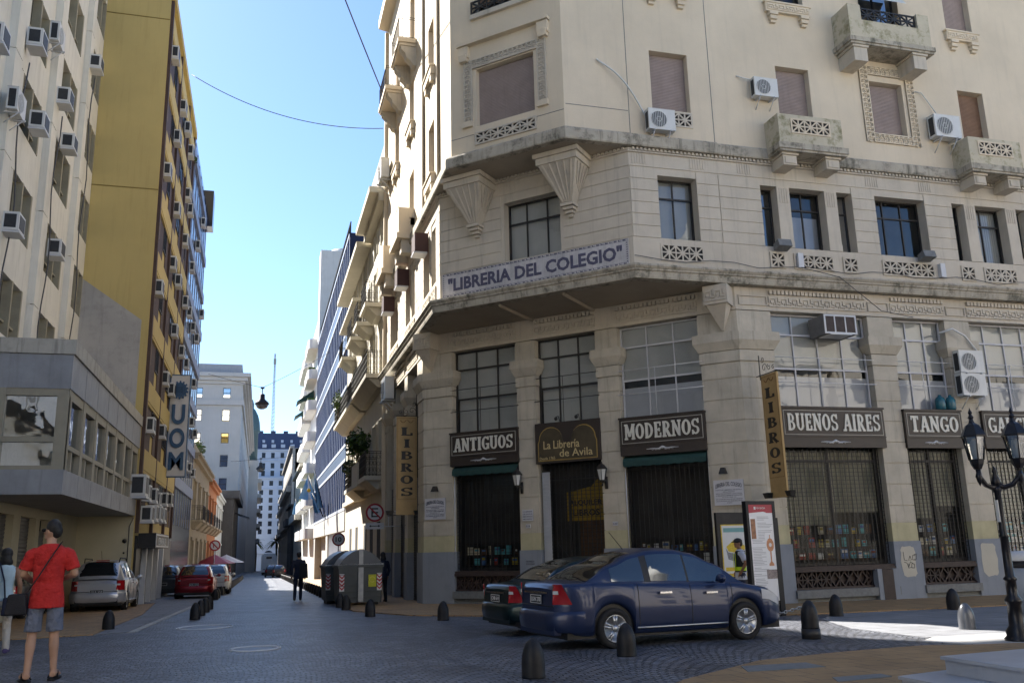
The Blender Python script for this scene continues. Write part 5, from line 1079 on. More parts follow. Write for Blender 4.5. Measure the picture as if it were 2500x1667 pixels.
# window box air conditioner
t = thing('window_air_conditioner', 'dark window air conditioner jutting from the top of the bay above BUENOS AIRES', 'air conditioner', FB.p(16.35,.2,7.2)); 
q = MB(FB); q.box(15.8, 16.9, -.2, .55, 7.2, 7.78); q.build('casing', mat('worn_casing', (.16,.155,.15), .6, .2, 4), t)
q = MB(FB); frame_bars(q, 15.8, 16.9, 7.2, 7.78, .56, (.33,.66), (), .05, .03); q.build('grille_frame', M_metal, t); q = MB(FB); q.rect(15.84, 16.86, 7.24, 7.74, .556); q.build('grille', M_rust, t); q = MB(FB); q.box(15.95, 16.7, .05, .6, 7.17, 7.197); q.build('drip_tray', M_metal, t)
M_redac = mat('red_brown_box', (.055,.022,.018), .6, .2, 3)
for y, w_ in ((29.0,'nearest'),(33.2,'middle'),(37.2,'farthest')):
    q = MB(FA); q.box(y, y+.7, .02, .5, 11.45, 12.12); t = solo(q, 'window_air_conditioner', M_redac, '%s of the three rust brown box air conditioners on the street face' % w_, 'air conditioner', None, FA.p(y,.02,11.35)); WL[t.name] = t.location.copy()
    q = MB(FA); q.box(y+.03, y+.67, .05, .53, 11.39, 11.446); q.build('tray', M_metal, t)
# floodlights and ballast boxes on the sill course
for x, s in ((14.85,'left'),(20.05,'right')):
    q = MB(FB); q.add([FB.p(x-.2,.1,9.82),FB.p(x+.25,.1,9.82),FB.p(x+.25,.42,9.9),FB.p(x-.2,.42,9.9),FB.p(x-.2,.1,10.02),FB.p(x+.25,.1,10.02),FB.p(x+.25,.36,10.12),FB.p(x-.2,.36,10.12)], [(0,1,2,3),(4,5,6,7),(0,1,5,4),(1,2,6,5),(2,3,7,6),(3,0,4,7)]); solo(q, 'floodlight', M_granite, '%s grey floodlight sitting under a second storey window' % s, 'floodlight')
    q = MB(FB); q.box(x+.6, x+.78, .0, .14, 9.35, 9.8); solo(q, 'ballast_box', M_metal, 'small grey box beside the %s floodlight' % s, 'box')
cable([FB.p(x,.06,9.22+.18*abs(math.sin(x*1.1))) for x in [10.1+i*.8 for i in range(19)]], .010, M_cable, 'thin dark cable strung along the sill course above the cornice')
cable([FB.p(15.55,.1,9.35),FB.p(16.6,.45,9.0),FB.p(17.9,.5,8.0),FB.p(19.2,.3,7.9)], .012, M_cable, 'loose black cable hanging diagonally over the cornice')
# water jugs
M_jug = mat('blue_jug', (.02,.10,.13), .15, .2, 5)
for x, s in ((20.0,'left'),(20.38,'right')): q = MB(); q.lathe([(.13,0),(.15,.03),(.15,.30),(.12,.37),(.05,.42),(.045,.47),(.001,.475)], (x,YB-.05,5.07), 14); solo(q, 'water_jug', M_jug, '%s blue water jug on the ledge above the TANGO sign' % s, 'jug')
# ---- books in the windows
BC = [mat('book_%s' % n, c, .6, .15, 8) for n, c in (('cream',(.60,.55,.42)),('white',(.72,.72,.70)),('blue',(.08,.18,.42)),('red',(.30,.04,.03)),('yellow',(.42,.32,.04)),('teal',(.10,.40,.45)),('brown',(.12,.06,.03)))]
rb_ = random.Random(5); bk0 = None
for fr, a_, b_, nm in ((FB,14.45,17.6,'BUENOS AIRES'),(FB,18.7,20.5,'TANGO'),(FB,21.6,24.4,'partly hidden'),(FC0,1.3,3.6,'ANTIGUOS'),(FC0,7.5,9.85,'MODERNOS')):
    for z in (.75, 1.08, 1.45):
        if nm in ('ANTIGUOS','MODERNOS') and z > 1.4: continue
        u = a_+.15
        while u < b_-.25:
            w = rb_.uniform(.10,.22); h = rb_.uniform(.17,.29); m = rb_.choice(BC)
            if rb_.random() < .9:
                q = MB(fr); q.box(u, u+w, -.52, -.48, z, z+h); q.cm = 1; q.box(u+.02, u+w-.02, -.48, -.477, z+h*.55, z+h*.85); mm = rb_.choice(BC)
                solo(q, 'book', [m, mm], 'book standing on the shelves behind the grille under the %s sign' % nm, 'book', 'books in the %s window' % nm)
            u += w+rb_.uniform(.02,.16)
q = MB(FC0); x0, x1 = cu(9.05), cu(9.98); q.box(x0, x1, -.42, -.40, 2.05, 2.95); 
t = solo(q, 'window_sign', mat('yellow_board', (.36,.22,.012), .5, .15, 3), 'yellow painted board hanging in the shop entrance', 'sign', loc=FC0.p(6,-.41,2.05)); WL[t.name] = t.location.copy()
q = MB(FC0); q.prism([(x0+.1,2.95),(x1-.0,2.95),(x1-.0,3.4),(x1-.25,3.3),(x1-.45,3.1)], -.42, -.40); q.build('crest', MATS['yellow_board'], t)
q = MB(FC0); fit(q, 'ALQUILER', FC0, x0+.08, x1-.1, 2.5, 2.7, -.398, .03); fit(q, 'LIBROS', FC0, x0+.2, x1-.2, 2.2, 2.4, -.398, .03); q.build('lettering', M_brown, t)
# ================================================================== vehicles
def paint(name, c, metal=.55, rough=.32):
    m = mat(name, c, rough, .05, 2, metal=metal, coat=.35, spec=.3); return m
M_tyre = mat('tyre_rubber', (.012,.012,.013), .8, .2, 20); M_rim = mat('alloy', (.42,.43,.45), .3, .08, 5, metal=.8); M_chrome = mat('chrome', (.7,.7,.72), .12, .03, 5, metal=1.0)
M_cglass = mat('car_glass', (.010,.012,.014), .03, .2, 2, spec=1.0, coat=1.0); M_tail = mat('tail_red', (.32,.008,.012), .15, .15, 12, coat=1.0); M_lens = mat('clear_lens', (.55,.56,.58), .12, .05, 10, coat=1.0)
M_trim = mat('black_trim', (.015,.015,.016), .5, .15, 8); M_plate = mat('plate_black', (.02,.02,.022), .4, .1); M_platew = mat('plate_white', (.6,.6,.6), .4, .05)
def lerp_pts(P, x):
    if x <= P[0][0]: return P[0][1]
    for (a, b), (c, d) in zip(P, P[1:]):
        if x <= c:
            t = (x-a)/(c-a); t = t*t*(3-2*t)*.5+t*.5; return b+(d-b)*t
    return P[-1][1]
SEDAN = dict(L=4.31, W=1.71, r=.305, xr=-1.21, xf=1.27, deck=[(-2.15,.93),(-2.05,.985),(-1.5,1.0),(-.6,.965),(.6,.93),(1.15,.92),(1.7,.84),(2.02,.70),(2.15,.58)],
   roof=[(-1.72,.985),(-1.15,1.26),(-.75,1.42),(-.35,1.49),(.05,1.49),(.4,1.43),(.8,1.25),(1.32,.905)], win=[(-1.22,-.62,.0),(-.50,.18,.0),(.22,.92,.0)], sil=.21, kind='sedan')
OLDSEDAN = dict(SEDAN, L=4.3, roof=[(-1.55,.95),(-1.05,1.22),(-.7,1.34),(-.3,1.385),(.1,1.38),(.45,1.32),(.8,1.17),(1.25,.89)], deck=[(-2.15,.84),(-2.08,.90),(-1.5,.93),(-.6,.93),(.6,.91),(1.15,.89),(1.7,.80),(2.05,.68),(2.15,.6)])
HATCH = dict(L=4.02, W=1.74, r=.30, xr=-1.27, xf=1.32, deck=[(-2.01,.86),(-1.95,.95),(-1.2,1.0),(-.4,.97),(.6,.95),(1.1,.94),(1.6,.86),(1.88,.72),(2.01,.60)],
   roof=[(-1.97,.98),(-1.72,1.28),(-1.5,1.45),(-.9,1.52),(-.2,1.53),(.3,1.45),(.7,1.28),(1.25,.93)], win=[(-1.42,-.95,.0),(-.82,-.05,.0),(.02,.85,.0)], sil=.22, kind='hatch')
WAGON = dict(HATCH, L=4.18, W=1.70, deck=[(-2.09,.84),(-2.04,.93),(-1.2,1.0),(-.4,.97),(.6,.95),(1.1,.94),(1.7,.86),(1.98,.72),(2.09,.60)],
   roof=[(-2.05,.98),(-1.85,1.28),(-1.66,1.47),(-.9,1.55),(-.2,1.55),(.3,1.47),(.75,1.28),(1.25,.93)], win=[(-1.62,-1.0,.0),(-.87,-.05,.0),(.02,.85,.0)], kind='wagon')
def car(lab, spec, x, y, head, col, name='parked_car', group='parked cars', plate=None, detail=2, tail=None):
    s = spec; L_, W_ = s['L'], s['W']; deck, roof = s['deck'], s['roof']; hl = L_/2
    t = thing(name, lab, 'car', (x,y,gz(x,y)), group, rz=R(head)); local(t)
    pitch = math.asin(max(-1, min(1, (gz(x+math.cos(R(head)),y+math.sin(R(head)))-gz(x,y))))); t.rotation_euler = (0,-pitch,R(head))
    def hw(q):
        e = abs(q)/hl; return W_/2*(1-.30*max(0,(e-.80)/.20)**2.6)*(1-.03*e)
    zb = lambda q: lerp_pts(deck, q); zr = lambda q: lerp_pts(roof, q); ar = s['r']+.055
    def zl(q):
        z = s['sil']+.10*max(0,(abs(q)/hl-.8)/.2)**1.5
        for w in (s['xr'], s['xf']):
            d = abs(q-w)
            if d < ar: z = max(z, s['r']+math.sqrt(ar*ar-d*d))
        return z
    TS = [(.905,0),(.965,.06),(.99,.22),(1.0,.45),(.992,.66),(.975,.82),(.955,.93),(.925,.985),(.86,1.01),(.6,1.03),(.3,1.04),(0,1.042)]
    def sec(q, k):
        a, b = TS[k]; z0, z1 = zl(q), zb(q); return Vector((q, hw(q)*a, z0+(z1-z0)*b if b <= 1 else z1+(b-1)*.6))
    xs = set([-hl+d for d in (.0,.012,.04,.09,.16,.26,.4)]+[hl-d for d in (.0,.012,.04,.09,.16,.26,.4)]+[-hl+.4+(L_-.8)*i/26 for i in range(27)])
    for w in (s['xr'], s['xf']):
        for i in range(21): xs.add(w-ar*math.cos(math.pi*i/20))
        xs |= {w-ar-.004, w+ar+.004}
    xs = sorted(q for q in xs if -hl <= q <= hl)
    b = MB(); rows = []
    for q in xs:
        e = 0
        half = [sec(q, k) for k in range(len(TS))]
        rows.append([Vector((p.x,-p.y,p.z)) for p in half]+[p for p in half[-2::-1]])
    # pull the bumper ends into a soft nose
    for i, r_ in enumerate(rows):
        e = max(0, (abs(xs[i])-(hl-.10))/.10)
        if e > 0:
            for p in r_: zc = (zl(xs[i])+zb(xs[i]))/2; p.z = zc+(p.z-zc)*(1-.10*e*e)
    b.grid(rows); n = len(rows[0]); b.add(rows[0], [tuple(range(n))]); b.add(rows[-1], [tuple(range(n))])
    # greenhouse
    x0, x1 = roof[0][0], roof[-1][0]
    def gsec(q):
        z1 = zr(q); z0 = min(zb(q)-.01, z1-.002); f = max(0, min(1,(z1-z0)/.48)); wb = hw(q)*.905; wt = hw(q)*(.905-.205*f); hgt = z1-z0
        return [(wb,z0),(wb+(wt-wb)*.45,z0+hgt*.42),(wt+.012*f,z0+hgt*.80),(wt-.012*f,z0+hgt*.90),(wt-.055*f,z0+hgt*.965),(wt*.62,z1),(wt*.3,z1+.012*f),(0,z1+.016*f)]
    gx = [x0+(x1-x0)*i/44 for i in range(45)]; rows = []
    for q in gx:
        h = [Vector((q,y_,z_)) for y_, z_ in gsec(q)]; rows.append([Vector((p.x,-p.y,p.z)) for p in h]+h[-2::-1])
    b.grid(rows); body = b.build('body', col, t)
    u = MB(); u.box(-hl+.15, hl-.15, -W_/2+.12, W_/2-.12, .17, .5); 
    for w in (s['xr'], s['xf']): u.box(w-ar, w+ar, -W_/2+.10, W_/2-.10, .25, s['r']+ar+.02)
    u.build('underbody', M_trim, t)
    # side glass
    def spt(q, tt, sd_, off=.006):
        g = gsec(q); 
        k = 0 if tt < .42 else (1 if tt < .80 else 2); ts = (0,.42,.80,.90); f = (tt-ts[k])/(ts[k+1]-ts[k]); y_ = g[k][0]+(g[k+1][0]-g[k][0])*f; z_ = g[k][1]+(g[k+1][1]-g[k][1])*f
        return Vector((q, sd_*(y_+off), z_+off*.3))
    gtop = max(z for _, z in roof)
    for sd_ in (-1, 1):
        for i, (a, c, _) in enumerate(s['win']):
            m_ = MB(); m_.grid([[spt(a+(c-a)*j/12, .07+.77*v/5, sd_) for v in range(6)] for j in range(13)]); m_.build('side_window', M_cglass, t)
        for a, c in zip(s['win'], s['win'][1:]):
            m_ = MB(); m_.grid([[spt(q, .05+.8*v/4, sd_, .005) for v in range(5)] for q in (a[1]-.005, c[0]+.005)]); m_.build('pillar', M_trim, t)
    # rear and front glass on the cabin surface
    def rpt(q, sv, off=.008):
        g = gsec(q); wt = g[3][0]; z_ = g[5][1] if abs(sv) < .6 else g[5][1]+(g[3][1]-g[5][1])*((abs(sv)-.6)/.4)**1.5
        sl_ = (zr(q+.01)-zr(q-.01))/.02; nv = Vector((-sl_, 0, 1)).normalized(); return Vector((q, sv*wt*.93, z_))+nv*(off+.012*(1-abs(sv)))
    rt = max((q for q in gx if q < -.3 and zr(q) < gtop-.05), default=x0+.5); ft = min(q for q in gx if q > .1 and zr(q) < gtop-.045)
    for nm, a, c in (('rear_window', x0+.07, rt),('windscreen', ft, x1-.08)):
        m_ = MB(); m_.grid([[rpt(a+(c-a)*i/12, -1+2*j/12) for j in range(13)] for i in range(13)]); m_.build(nm, M_cglass, t)
    # wheels
    for w in (s['xr'], s['xf']):
        for sd_ in (-1, 1):
            r = s['r']; c = (w, sd_*(W_/2-.115), r); ax = Matrix.Rotation(math.pi/2*sd_*-1, 3, 'X')
            m_ = MB(); m_.lathe([(r*.66,-.09),(r*.9,-.10),(r*.985,-.07),(r,-.02),(r,.03),(r*.985,.075),(r*.9,.10),(r*.68,.085),(r*.64,.05)], c, 28, True, ax); wh = m_.build('wheel', M_tyre, t)
            m_ = MB(); m_.lathe([(r*.68,.07),(r*.66,.088),(r*.60,.06),(r*.58,-.03),(.01,-.035)], c, 28, True, ax); m_.lathe([(.001,.085),(.05,.083),(.055,.04)], c, 12, True, ax)
            for k in range(5):
                for dl in (-.13,.13):
                    an = k*2*math.pi/5+.3; a1 = ax @ Vector((.05*math.cos(an+dl*2),.05*math.sin(an+dl*2),.06)); a2 = ax @ Vector((r*.63*math.cos(an+dl),r*.63*math.sin(an+dl),.066)); m_.tube([Vector(c)+a1, Vector(c)+a2], [.024,.020], 5)
            m_.build('rim', M_rim, wh)
            m_ = MB(); m_.lathe([(r*.56,-.02),(.01,-.022)], c, 16, True, ax); m_.build('brake', M_trim, wh)
    # lights, bumper, plate
    rx = -hl
    zd = zb(-hl+.1)
    for sd_ in (-1, 1):
        m_ = MB(Fr((0,0,0),(1,0,0),(0,sd_,0)))
        if s['kind'] == 'sedan': 
            P1 = [(rx-.012,zd-.33),(rx+.30,zd-.34),(rx+.20,zd-.12),(rx+.11,zd+.01),(rx+.03,zd-.05)]; dd = (W_/2*.62, hw(rx+.12)*.985)
        else: P1 = [(rx-.012,zd-.25),(rx+.24,zd-.22),(rx+.26,zd-.02),(rx+.02,zd+.03)]; dd = (W_/2*.60, hw(rx+.10)*.985)
        inner = W_/2*.66
        # follow the rounded corner
        n_ = 6; rows = []
        zs0, zs1 = zd-.30, zd+.0
        path_ = [(rx-.008, inner)]+[(q, hw(q)*(1.0)+.004) for q in (rx+.006,rx+.03,rx+.07,rx+.13,rx+.22)]
        path_[1] = (rx-.004, hw(rx)*1.0)
        for j in range(7):
            v = j/6; row = []
            for i, (px_, py_) in enumerate(path_):
                tpr = (1-.75*v*(i/(len(path_)-1))) if s['kind'] == 'sedan' else 1
                row.append(Vector((rx-.008+(px_-rx+.008)*tpr, sd_*(py_ if i else inner+.06*v)*(1-.02*v), zs0+(zs1-zs0)*v)))
            rows.append(row)
        m_ = MB(); m_.grid(rows); lt = m_.build('tail_light', tail or M_tail, t)
        m_ = MB(); m_.grid([[p+Vector((-.006,sd_*.004,0)) for p in r_[:4]] for r_ in (rows[3], rows[4])]); m_.build('lens', M_lens, lt)
        m_ = MB(); hx = hl; rowsf = [[Vector((q, sd_*(hw(q)+.004), zb(q)*k-.03)) for k in (.80,.86,.93,.985)] for q in (hl-.55,hl-.4,hl-.25,hl-.12,hl-.05)]; m_.grid(rowsf); m_.build('headlight', M_lens, t)
        m_ = MB(); m_.ball((.72 if s['kind']=='sedan' else .68, sd_*(W_/2+.09), 1.0), .10, (.75,1.0,.75), 10); m_.tube([(.74,sd_*(W_/2-.05),.97),(.72,sd_*(W_/2+.05),.97)], .03, 5); m_.build('mirror', col, t)
        for q in ((-.30,.58) if s['kind']=='sedan' else (-.55,.42)):
            m_ = MB(); z_ = zb(q)-.16; m_.box(q-.11, q+.11, sd_*(hw(q)*.985), sd_*(hw(q)+.035), z_, z_+.03); m_.build('door_handle', M_chrome if detail > 1 else col, t)
        for q in ((-.78,-.56 if 0 else .20,1.0) if s['kind']=='sedan' else (-.85,.0,.95)):
            m_ = MB(); m_.tube([sec(q,k)*1.0+Vector((0,.0015,0)) if sd_ > 0 else Vector((sec(q,k).x,-sec(q,k).y-.0015,sec(q,k).z)) for k in range(1,8)], .006, 4, cap=False); m_.build('door_gap', M_trim, t)
        m_ = MB(); m_.tube([Vector((q, sd_*(hw(q)*.985+.003), .30)) for q in [s['xr']+ar+.03+(s['xf']-s['xr']-2*ar-.06)*i/8 for i in range(9)]], .016, 4); m_.build('side_moulding', M_rim if detail > 1 else M_trim, t)
    # boot lid lines, bumper split, plate
    zc = zd-.16
    m_ = MB(); m_.tube([(rx-.004,-W_*.36,zd-.33),(rx-.006,W_*.36,zd-.33)], .008, 4); m_.build('bumper_gap', M_trim, t)
    m_ = MB(); m_.box(rx-.02, rx+.1, -W_*.37, W_*.37, .23, .40); m_.build('lower_bumper', M_trim if s['kind']!='sedan' else col, t)
    if detail > 1:
        bp = [(q, hw(q)) for q in (rx+.42,rx+.3,rx+.2,rx+.12,rx+.06,rx+.02,rx)]; ln = [Vector((q, w_, 0)) for q, w_ in bp]+[Vector((rx-.01, y_*hw(rx), 0)) for y_ in (.6,.2,-.2,-.6)]+[Vector((q, -w_, 0)) for q, w_ in bp[::-1]]
        m_ = MB(); rows = []
        for zz, of in ((.27,.0),(.31,.03),(.40,.045),(.50,.045),(.56,.03),(.585,-.01)):
            row = []
            for i, p in enumerate(ln):
                nx = -1 if p.x < rx+.09 else -.3; ny = (1 if p.y > 0 else -1)*(1 if abs(p.y) > hw(rx)*.95 else 0); row.append(Vector((p.x+of*nx, p.y+of*.5*ny, zz)))
            rows.append(row)
        m_.grid(rows); m_.build('rear_bumper', col, t)
    pz = zd-.30 if s['kind'] == 'sedan' else zd-.40
    m_ = MB(); m_.box(rx-.022, rx+.05, -.2, .2, pz, pz+.13); pl = m_.build('number_plate', M_plate, t)
    fr = Fr((rx-.022,0,0),(0,-1,0),(-1,0,0)); m_ = MB(fr); frame_bars(m_, -.2, .2, pz, pz+.13, .003, (), (), .010, .006)
    if plate: fit(m_, plate, fr, -.165, .165, pz+.03, pz+.10, .001, .01, .004)
    m_.build('plate_lettering', M_platew, pl)
    m_ = MB(); m_.box(rx-.03, rx+.03, -.42, .42, pz+.155, pz+.185); m_.build('boot_trim', M_chrome if s['kind']=='sedan' else col, t)
    if s['kind'] != 'sedan': m_ = MB(); q = rt+.12; m_.box(q-.03, q+.0, -.2, .2, zr(q)+.022, zr(q)+.045); m_.build('brake_lamp', M_tail, t)
    if s['kind'] == 'wagon':
        for sd_ in (-1,1): m_ = MB(); m_.tube([(-1.5,sd_*.52,zr(-1.5)+.0),(-1.35,sd_*.53,gtop+.06),(.0,sd_*.53,gtop+.06),(.15,sd_*.53,gtop-.0)], .018, 5); m_.build('roof_rail', M_trim, t)
    m_ = MB(); m_.tube([(-.55 if s['kind']=='sedan' else -1.5,0,gtop-.0),(-.8 if s['kind']=='sedan' else -1.75,0,gtop+.28)], .006, 4); m_.build('aerial', M_trim, t)
    return t
P_blue = paint('blue_metallic', (.014,.024,.068), .25); P_green = paint('dark_green_metallic', (.004,.018,.022)); P_silver = paint('silver_metallic', (.50,.51,.54)); P_red = paint('dark_red_metallic', (.20,.010,.018)); P_grey = paint('dark_grey_metallic', (.05,.052,.056)); P_wht = paint('white_paint', (.6,.6,.6), 0)
car('metallic blue four door saloon parked nose right in front of the bookshop', SEDAN, 6.43, 14.26, 7.8, P_blue, plate='LKN 270')
car('dark green saloon half hidden behind the blue saloon', OLDSEDAN, 6.5, 17.2, 9.0, P_green, plate='CNB 614')
car('silver estate car with roof rails parked on the pavement under the podium', WAGON, -5.2, 35.5, 90, P_silver, plate='GLR 558').scale = (1.0,1.06,1.09)
car('dark red hatchback parked at the left kerb beyond the silver estate', HATCH, -2.78, 45.9, 90, P_red, plate='KZL 374')
car('dark grey car mostly hidden behind the man in the red shirt', HATCH, -7.5, 31.6, 90, P_grey)
car('grey car just showing left of the dark red hatchback', HATCH, -4.55, 50.6, 90, P_grey, detail=1)
car('white car just showing right of the dark red hatchback', HATCH, -2.25, 52.0, 90, P_wht, detail=1)
car('far dark hatchback at the right kerb near the white bus', HATCH, 2.6, 121, 90, P_grey, detail=1)
car('farther dark car next to the dark hatchback, beside the white bus', HATCH, 1.75, 128, 90, P_grey, detail=1)
t = thing('bus', 'white bus seen from behind at the far end of the street', 'bus', (1.75,164,gz(1.75,164))); b = MB(); g0 = gz(1.75,164)
b.add([(.5,160,g0+.5),(3.0,160,g0+.5),(3.0,160,g0+3.1),(2.75,160.1,g0+3.5),(.75,160.1,g0+3.5),(.5,160,g0+3.1)]+[(.5,170,g0+.5),(3.0,170,g0+.5),(3.0,170,g0+3.1),(2.75,170,g0+3.5),(.75,170,g0+3.5),(.5,170,g0+3.1)], [(0,1,2,3,4,5),(6,7,8,9,10,11)]+[(i,(i+1)%6,6+(i+1)%6,6+i) for i in range(6)]); b.build('body', mat('bus_white', (.85,.85,.85), .5, .04), t)
b = MB(); b.box(1.3, 2.2, 159.95, 160, g0+2.75, g0+3.05); b.build('rear_window', M_cglass, t); b = MB(); b.box(.6, 2.9, 160.1, 169, g0+.15, g0+.5); b.build('underbody', M_trim, t)
for x_ in (.65,2.6): b = MB(); b.box(x_, x_+.28, 161.5, 162.5, g0, g0+.9); b.build('wheel', M_tyre, t)
# ================================================================== people
def remesh(mb, vox=.014, sm=3):
    me = mb.mesh('tmp'); o = bpy.data.objects.new('tmp', me); COL.objects.link(o)
    m = o.modifiers.new('r', 'REMESH'); m.mode = 'VOXEL'; m.voxel_size = vox; m.use_smooth_shade = True
    s_ = o.modifiers.new('s', 'SMOOTH'); s_.iterations = sm; s_.factor = .5
    dg = bpy.context.evaluated_depsgraph_get(); dg.update(); r = bpy.data.meshes.new_from_object(o.evaluated_get(dg)); bpy.data.objects.remove(o); bpy.data.meshes.remove(me)
    r.polygons.foreach_set('use_smooth', [True]*len(r.polygons)); return r
def rings(mb, rs, n=16):      # rs: (x,y,z,rx,ry)
    rows = [[Vector((x+rx*math.cos(2*math.pi*k/n), y+ry*math.sin(2*math.pi*k/n), z)) for k in range(n)] for x, y, z, rx, ry in rs]
    mb.grid(rows, True, True); mb.add(rows[0], [tuple(range(n))]); mb.add(rows[-1], [tuple(range(n))])
def limb(mb, pts, rad, n=10, end=True):
    pts = [Vector(p) for p in pts]; mb.tube(pts, rad, n); mb.ball(pts[0], rad[0]*.98, n=10)
    if end: mb.ball(pts[-1], rad[-1]*.98, n=10)
SKIN = mat('skin', (.42,.25,.17), .6, .08, 6); SKIN2 = mat('skin_tan', (.28,.15,.09), .6, .08, 6); HAIR = mat('black_hair', (.010,.009,.009), .55, .3, 40, bump=.3, bscale=80)
def person(lab, loc, head, H, top, legs, pose=None, skin=SKIN, sleeves='short', shorts=False, hair='short', shoes=None, look=0.0, female=False, vox=.014, group=None, base=None):
    """faces local +y; x is the right hand side"""
    k = H/1.80; t = thing('person', lab, 'person', (loc[0],loc[1],gz(loc[0],loc[1])+.02 if base is None else base), group, rz=R(head)); local(t)
    J = dict(hipL=(-.095,0,.93), kneeL=(-.105,.015,.50), ankL=(-.12,-.02,.09), toeL=(-.14,.16,.035), hipR=(.095,0,.93), kneeR=(.105,.015,.50), ankR=(.12,-.02,.09), toeR=(.14,.16,.035),
             shL=(-.185,-.01,1.435), elL=(-.26,-.03,1.17), wrL=(-.25,.08,.93), shR=(.185,-.01,1.435), elR=(.26,-.03,1.17), wrR=(.25,.08,.93), head=(0,.015,1.68))
    J.update(pose or {}); J = {a: Vector(b) for a, b in J.items()}
    wS = .93 if female else 1.0
    def put(mesh, name, m, parent=t):
        mesh.transform(Matrix.Scale(k, 4)); mesh.materials.clear(); mesh.materials.append(m); o = bpy.data.objects.new(name, mesh); COL.objects.link(o); o.parent = parent; WL[o.name] = Vector((0,0,0)); return o
    torso = [(0,0,.86,.155,.105),(0,0,.95,.165,.115),(0,.0,1.08,.140,.10),(0,.0,1.2,.152,.105),(0,-.005,1.32,.178,.115),(0,-.01,1.42,.188,.105),(0,-.012,1.48,.150,.085),(0,-.005,1.53,.075,.065)]
    b = MB(); rings(b, torso); h = J['head']
    limb(b, [(0,-.012,1.50),(0,-.002,1.58),h-Vector((0,.0,.06))], [.062,.054,.056])
    b.ball(h+Vector((0,0,.015)), .098, (.80,1.0,1.18), 16)
    c, s_ = math.cos(look), math.sin(look); rot = lambda x, y, z: h+Vector((x*c-y*s_, x*s_+y*c, z))
    b.ball(rot(0,.045,-.065), .058, (.85,.9,.8), 12); b.tube([rot(0,.088,.01), rot(0,.112,-.022), rot(0,.092,-.035)], [.012,.017,.010], 6); b.ball(rot(0,.090,-.06), .018, (1.4,.6,.5), 8)
    for sd_ in (-1,1): b.ball(rot(sd_*.080,-.008,-.008), .024, (.5,.8,1.3), 8); b.ball(rot(sd_*.033,.080,.018), .014, (1.2,.5,.7), 8)
    for s in 'LR':
        sh, el, wr = J['sh'+s], J['el'+s], J['wr'+s]; limb(b, [sh, sh.lerp(el,.5), el], [.048,.047,.042]); limb(b, [el, el.lerp(wr,.3), wr], [.042,.041,.029])
        d = (wr-el).normalized(); up = Vector((0,0,1)); sdv = d.cross(up).normalized() if abs(d.z) < .95 else Vector((0,1,0)); nn = sdv.cross(d).normalized(); bend = -nn if nn.z > 0 else nn
        b.tube([wr, wr+d*.045, wr+d*.085], [.028,.040,.038], 8)
        for i in range(4): a0 = wr+d*.085+sdv*(i-1.5)*.020; ln = (.032,.040,.036,.028)[i]; b.tube([a0-d*.02, a0+d*ln, a0+d*ln*1.7+bend*.016, a0+d*ln*2.1+bend*.036], [.0105,.0095,.0088,.0075], 6)
        a0 = wr+d*.035+sdv*.030; b.tube([a0, a0+sdv*.022+d*.026, a0+sdv*.028+d*.056], [.013,.011,.009], 6)
        hp, kn, an, to = J['hip'+s], J['knee'+s], J['ank'+s], J['toe'+s]; limb(b, [hp, hp.lerp(kn,.5), kn], [.088,.074,.055]); limb(b, [kn, kn.lerp(an,.3)+Vector((0,-.012,0)), kn.lerp(an,.62), an], [.053,.057,.044,.036])
        b.tube([an+Vector((0,-.045,-.035)), an+Vector((0,.01,-.03)), an.lerp(to,.6), to], [.036,.042,.040,.030], 10); b.ball(to, .032, (1.2,1.2,.7), 8)
    put(remesh(b, .0095, 2), 'body', skin)
    sh_ = MB(); lo = .80 if not female else .90
    e = .016
    rings(sh_, [(0,0,lo,.196,.142),(0,0,.92,.188,.136),(0,0,1.08,.162*wS,.122),(0,0,1.2,.170*wS,.124),(0,-.005,1.32,.194*wS,.130),(0,-.01,1.42,.204*wS,.120),(0,-.012,1.475,.178*wS,.104),(0,-.010,1.51,.125,.088),(0,-.008,1.535,.082,.074)])
    for s in 'LR':
        sh, el, wr = J['sh'+s], J['el'+s], J['wr'+s]
        if sleeves == 'short': (limb(sh_, [sh+Vector((-.02 if sh.x > 0 else .02,0,-.008)), sh.lerp(el,.2), sh.lerp(el,.45), sh.lerp(el,.80)], [.066,.072,.075,.078], 14, end=False), [sh_.ball(sh.lerp(el,q_), .070, n=12) for q_ in (.12,.3,.5)])
        elif sleeves == 'long': limb(sh_, [sh, sh.lerp(el,.5), el], [.074,.066,.058]); limb(sh_, [el, el.lerp(wr,.9)], [.058,.046], end=False)
    put(remesh(sh_, .010, 2), 'shirt', top)
    tr_ = MB(); rings(tr_, [(0,0,.80,.150,.115),(0,0,.88,.172,.124),(0,0,.98,.160,.118),(0,0,1.03,.152,.112)])
    for s in 'LR':
        hp, kn, an = J['hip'+s], J['knee'+s], J['ank'+s]
        if shorts: limb(tr_, [hp-Vector((0,0,.02)), hp.lerp(kn,.5), hp.lerp(kn,.92)], [.092,.092,.096], end=False)
        else: limb(tr_, [hp, hp.lerp(kn,.5), kn], [.100,.088,.072]); limb(tr_, [kn, kn.lerp(an,.5), an+Vector((0,0,.0))], [.072,.066,.060])
    put(remesh(tr_, .011, 2), 'shorts' if shorts else 'trousers', legs)
    hr = MB(); hc = rot(0,-.014,.042)
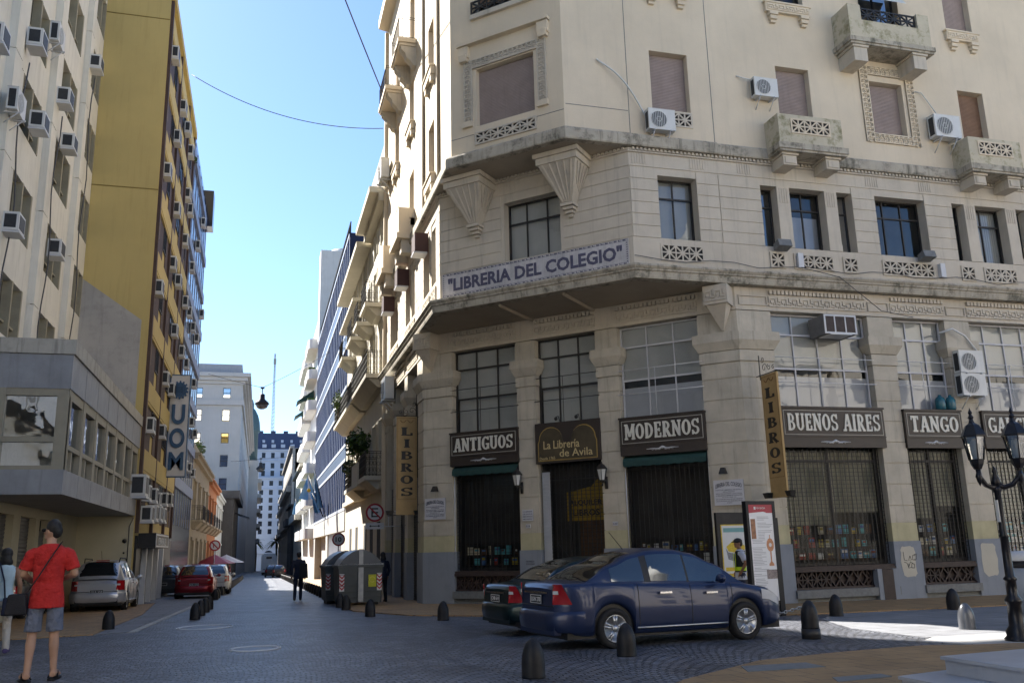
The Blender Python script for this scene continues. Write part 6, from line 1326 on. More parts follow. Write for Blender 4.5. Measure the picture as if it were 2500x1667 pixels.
    if hair == 'short': hr.ball(hc, .104, (.83,1.0,1.02), 16); hr.ball(rot(0,-.045,-.0), .088, (.86,.8,1.0), 14)
    elif hair == 'cap': hr.ball(rot(0,0,.055), .108, (.86,1.06,.72), 16); hr.ball(rot(0,.10,.035), .075, (1.0,1.1,.16), 12); hr.ball(rot(0,-.05,.0), .085, (.9,.8,1), 12)
    else: hr.ball(hc, .114, (.88,1.0,1.0), 16); hr.ball(rot(0,-.055,-.06), .105, (.95,.72,1.15), 14); hr.ball(rot(.05,-.05,-.11), .07, n=10); hr.ball(rot(-.05,-.05,-.11), .07, n=10)
    put(remesh(hr, .010, 2), 'hair' if hair != 'cap' else 'cap', HAIR)
    for s in 'LR':
        an, to = J['ank'+s], J['toe'+s]; f = MB()
        if shoes == 'flip': 
            d = (to-an); d.z = 0; d.normalize(); sv = Vector((d.y,-d.x,0)); c0 = Vector((an.x,an.y,0)); P0 = [c0-d*.075+sv*.035, c0-d*.09, c0-d*.075-sv*.035, c0+d*.10-sv*.05, c0+d*.20-sv*.04, c0+d*.225, c0+d*.20+sv*.04, c0+d*.10+sv*.05]
            f.add([(p.x,p.y,-.02) for p in P0]+[(p.x,p.y,.006) for p in P0], [tuple(range(8))[::-1], tuple(range(8,16))]+[(i,(i+1)%8,8+(i+1)%8,8+i) for i in range(8)]); f.tube([c0+d*.0+sv*.052+Vector((0,0,.01)), c0+d*.07+sv*.03+Vector((0,0,.075)), c0+d*.15+Vector((0,0,.05)), c0+d*.07-sv*.03+Vector((0,0,.075)), c0-sv*.052+Vector((0,0,.01))], .010, 5)
            me = f.mesh('flip_flop'); put(me, 'sandal', M_black)
        else:
            f.tube([an+Vector((0,-.06,-.045)), an+Vector((0,.0,-.035)), an.lerp(to,.6)+Vector((0,0,.0)), to+Vector((0,.02,0))], [.044,.052,.048,.034], 10); put(remesh(f, .010, 2), 'shoe', shoes or M_black)
    return t, k, J
M_redt = mat('red_cotton', (.46,.022,.020), .85, .12, 5, bump=.9, bscale=7, bdist=.09); M_gshort = mat('grey_cotton', (.135,.155,.21), .9, .12, 8, bump=.9, bscale=9, bdist=.07); M_navyc = mat('navy_cloth', (.016,.020,.042), .85, .2, 8, bump=.3, bscale=12)
M_lblue = mat('pale_blue_cotton', (.40,.52,.58), .85, .08, 8, bump=.4, bscale=10); M_crm = mat('cream_cotton', (.50,.46,.40), .85, .08, 8, bump=.9, bscale=9, bdist=.07); M_bag = mat('black_canvas', (.012,.012,.016), .75, .2, 10, bump=.3)
t, k, J = person('man from behind in a red t-shirt, grey shorts and flip-flops with a black shoulder bag', (-2.62,13.05), 4, 1.97, M_redt, M_gshort,
    pose=dict(elL=(-.275,.0,1.19), wrL=(-.17,.20,1.08), elR=(.285,-.02,1.18), wrR=(.10,.20,1.10), ankL=(-.13,-.07,.085), toeL=(-.20,.10,.032), kneeL=(-.12,.0,.50), ankR=(.13,.05,.085), toeR=(.16,.23,.032), kneeR=(.11,.03,.50), hipL=(-.10,0,.93), hipR=(.095,0,.93), shL=(-.195,-.01,1.435), shR=(.195,-.01,1.435)), shorts=True, shoes='flip', look=1.0)
q = MB(); pts = [(.09,.05,1.54),(.11,-.06,1.535),(.07,-.125,1.45),(.0,-.148,1.32),(-.09,-.145,1.15),(-.17,-.115,1.02),(-.21,-.05,.97)]; rows = [[Vector(p)*k+Vector((-.022,-.004,-.02)), Vector(p)*k+Vector((.022,-.004,.025))] for p in pts]; q.grid(rows); q.grid([[p+Vector((0,-.008,0)) for p in r_] for r_ in rows]); 
o = bpy.data.objects.new('bag_strap', q.mesh('strap')); COL.objects.link(o); o.data.materials.append(M_bag)
bagm = MB(); bagm.fr = Fr((0,0,0),(1,0,0),(0,1,0)); bagm.taper(-.46, -.20, -.13, .12, .80, 1.06, -.03, -.02)
o2 = bpy.data.objects.new('shoulder_bag', remesh(bagm, .014, 6)); o2.data.materials.append(M_bag); COL.objects.link(o2); o2.location = t.location; o2.rotation_euler = t.rotation_euler; o.parent = o2; o.name = 'strap'
tag(o2, 'black shoulder bag on the left hip of the man in red', 'bag'); o2.matrix_world = Matrix.LocRotScale(t.location, t.rotation_euler.to_quaternion(), (1,1,1)) @ Matrix.Identity(4)
gl = MB(); c, s_ = math.cos(1.0), math.sin(1.0); h = J['head']; rot = lambda x, y, z: (h+Vector((x*c-y*s_, x*s_+y*c, z)))*k
for sd_ in (-1,1): gl.ball(rot(sd_*.036,.094,.016), .032*k, (.9,.9,.62), 10); gl.tube([rot(sd_*.066,.085,.02), rot(sd_*.086,.0,.02)], .005, 4)
o3 = bpy.data.objects.new('sunglasses', gl.mesh('sunglasses')); o3.data.materials.append(M_black); COL.objects.link(o3); o3.location = t.location; o3.rotation_euler = t.rotation_euler; tag(o3, 'dark sunglasses worn by the man in red', 'sunglasses')
t, k, J = person('woman at the left edge in a pale blue top and cream trousers', (-4.2,17.5), 6, 1.72, M_lblue, M_crm, female=True, hair='long', skin=SKIN2, sleeves='none', shoes=mat('purple_shoe', (.08,.06,.16), .7, .1), pose=dict(ankR=(.13,-.06,.09), toeR=(.15,.12,.035)))
q = MB(); q.taper(.02, .30, -.26, -.12, .62, .92, -.02, 0); bg_ = bpy.data.objects.new('handbag', remesh(q, .014, 6)); bg_.data.materials.append(M_navyc); COL.objects.link(bg_); bg_.location = t.location; bg_.rotation_euler = t.rotation_euler; tag(bg_, 'dark blue handbag carried by the woman at the left edge', 'bag')
q = MB(); q.tube([(.06,-.19,.9),(.02,-.16,1.2),(-.06,-.14,1.45),(-.1,-.02,1.53)], .014, 5); o = bpy.data.objects.new('strap', q.mesh('strap')); o.data.materials.append(M_navyc); COL.objects.link(o); o.parent = bg_
t, k, J = person('man in dark navy clothes walking away down the middle of the street', (1.55,37.0), 0, 1.86, M_navyc, M_navyc, sleeves='long', hair='cap', pose=dict(ankL=(-.13,-.12,.1), toeL=(-.14,.06,.04), kneeL=(-.11,.06,.50), ankR=(.10,.12,.09), toeR=(.11,.30,.035), kneeR=(.10,.10,.50)))
q = MB(); q.taper(.0, .36, -.32, -.13, .86, 1.42, -.04, -.03); o = bpy.data.objects.new('backpack', remesh(q, .02, 8)); o.data.materials.append(M_bag); COL.objects.link(o); o.location = t.location; tag(o, 'black bag slung on the back of the man in navy', 'bag')
person('woman with long black hair standing behind the waste containers', (4.35,33.0), 20, 1.72, M_navyc, M_bag, female=True, hair='long', sleeves='long', skin=SKIN2)
M_hv = mat('hi_vis', (.55,.75,.02), .6, .05, 3); M_whs = mat('white_shirt', (.50,.52,.58), .8, .06, 5)
t, k, J = person('police officer in a cap and yellow high visibility vest behind the blue saloon', (11.12,19.5), 75, 1.72, M_whs, M_navyc, hair='cap', skin=SKIN2, pose=dict(elL=(-.33,-.06,1.2), wrL=(-.2,.04,1.0), elR=(.33,-.1,1.2), wrR=(.2,.05,1.0)))
v_ = MB(); rings(v_, [(0,0,.98,.182,.138),(0,0,1.1,.172,.132),(0,0,1.2,.180,.134),(0,-.005,1.32,.200,.138),(0,-.01,1.42,.196,.124),(0,-.01,1.50,.15,.10)]); m = remesh(v_, .012, 1); m.transform(Matrix.Scale(k,4)); m.materials.append(M_bag); o = bpy.data.objects.new('vest', m); COL.objects.link(o); o.parent = t
s_ = MB(); rings(s_, [(0,0,1.02,.187,.144),(0,0,1.11,.182,.141)]); 
for x in (-.09,.09):
    for yy, sg in ((.142,1),(-.142,-1)): s_.add([(x-.035,yy,1.1),(x+.035,yy,1.1),(x+.03,yy*.92,1.44),(x-.03,yy*.92,1.44)], [(0,1,2,3)])
m = s_.mesh('stripes'); m.transform(Matrix.Scale(k,4)); m.materials.append(M_hv); o = bpy.data.objects.new('reflective_band', m); COL.objects.link(o); o.parent = t
person('far pedestrian in a dark red top near the cafe umbrellas', (-3.0,104), 90, 1.75, mat('maroon_cloth', (.12,.02,.03), .8, .1), M_gshort, shorts=True, vox=.03)
person('far pedestrian in a white shirt on the right pavement', (3.55,88), 180, 1.72, M_whs, M_bag)
# ================================================================== bollards
bl0 = MB(); bl0.lathe([(.140,0),(.142,.02),(.138,.05),(.139,.16),(.132,.25),(.112,.32),(.080,.385),(.045,.425),(.015,.44),(.001,.441)], (0,0,0), 20)
bme = bl0.mesh('bollard', Vector((0,0,0)), [M_black])
def bollard(x, y, lab, group='black iron bollards', sc=1.0, dz=0.0):
    o = bpy.data.objects.new('bollard', bme); COL.objects.link(o); o.location = (x,y,gz(x,y)+dz); o.scale = (sc,sc,sc*1.02); return tag(o, lab, 'bollard', group)
bollard(3.17,10.53,'nearest black bollard, at the bottom of the photo'); bollard(5.06,12.21,'black bollard in front of the rear wheel of the blue saloon')
TB = bollard(8.72,13.21,'tall black bollard on a square foot, in front of the sunlit setts',sc=1.0,dz=.16); q = MB(); q.lathe([(.15,-.16),(.15,0)], (0,0,0), 20); q.build('foot', M_iron, TB); bollard(12.22,17.48,'black bollard near the wall right of the chain',sc=1.05); bollard(15.6,17.8,'dark bollard standing behind the shiny grey bollard',sc=1.08); 
o = bollard(11.93,13.35,'shiny grey bollard lit by the sun beside the pale paving'); o.data = bme.copy(); o.data.materials[0] = mat('sunlit_grey', (.12,.125,.14), .28, .1, 4, metal=.4)  # sunlight on this bollard is put into its lighter grey colour
bollard(4.31,21.69,'lone black bollard between the containers and the green saloon'); bollard(2.91,24.54,'black bollard right of centre in front of the waste containers'); bollard(2.65,28.57,'black bollard with a scuffed white tip in front of the containers')
bollard(2.62,30.4,'black bollard with a white scuff at the left corner of the containers'); bollard(-3.31,23.26,'lone black bollard at the left, right of the man in red')

for i in range(4): bollard(-1.60+.02*i, 26.39+2.05*i, ('nearest','second','third','fourth')[i]+' of the four bollards in a row on the left kerb')
for i in range(34): bollard(-1.75, 42+2.0*i+(0 if i < 2 else 2.5), 'black bollard in the long row along the left kerb beyond the red hatchback', 'bollards along the left kerb')
for i in range(50): bollard(2.72, 34.6+2.0*i, 'black bollard in the long row along the right kerb', 'bollards along the right kerb')
q = MB()
ch = sagp((8.72,13.25,gz(8.72,13.2)+.52), (7.7,17.6,.1), .28, 60)
for i in range(60): a = ch[i]; b = ch[i+1]; d = (b-a).normalized(); n_ = d.cross(Vector((0,0,1))).normalized() if i % 2 else Vector((0,0,1)); c = (a+b)/2; q.tube([c+d*.045*math.cos(t_*.785)+n_*.022*math.sin(t_*.785) for t_ in range(9)], .008, 4, cap=False)
solo(q, 'chain', M_metal, 'iron chain hanging between two bollards by the nose of the blue saloon', 'chain')
# ================================================================== lamp, bin, steps
lx, ly = 10.98, 11.28; lz = gz(lx,ly)
t = thing('street_lamp', 'black cast iron street lamp with twin glass lanterns at the right edge', 'street lamp', (lx,ly,lz)); local(t)
M_lampb = mat('lamp_black', (.012,.012,.016), .3, .15, 6, metal=.3)
q = MB(); q.lathe([(.21,0),(.21,.05),(.17,.09),(.18,.16),(.12,.24),(.105,.55),(.13,.60),(.13,.64),(.085,.70),(.08,.92),(.11,.96),(.07,1.0),(.062,1.6),(.075,1.62),(.058,1.66),(.05,2.32),(.075,2.36),(.06,2.42)], (0,0,0), 18); q.build('post', M_lampb, t)
q = MB(); q.lathe([(.05,2.42),(.085,2.47),(.06,2.55),(.03,2.63),(.045,2.66),(.02,2.72),(.001,2.76)], (0,0,0), 12); q.build('finial', M_lampb, t)
for sg in (-1, 1):
    dx = Vector((-.33,.0,0)) if sg < 0 else Vector((.30,-.22,0)); q = MB(); q.tube([Vector((0,0,2.45)), dx*.3+Vector((0,0,2.40)), dx*.65+Vector((0,0,2.44)), dx*.95+Vector((0,0,2.58)), dx+Vector((0,0,2.70))], [.055,.045,.042,.04,.04], 8); q.lathe([(.001,2.42),(.035,2.50),(.055,2.58),(.03,2.66)], dx, 8); ar = q.build('arm', M_lampb, t)
    q = MB(); q.lathe([(.06,2.70),(.10,2.78),(.115,2.84),(.12,2.86)], dx, 6, False); q.lathe([(.20,3.22),(.205,3.25),(.11,3.42),(.05,3.46),(.03,3.52),(.05,3.55),(.02,3.60),(.035,3.63),(.012,3.68),(.001,3.72)], dx, 6, False)
    for i in range(6): an = i*math.pi/3; q.tube([dx+Vector((.115*math.cos(an),.115*math.sin(an),2.85)), dx+Vector((.175*math.cos(an),.175*math.sin(an),3.23))], .014, 4)
    la = q.build('lantern', M_lampb, t); q = MB(); q.lathe([(.108,2.86),(.168,3.22)], dx, 6, False); q.build('glass', glass('lamp_glass', (.72,.72,.70), .22), la)
    q = MB(); q.lathe([(.04,2.86),(.07,2.95),(.07,3.12),(.04,3.18)], dx, 10); q.build('mantle', M_frost, la)
q = MB(); q.box(-.06, -.045, -.03, .03, 1.85, 2.2); q.build('sticker', M_acw, t); t.scale = (.93,.93,.945)
bx, by = 13.02, 13.0
t = thing('litter_bin', 'pale grey cylindrical litter bin cut by the right edge', 'litter bin', (bx,by,gz(bx,by))); local(t)
q = MB(); q.lathe([(.22,.15),(.26,.9),(.28,1.02)], (0,0,0), 24); q.build('drum', mat('bin_grey', (.25,.28,.33), .45, .08, 3), t); q = MB(); q.lathe([(.285,1.02),(.285,1.14)], (0,0,0), 24); q.build('band', M_black, t); q = MB(); q.lathe([(.29,1.14),(.29,1.26),(.2,1.30),(.001,1.31)], (0,0,0), 24); q.build('lid', M_metal, t); q = MB(); q.lathe([(.1,0),(.1,.16)], (0,0,0), 12); q.build('foot', M_black, t)
M_mstep = mat('white_marble', (.36,.365,.385), .35, .14, 1.6, streak=.3, streak_col=(.2,.21,.23))
stt = thing('marble_steps', 'pale marble steps of a monument at the bottom right corner', 'steps', (9.5,8.8,-.2))
q = MB(); lo = [(6.31,8.05),(6.97,8.18),(30,10.3),(30,-8),(6.55,-8)]; up = [(6.80,7.98),(30,9.98),(30,-8),(6.95,-8)]
grow = lambda P, o: [(P[0][0]-o,P[0][1]+o)]+[(x-(o if x < 20 else 0), y+(o if y > 0 else 0)) for x, y in P[1:]]
q.plan(lo, -.5, -.072); q.plan(grow(lo,.025), -.07, -.04); q.build('lower_step', M_mstep, stt)
q = MB(); q.plan(up, -.038, .098); q.plan(grow(up,.03), .10, .132); q.build('upper_step', M_mstep, stt)
for i in range(4): q = MB(); x = 8.6+1.9*i; y = 8.0+(x-6.8)*.0862; q.box(x, x+.006, y-.4, y+.0015, -.03, .097); q.build('joint', M_granite, stt)
# ================================================================== information boards
def posterboard(lab, fr, u0, u1, z0, z1, name='information_board', d=.0, leg=True):
    t = thing(name, lab, 'information board', fr.p((u0+u1)/2,0,z0)); q = MB(fr); q.box(u0-.09, u1+.09, -.09, .0, z0-.35, z1+.1); q.build('case', M_black, t); return t
ft = Fr((10.95,18.15,0), (.985,.17,0), (.17,-.985,0)); gzt = gz(11,18.1)
t = thing('information_totem', 'tall free standing information panel with a red header, white text sheet and gold monstrance picture', 'information board', (10.95,18.15,gzt))
q = MB(ft); q.box(-.40, .46, -.12, -.005, gzt, 2.2); q.box(.40, .50, -.18, .01, gzt, 1.82); q.box(-.40, -.33, -.005, .02, gzt, 2.2); q.box(.36, .40, -.005, .02, gzt, 2.2); q.box(-.33, .36, -.005, .02, 2.12, 2.2); q.build('case', M_black, t)
q = MB(ft); q.box(-.33, .36, -.004, .004, .0, 2.12); sh_ = q.build('sheet', mat('white_sheet', (.66,.66,.67), .35, .04, 2), t)
q = MB(ft); q.prism([(-.33,1.93),(-.05,1.95),(.10,1.96),(.2,1.93),(.36,1.93),(.36,2.12),(-.33,2.12)], .004, .007); q.build('header', mat('crimson', (.34,.02,.04), .4, .08), sh_)
q = MB(ft); fit(q, 'VIA SACRA', ft, -.1, .16, 2.02, 2.06, .008, .0, .003); q.box(-.17, -.12, .007, .010, 2.01, 2.07); q.build('heading', M_platew, sh_)
M_greyt = mat('grey_print', (.27,.27,.29), .6, .1)
q = MB(ft); rr_ = random.Random(3)
for z in [1.84-.034*i for i in range(52)]:
    if rr_.random() < .16: continue
    a = -.28 if z < 1.35 else -.10; b = a+rr_.uniform(.18,.44)
    if .75 < z < 1.45: b = min(b, .08)
    if .45 < z < .68: b = min(b, .05)
    q.box(a, b, .004, .0065, z, z+.010)
    if z < 1.35 and rr_.random() < .5: q.box(-.31, -.29, .004, .0065, z, z+.010)
q.build('print', M_greyt, sh_)
q = MB(ft); q.box(-.29, -.16, .004, .007, 1.36, 1.80); q.build('picture', mat('sepia_picture', (.30,.14,.07), .5, .5, 14), sh_)
q = MB(ft); q.prism([(.22+.105*math.cos(i*.524), 1.22+.15*math.sin(i*.524)) for i in range(12)], .004, .007); q.prism([(.2,1.07),(.24,1.07),(.235,.86),(.29,.80),(.29,.76),(.15,.76),(.15,.80),(.205,.86)], .0041, .0072); q.box(.21, .23, .004, .007, 1.37, 1.44); q.build('monstrance', mat('copper_print', (.45,.20,.09), .5, .3, 16), sh_)
q = MB(ft); q.prism([(.22+.04*math.cos(i*.524), 1.22+.045*math.sin(i*.524)) for i in range(12)], .0075, .009); q.build('host', M_platew, sh_)
q = MB(ft); q.box(.06, .36, .004, .007, .48, .68); q.build('crowd_picture', mat('crowd_print', (.22,.18,.17), .5, .7, 45), sh_)
fp = Fr((12.0,21.3,0), (.97,.1,0), (0,-1,0)); fp.n = Vector((.1,-.995,0))
t = thing('poster_case', 'black framed poster case with a yellow roofed building drawing behind the tall information panel', 'information board', (12,21.3,gz(12,21.3)))
q = MB(fp); q.box(-.48, .40, -.1, -.002, -.4, 2.06); q.build('case', M_black, t); q = MB(fp); q.box(-.34, .40, -.001, .006, .5, 1.72); ps = q.build('poster', mat('pale_poster', (.50,.52,.53), .4, .05), t)
q = MB(fp); q.box(-.36, .40, -.001, .004, 1.72, 1.75); q.box(-.37, -.34, -.001, .004, .42, 1.75); q.box(-.34, .40, -.001, .004, .42, .5); q.box(-.3, .1, .006, .009, .56, .66); q.build('yellow_border', mat('yellow_print', (.50,.36,.02), .5, .2, 20), ps)
q = MB(fp); q.box(-.30, .40, .006, .008, 1.55, 1.66); q.build('teal_band', mat('teal_print', (.12,.28,.29), .5, .1), ps)
q = MB(fp); q.prism([(-.24,1.18),(.02,1.36),(.34,1.2),(.34,1.1),(.05,1.02),(-.18,1.06)], .006, .009); q.build('roof_print', MATS['yellow_print'], ps)
q = MB(fp); q.prism([(-.26,1.16),(-.19,1.04),(.04,1.0),(.34,1.08),(.34,.86),(.02,.80),(-.2,.86)], .0062, .0085); q.build('building_print', mat('grey_drawing', (.16,.17,.19), .5, .5, 25), ps)
# ================================================================== waste containers
M_cont = mat('container_grey', (.060,.068,.070), .5, .12, 3, streak=.25); M_lid = mat('lid_grey', (.075,.085,.10), .35, .12, 3)
M_chev = mat('chevron_red', (.38,.02,.025), .5, .08); 
def container(x, y, rz, lab):
    t = thing('waste_container', lab, 'waste container', (x,y,gz(x,y)), 'waste containers on the pavement', rz=R(rz)); local(t); fr = Fr((0,0,0),(1,0,0),(0,-1,0))
    w, dp = .74, .70
    q = MB(); q.add([(-w+.06,-dp+.05,.12),(w-.06,-dp+.05,.12),(w-.06,dp-.05,.12),(-w+.06,dp-.05,.12),(-w,-dp,1.28),(w,-dp,1.28),(w,dp,1.28),(-w,dp,1.28)], [(0,3,2,1),(4,5,6,7),(0,1,5,4),(1,2,6,5),(2,3,7,6),(3,0,4,7)]); q.box(-w-.04, w+.04, -dp-.04, dp+.04, 1.26, 1.34)
    for i in range(5): z = .3+i*.18; q.box(-w+.02, w-.02, -dp+.02-.022*(z-.1)*0-.03+.0, -dp+.06, z, z+.02)
    q.build('body', M_cont, t)
    q = MB(); n = 10; pr = [(-w+.01+2*(w-.01)*i/n, 1.34+.50*math.sin(math.pi*i/n)**.75) for i in range(n+1)]; f0 = [(a,-dp-.02,z) for a, z in pr]; f1 = [(a,dp+.02,z) for a, z in pr]; m = n+1; q.add(f0+f1, [tuple(range(m))[::-1], tuple(range(m,2*m))]+[(i,i+1,m+i+1,m+i) for i in range(n)], False); q.build('lid', M_lid, t)
    q = MB(fr); q.box(-.085, .085, dp-.03, dp+.035, .15, 1.36); q.prism([(-.07,1.36),(.07,1.36),(.07,1.86),(-.07,1.86)], dp-.02, dp+.045); q.build('lifting_arm', M_acw if 0 else mat('galvanised', (.30,.31,.32), .45, .15, 6, metal=.4), t)
    for sx in (-1,1):
        q = MB(fr); a = sx*(w-.19) if sx > 0 else -w+.03; b = a+.16
        for i in range(4): z = .55+i*.12; q.prism([(a,z+.12),(a+.08,z+.04),(b,z+.12),(b,z+.06),(a+.08,z-.02),(a,z+.06)], dp-.015, dp+.012)
        o = q.build('chevron_board', M_chev, t); q = MB(fr); q.box(a, b, dp-.02, dp+.006, .50, 1.06); q.build('backing', M_platew, o)
    q = MB(fr); q.box(.26, .52, dp-.02, dp+.012, .62, 1.02); o = q.build('sticker', mat('lime_sticker', (.42,.42,.02), .5, .1), t); q = MB(fr); q.tube([fr.p(.39+.09*math.cos(i*.524), dp+.012, .86+.09*math.sin(i*.524)) for i in range(13)], .012, 4); q.build('ring', mat('sticker_yellow', (.6,.55,.1), .5, .05), o)
    for sx in (-.55,.55): q = MB(fr); q.box(sx-.08, sx+.08, -.5, .5, 0, .14); q.build('foot', M_black, t)
    q = MB(); q.box(-w-.02, w+.02, -dp-.02, -dp+.0, 1.335, 1.37); q.build('rim', M_metal, t)
container(3.30, 31.6, 3, 'front dark grey waste container with chevrons and a lime sticker'); container(3.02, 33.9, 3, 'rear dark grey waste container, mostly behind the front one')
# ================================================================== left side fittings
us, uz0, uz1 = 47.5, 5.15, 10.25
fu = Fr((0,47.4,0), (1,0,0), (0,-1,0)); q = MB(fu); q.box(-4.62, -3.72, -.16, .16, uz0, uz1)
t = solo(q, 'vertical_sign', mat('sign_panel', (.62,.61,.60), .5, .06, 2), 'tall white vertical sign with a blue cog and the letters UOM on the mustard block', 'sign', loc=fu.p(-4.15,0,uz0)); WL[t.name] = t.location.copy()
M_ub = mat('union_blue', (.045,.105,.20), .5, .08, 2)
q = MB(fu)
for x0, x1, a, b in ((-4.66,-4.62,uz0,uz1),(-3.72,-3.68,uz0,uz1)): q.box(x0, x1, -.18, .18, a, b)
q.box(-4.66, -3.68, -.18, .18, uz1, uz1+.05); q.box(-4.66, -3.68, -.18, .18, uz0-.05, uz0); q.build('frame', M_ub, t)
q = MB(fu); fit(q, 'U', fu, -4.50, -3.86, 7.75, 8.75, .16, .03, .08); fit(q, 'O', fu, -4.54, -3.82, 6.55, 7.55, .16, .03, .08); fit(q, 'M', fu, -4.52, -3.82, 5.45, 6.35, .16, .02, .08); q.build('lettering', M_ub, t)
q = MB(fu); P_g = []
for i in range(14):
    for k_, r_ in ((0,.33),(.25,.33),(.3,.41),(.7,.41),(.75,.33)): an = 2*math.pi*(i+k_)/14; P_g.append((-4.17+r_*math.cos(an), 9.5+r_*1.15*math.sin(an)))
q.prism(P_g, .15, .24); q.build('cog', M_ub, t); q = MB(fu)
for i in range(6): q.box(-4.36+i*.06, -4.33+i*.06, .24, .25, 9.33, 9.67)
q.tube([fu.p(-4.17+.25*math.cos(i*.393), .245, 9.5+.28*math.sin(i*.393)) for i in range(17)], .012, 4); q.build('cog_detail', mat('dark_blue', (.02,.05,.10), .5, .1), t)
for z in (6.0, 8.6): q = MB(fu); q.box(-4.95, -4.66, -.1, .1, z, z+.3); q.build('mount', M_ub, t)
# window air conditioners of the left facades: a plain case on a bracket
ba = MB(Fr((0,0,0),(0,1,0),(1,0,0))); ba.box(-.38, .38, .0, .62, 0, .62); wm = thing('wall_air_conditioner', 'x', 'air conditioner'); local(wm); ba.build('casing', M_acw, wm)
b_ = MB(Fr((0,0,0),(0,1,0),(1,0,0))); b_.box(-.385, -.378, .08, .52, .08, .54); b_.build('side_vent', M_acd, wm); b_ = MB(Fr((0,0,0),(0,1,0),(1,0,0))); b_.box(-.36, .36, -.02, .66, -.07, -.003); b_.build('shelf', M_metal, wm); b_ = MB(Fr((0,0,0),(0,1,0),(1,0,0))); b_.box(-.30, .30, .62, .635, .08, .54); b_.build('front_grille', M_acd, wm)
w1 = [False]
def wac(x, y, z, lab, group=None, sc=1.0, dp=1.0):
    if not w1[0]: w1[0] = True; wm.location = (x,y,z); tag(wm, lab, None, group); wm.scale = (sc*dp,sc,sc); return
    dup(wm, (x,y,z), 0, lab, group, (sc*dp,sc,sc))
Tl = {0:'grey air conditioner'}
for y, z, lab in ((26.3,16.0,'air conditioner high on the tower, nearest of the upper pair at the left edge'),(34.6,20.0,'air conditioner near the top of the tower beside the mustard wall'),(30.2,16.2,'upper of two air conditioners set close together on the tower'),(31.4,15.1,'lower of two air conditioners set close together on the tower'),(27.4,13.9,'air conditioner on the tower under a window in the second column'),(25.9,10.1,'air conditioner low on the tower just above the podium'),(31.0,11.1,'air conditioner low on the tower nearest the party wall'),(22.8,14.0,'air conditioner cut by the left edge of the photo')):
    wac(-7.3+.2, y, z, lab, 'air conditioners on the white tower', .85, .8)
for y, z, lab in ((28.5,17.4,'air conditioner with a round fan high on the tower, left of the mustard wall'),(25.0,13.2,'air conditioner with a round fan on the tower near the left edge')): dup(ac0, (-7.1,y,z), math.pi/2, lab, 'fan air conditioners on the white tower')
for y, z0, z1, lab in ((26.0,6.8,15.5,'nearest dark cable running down the tower face'),(30.4,7,16,'middle dark cable running down the tower face'),(35.0,7,20,'cable running down the tower face nearest the mustard wall')): cable([(-7.02,y+.25*math.sin(z*1.3),z) for z in [z0+(z1-z0)*i/12 for i in range(13)]], .022, M_cable, lab)
ra = random.Random(11)
for k in range(9):
    zt = 25.05-2.79*k-2.05
    if zt < 3: continue
    for a, p in ((39.0,.75),(41.6,.4),(43.6,.8),(46.4,.75),(48.9,.7),(50.9,.6)):
        if ra.random() < p*.8: wac(XL+.05, a+ra.uniform(-.2,.3), zt+ra.uniform(0,.35), 'white air conditioner on the face of the mustard block', 'air conditioners on the mustard block', .95, .50)
for k in range(7):
    for a in (54.2, 57.5, 60.8, 64.0):
        if ra.random() < .55: wac(XL+.05, a, 23.2-2.82*k+ra.uniform(0,.4), 'air conditioner on the face of the dark steel banded block', 'air conditioners on the dark block', .9, .5)
for i, (y, z) in enumerate(((38.7,2.65),(40.2,2.75),(42.0,2.8),(43.6,2.8))): wac(XL+.12, y, z, ('nearest','second','third','farthest')[i]+' of the four air conditioners in a row above the shop sign', 'air conditioners above the shop sign', 1.0, .7)
wac(XL-.1, 36.9, 3.55, 'large air conditioner on a bracket at the end of the podium', None, 1.3, .7)
# ================================================================== street signs
def disc(fr, c, r, d0, d1): return [(c[0]+r*math.cos(i*math.pi/16), c[1]+r*math.sin(i*math.pi/16)) for i in range(32)]
M_sred = mat('sign_red', (.33,.02,.03), .45, .06); M_swh = mat('sign_white', (.6,.6,.6), .45, .04); M_sbk = mat('sign_black', (.02,.02,.02), .45, .05)
fs = Fr((4.36,35.6,0), (1,0,0), (0,-1,0)); t = thing('no_parking_sign', 'round no parking sign with a crossed letter E above a small white plate', 'sign', (4.36,35.6,2.2))
q = MB(fs); q.prism(disc(fs,(0,2.76),.36,0,0), -.01, .01); q.build('rim', M_sred, t); q = MB(fs); q.prism(disc(fs,(0,2.76),.285,0,0), .005, .014); q.build('face', M_swh, t)
q = MB(fs); q.bar((-.11,2.58),(-.11,2.94),.06,.014,.017); 
for z in (2.61,2.76,2.91): q.bar((-.11,z),(.13,z),.055,.014,.0175+z*.0001)
q.build('letter', M_sbk, t); q = MB(fs); q.bar((-.21,2.97),(.21,2.55),.06,.018,.021); q.build('slash', M_sred, t)
q = MB(fs); q.box(-.36, .36, -.008, .008, 2.12, 2.36); o = q.build('plate', M_swh, t); q = MB(fs); q.bar((-.16,2.24),(.16,2.24),.03,.008,.012); q.prism([(-.22,2.24),(-.14,2.29),(-.14,2.19)], .008, .0125); q.prism([(.22,2.24),(.14,2.29),(.14,2.19)], .008, .0125); q.build('arrow', M_sbk, o)
q = MB(fs); q.tube([fs.p(0,-.02,2.1), fs.p(0,-.02,2.42)], .03, 5); q.tube([fs.p(.3,-.02,2.8), fs.p(.98,-.02,2.8)], .02, 5); q.tube([fs.p(.3,-.02,2.22), fs.p(.98,-.02,2.22)], .02, 5); q.tube([fs.p(.55,-.02,2.2), fs.p(.55,-.02,2.82)], .015, 5); q.build('bracket', M_metal, t)
fs = Fr((3.42,41.0,0), (1,0,0), (0,-1,0)); t = thing('speed_limit_sign', 'round speed limit sign reading 10 with a red rim on a thin post', 'sign', (3.42,41,gz(3.4,41)))
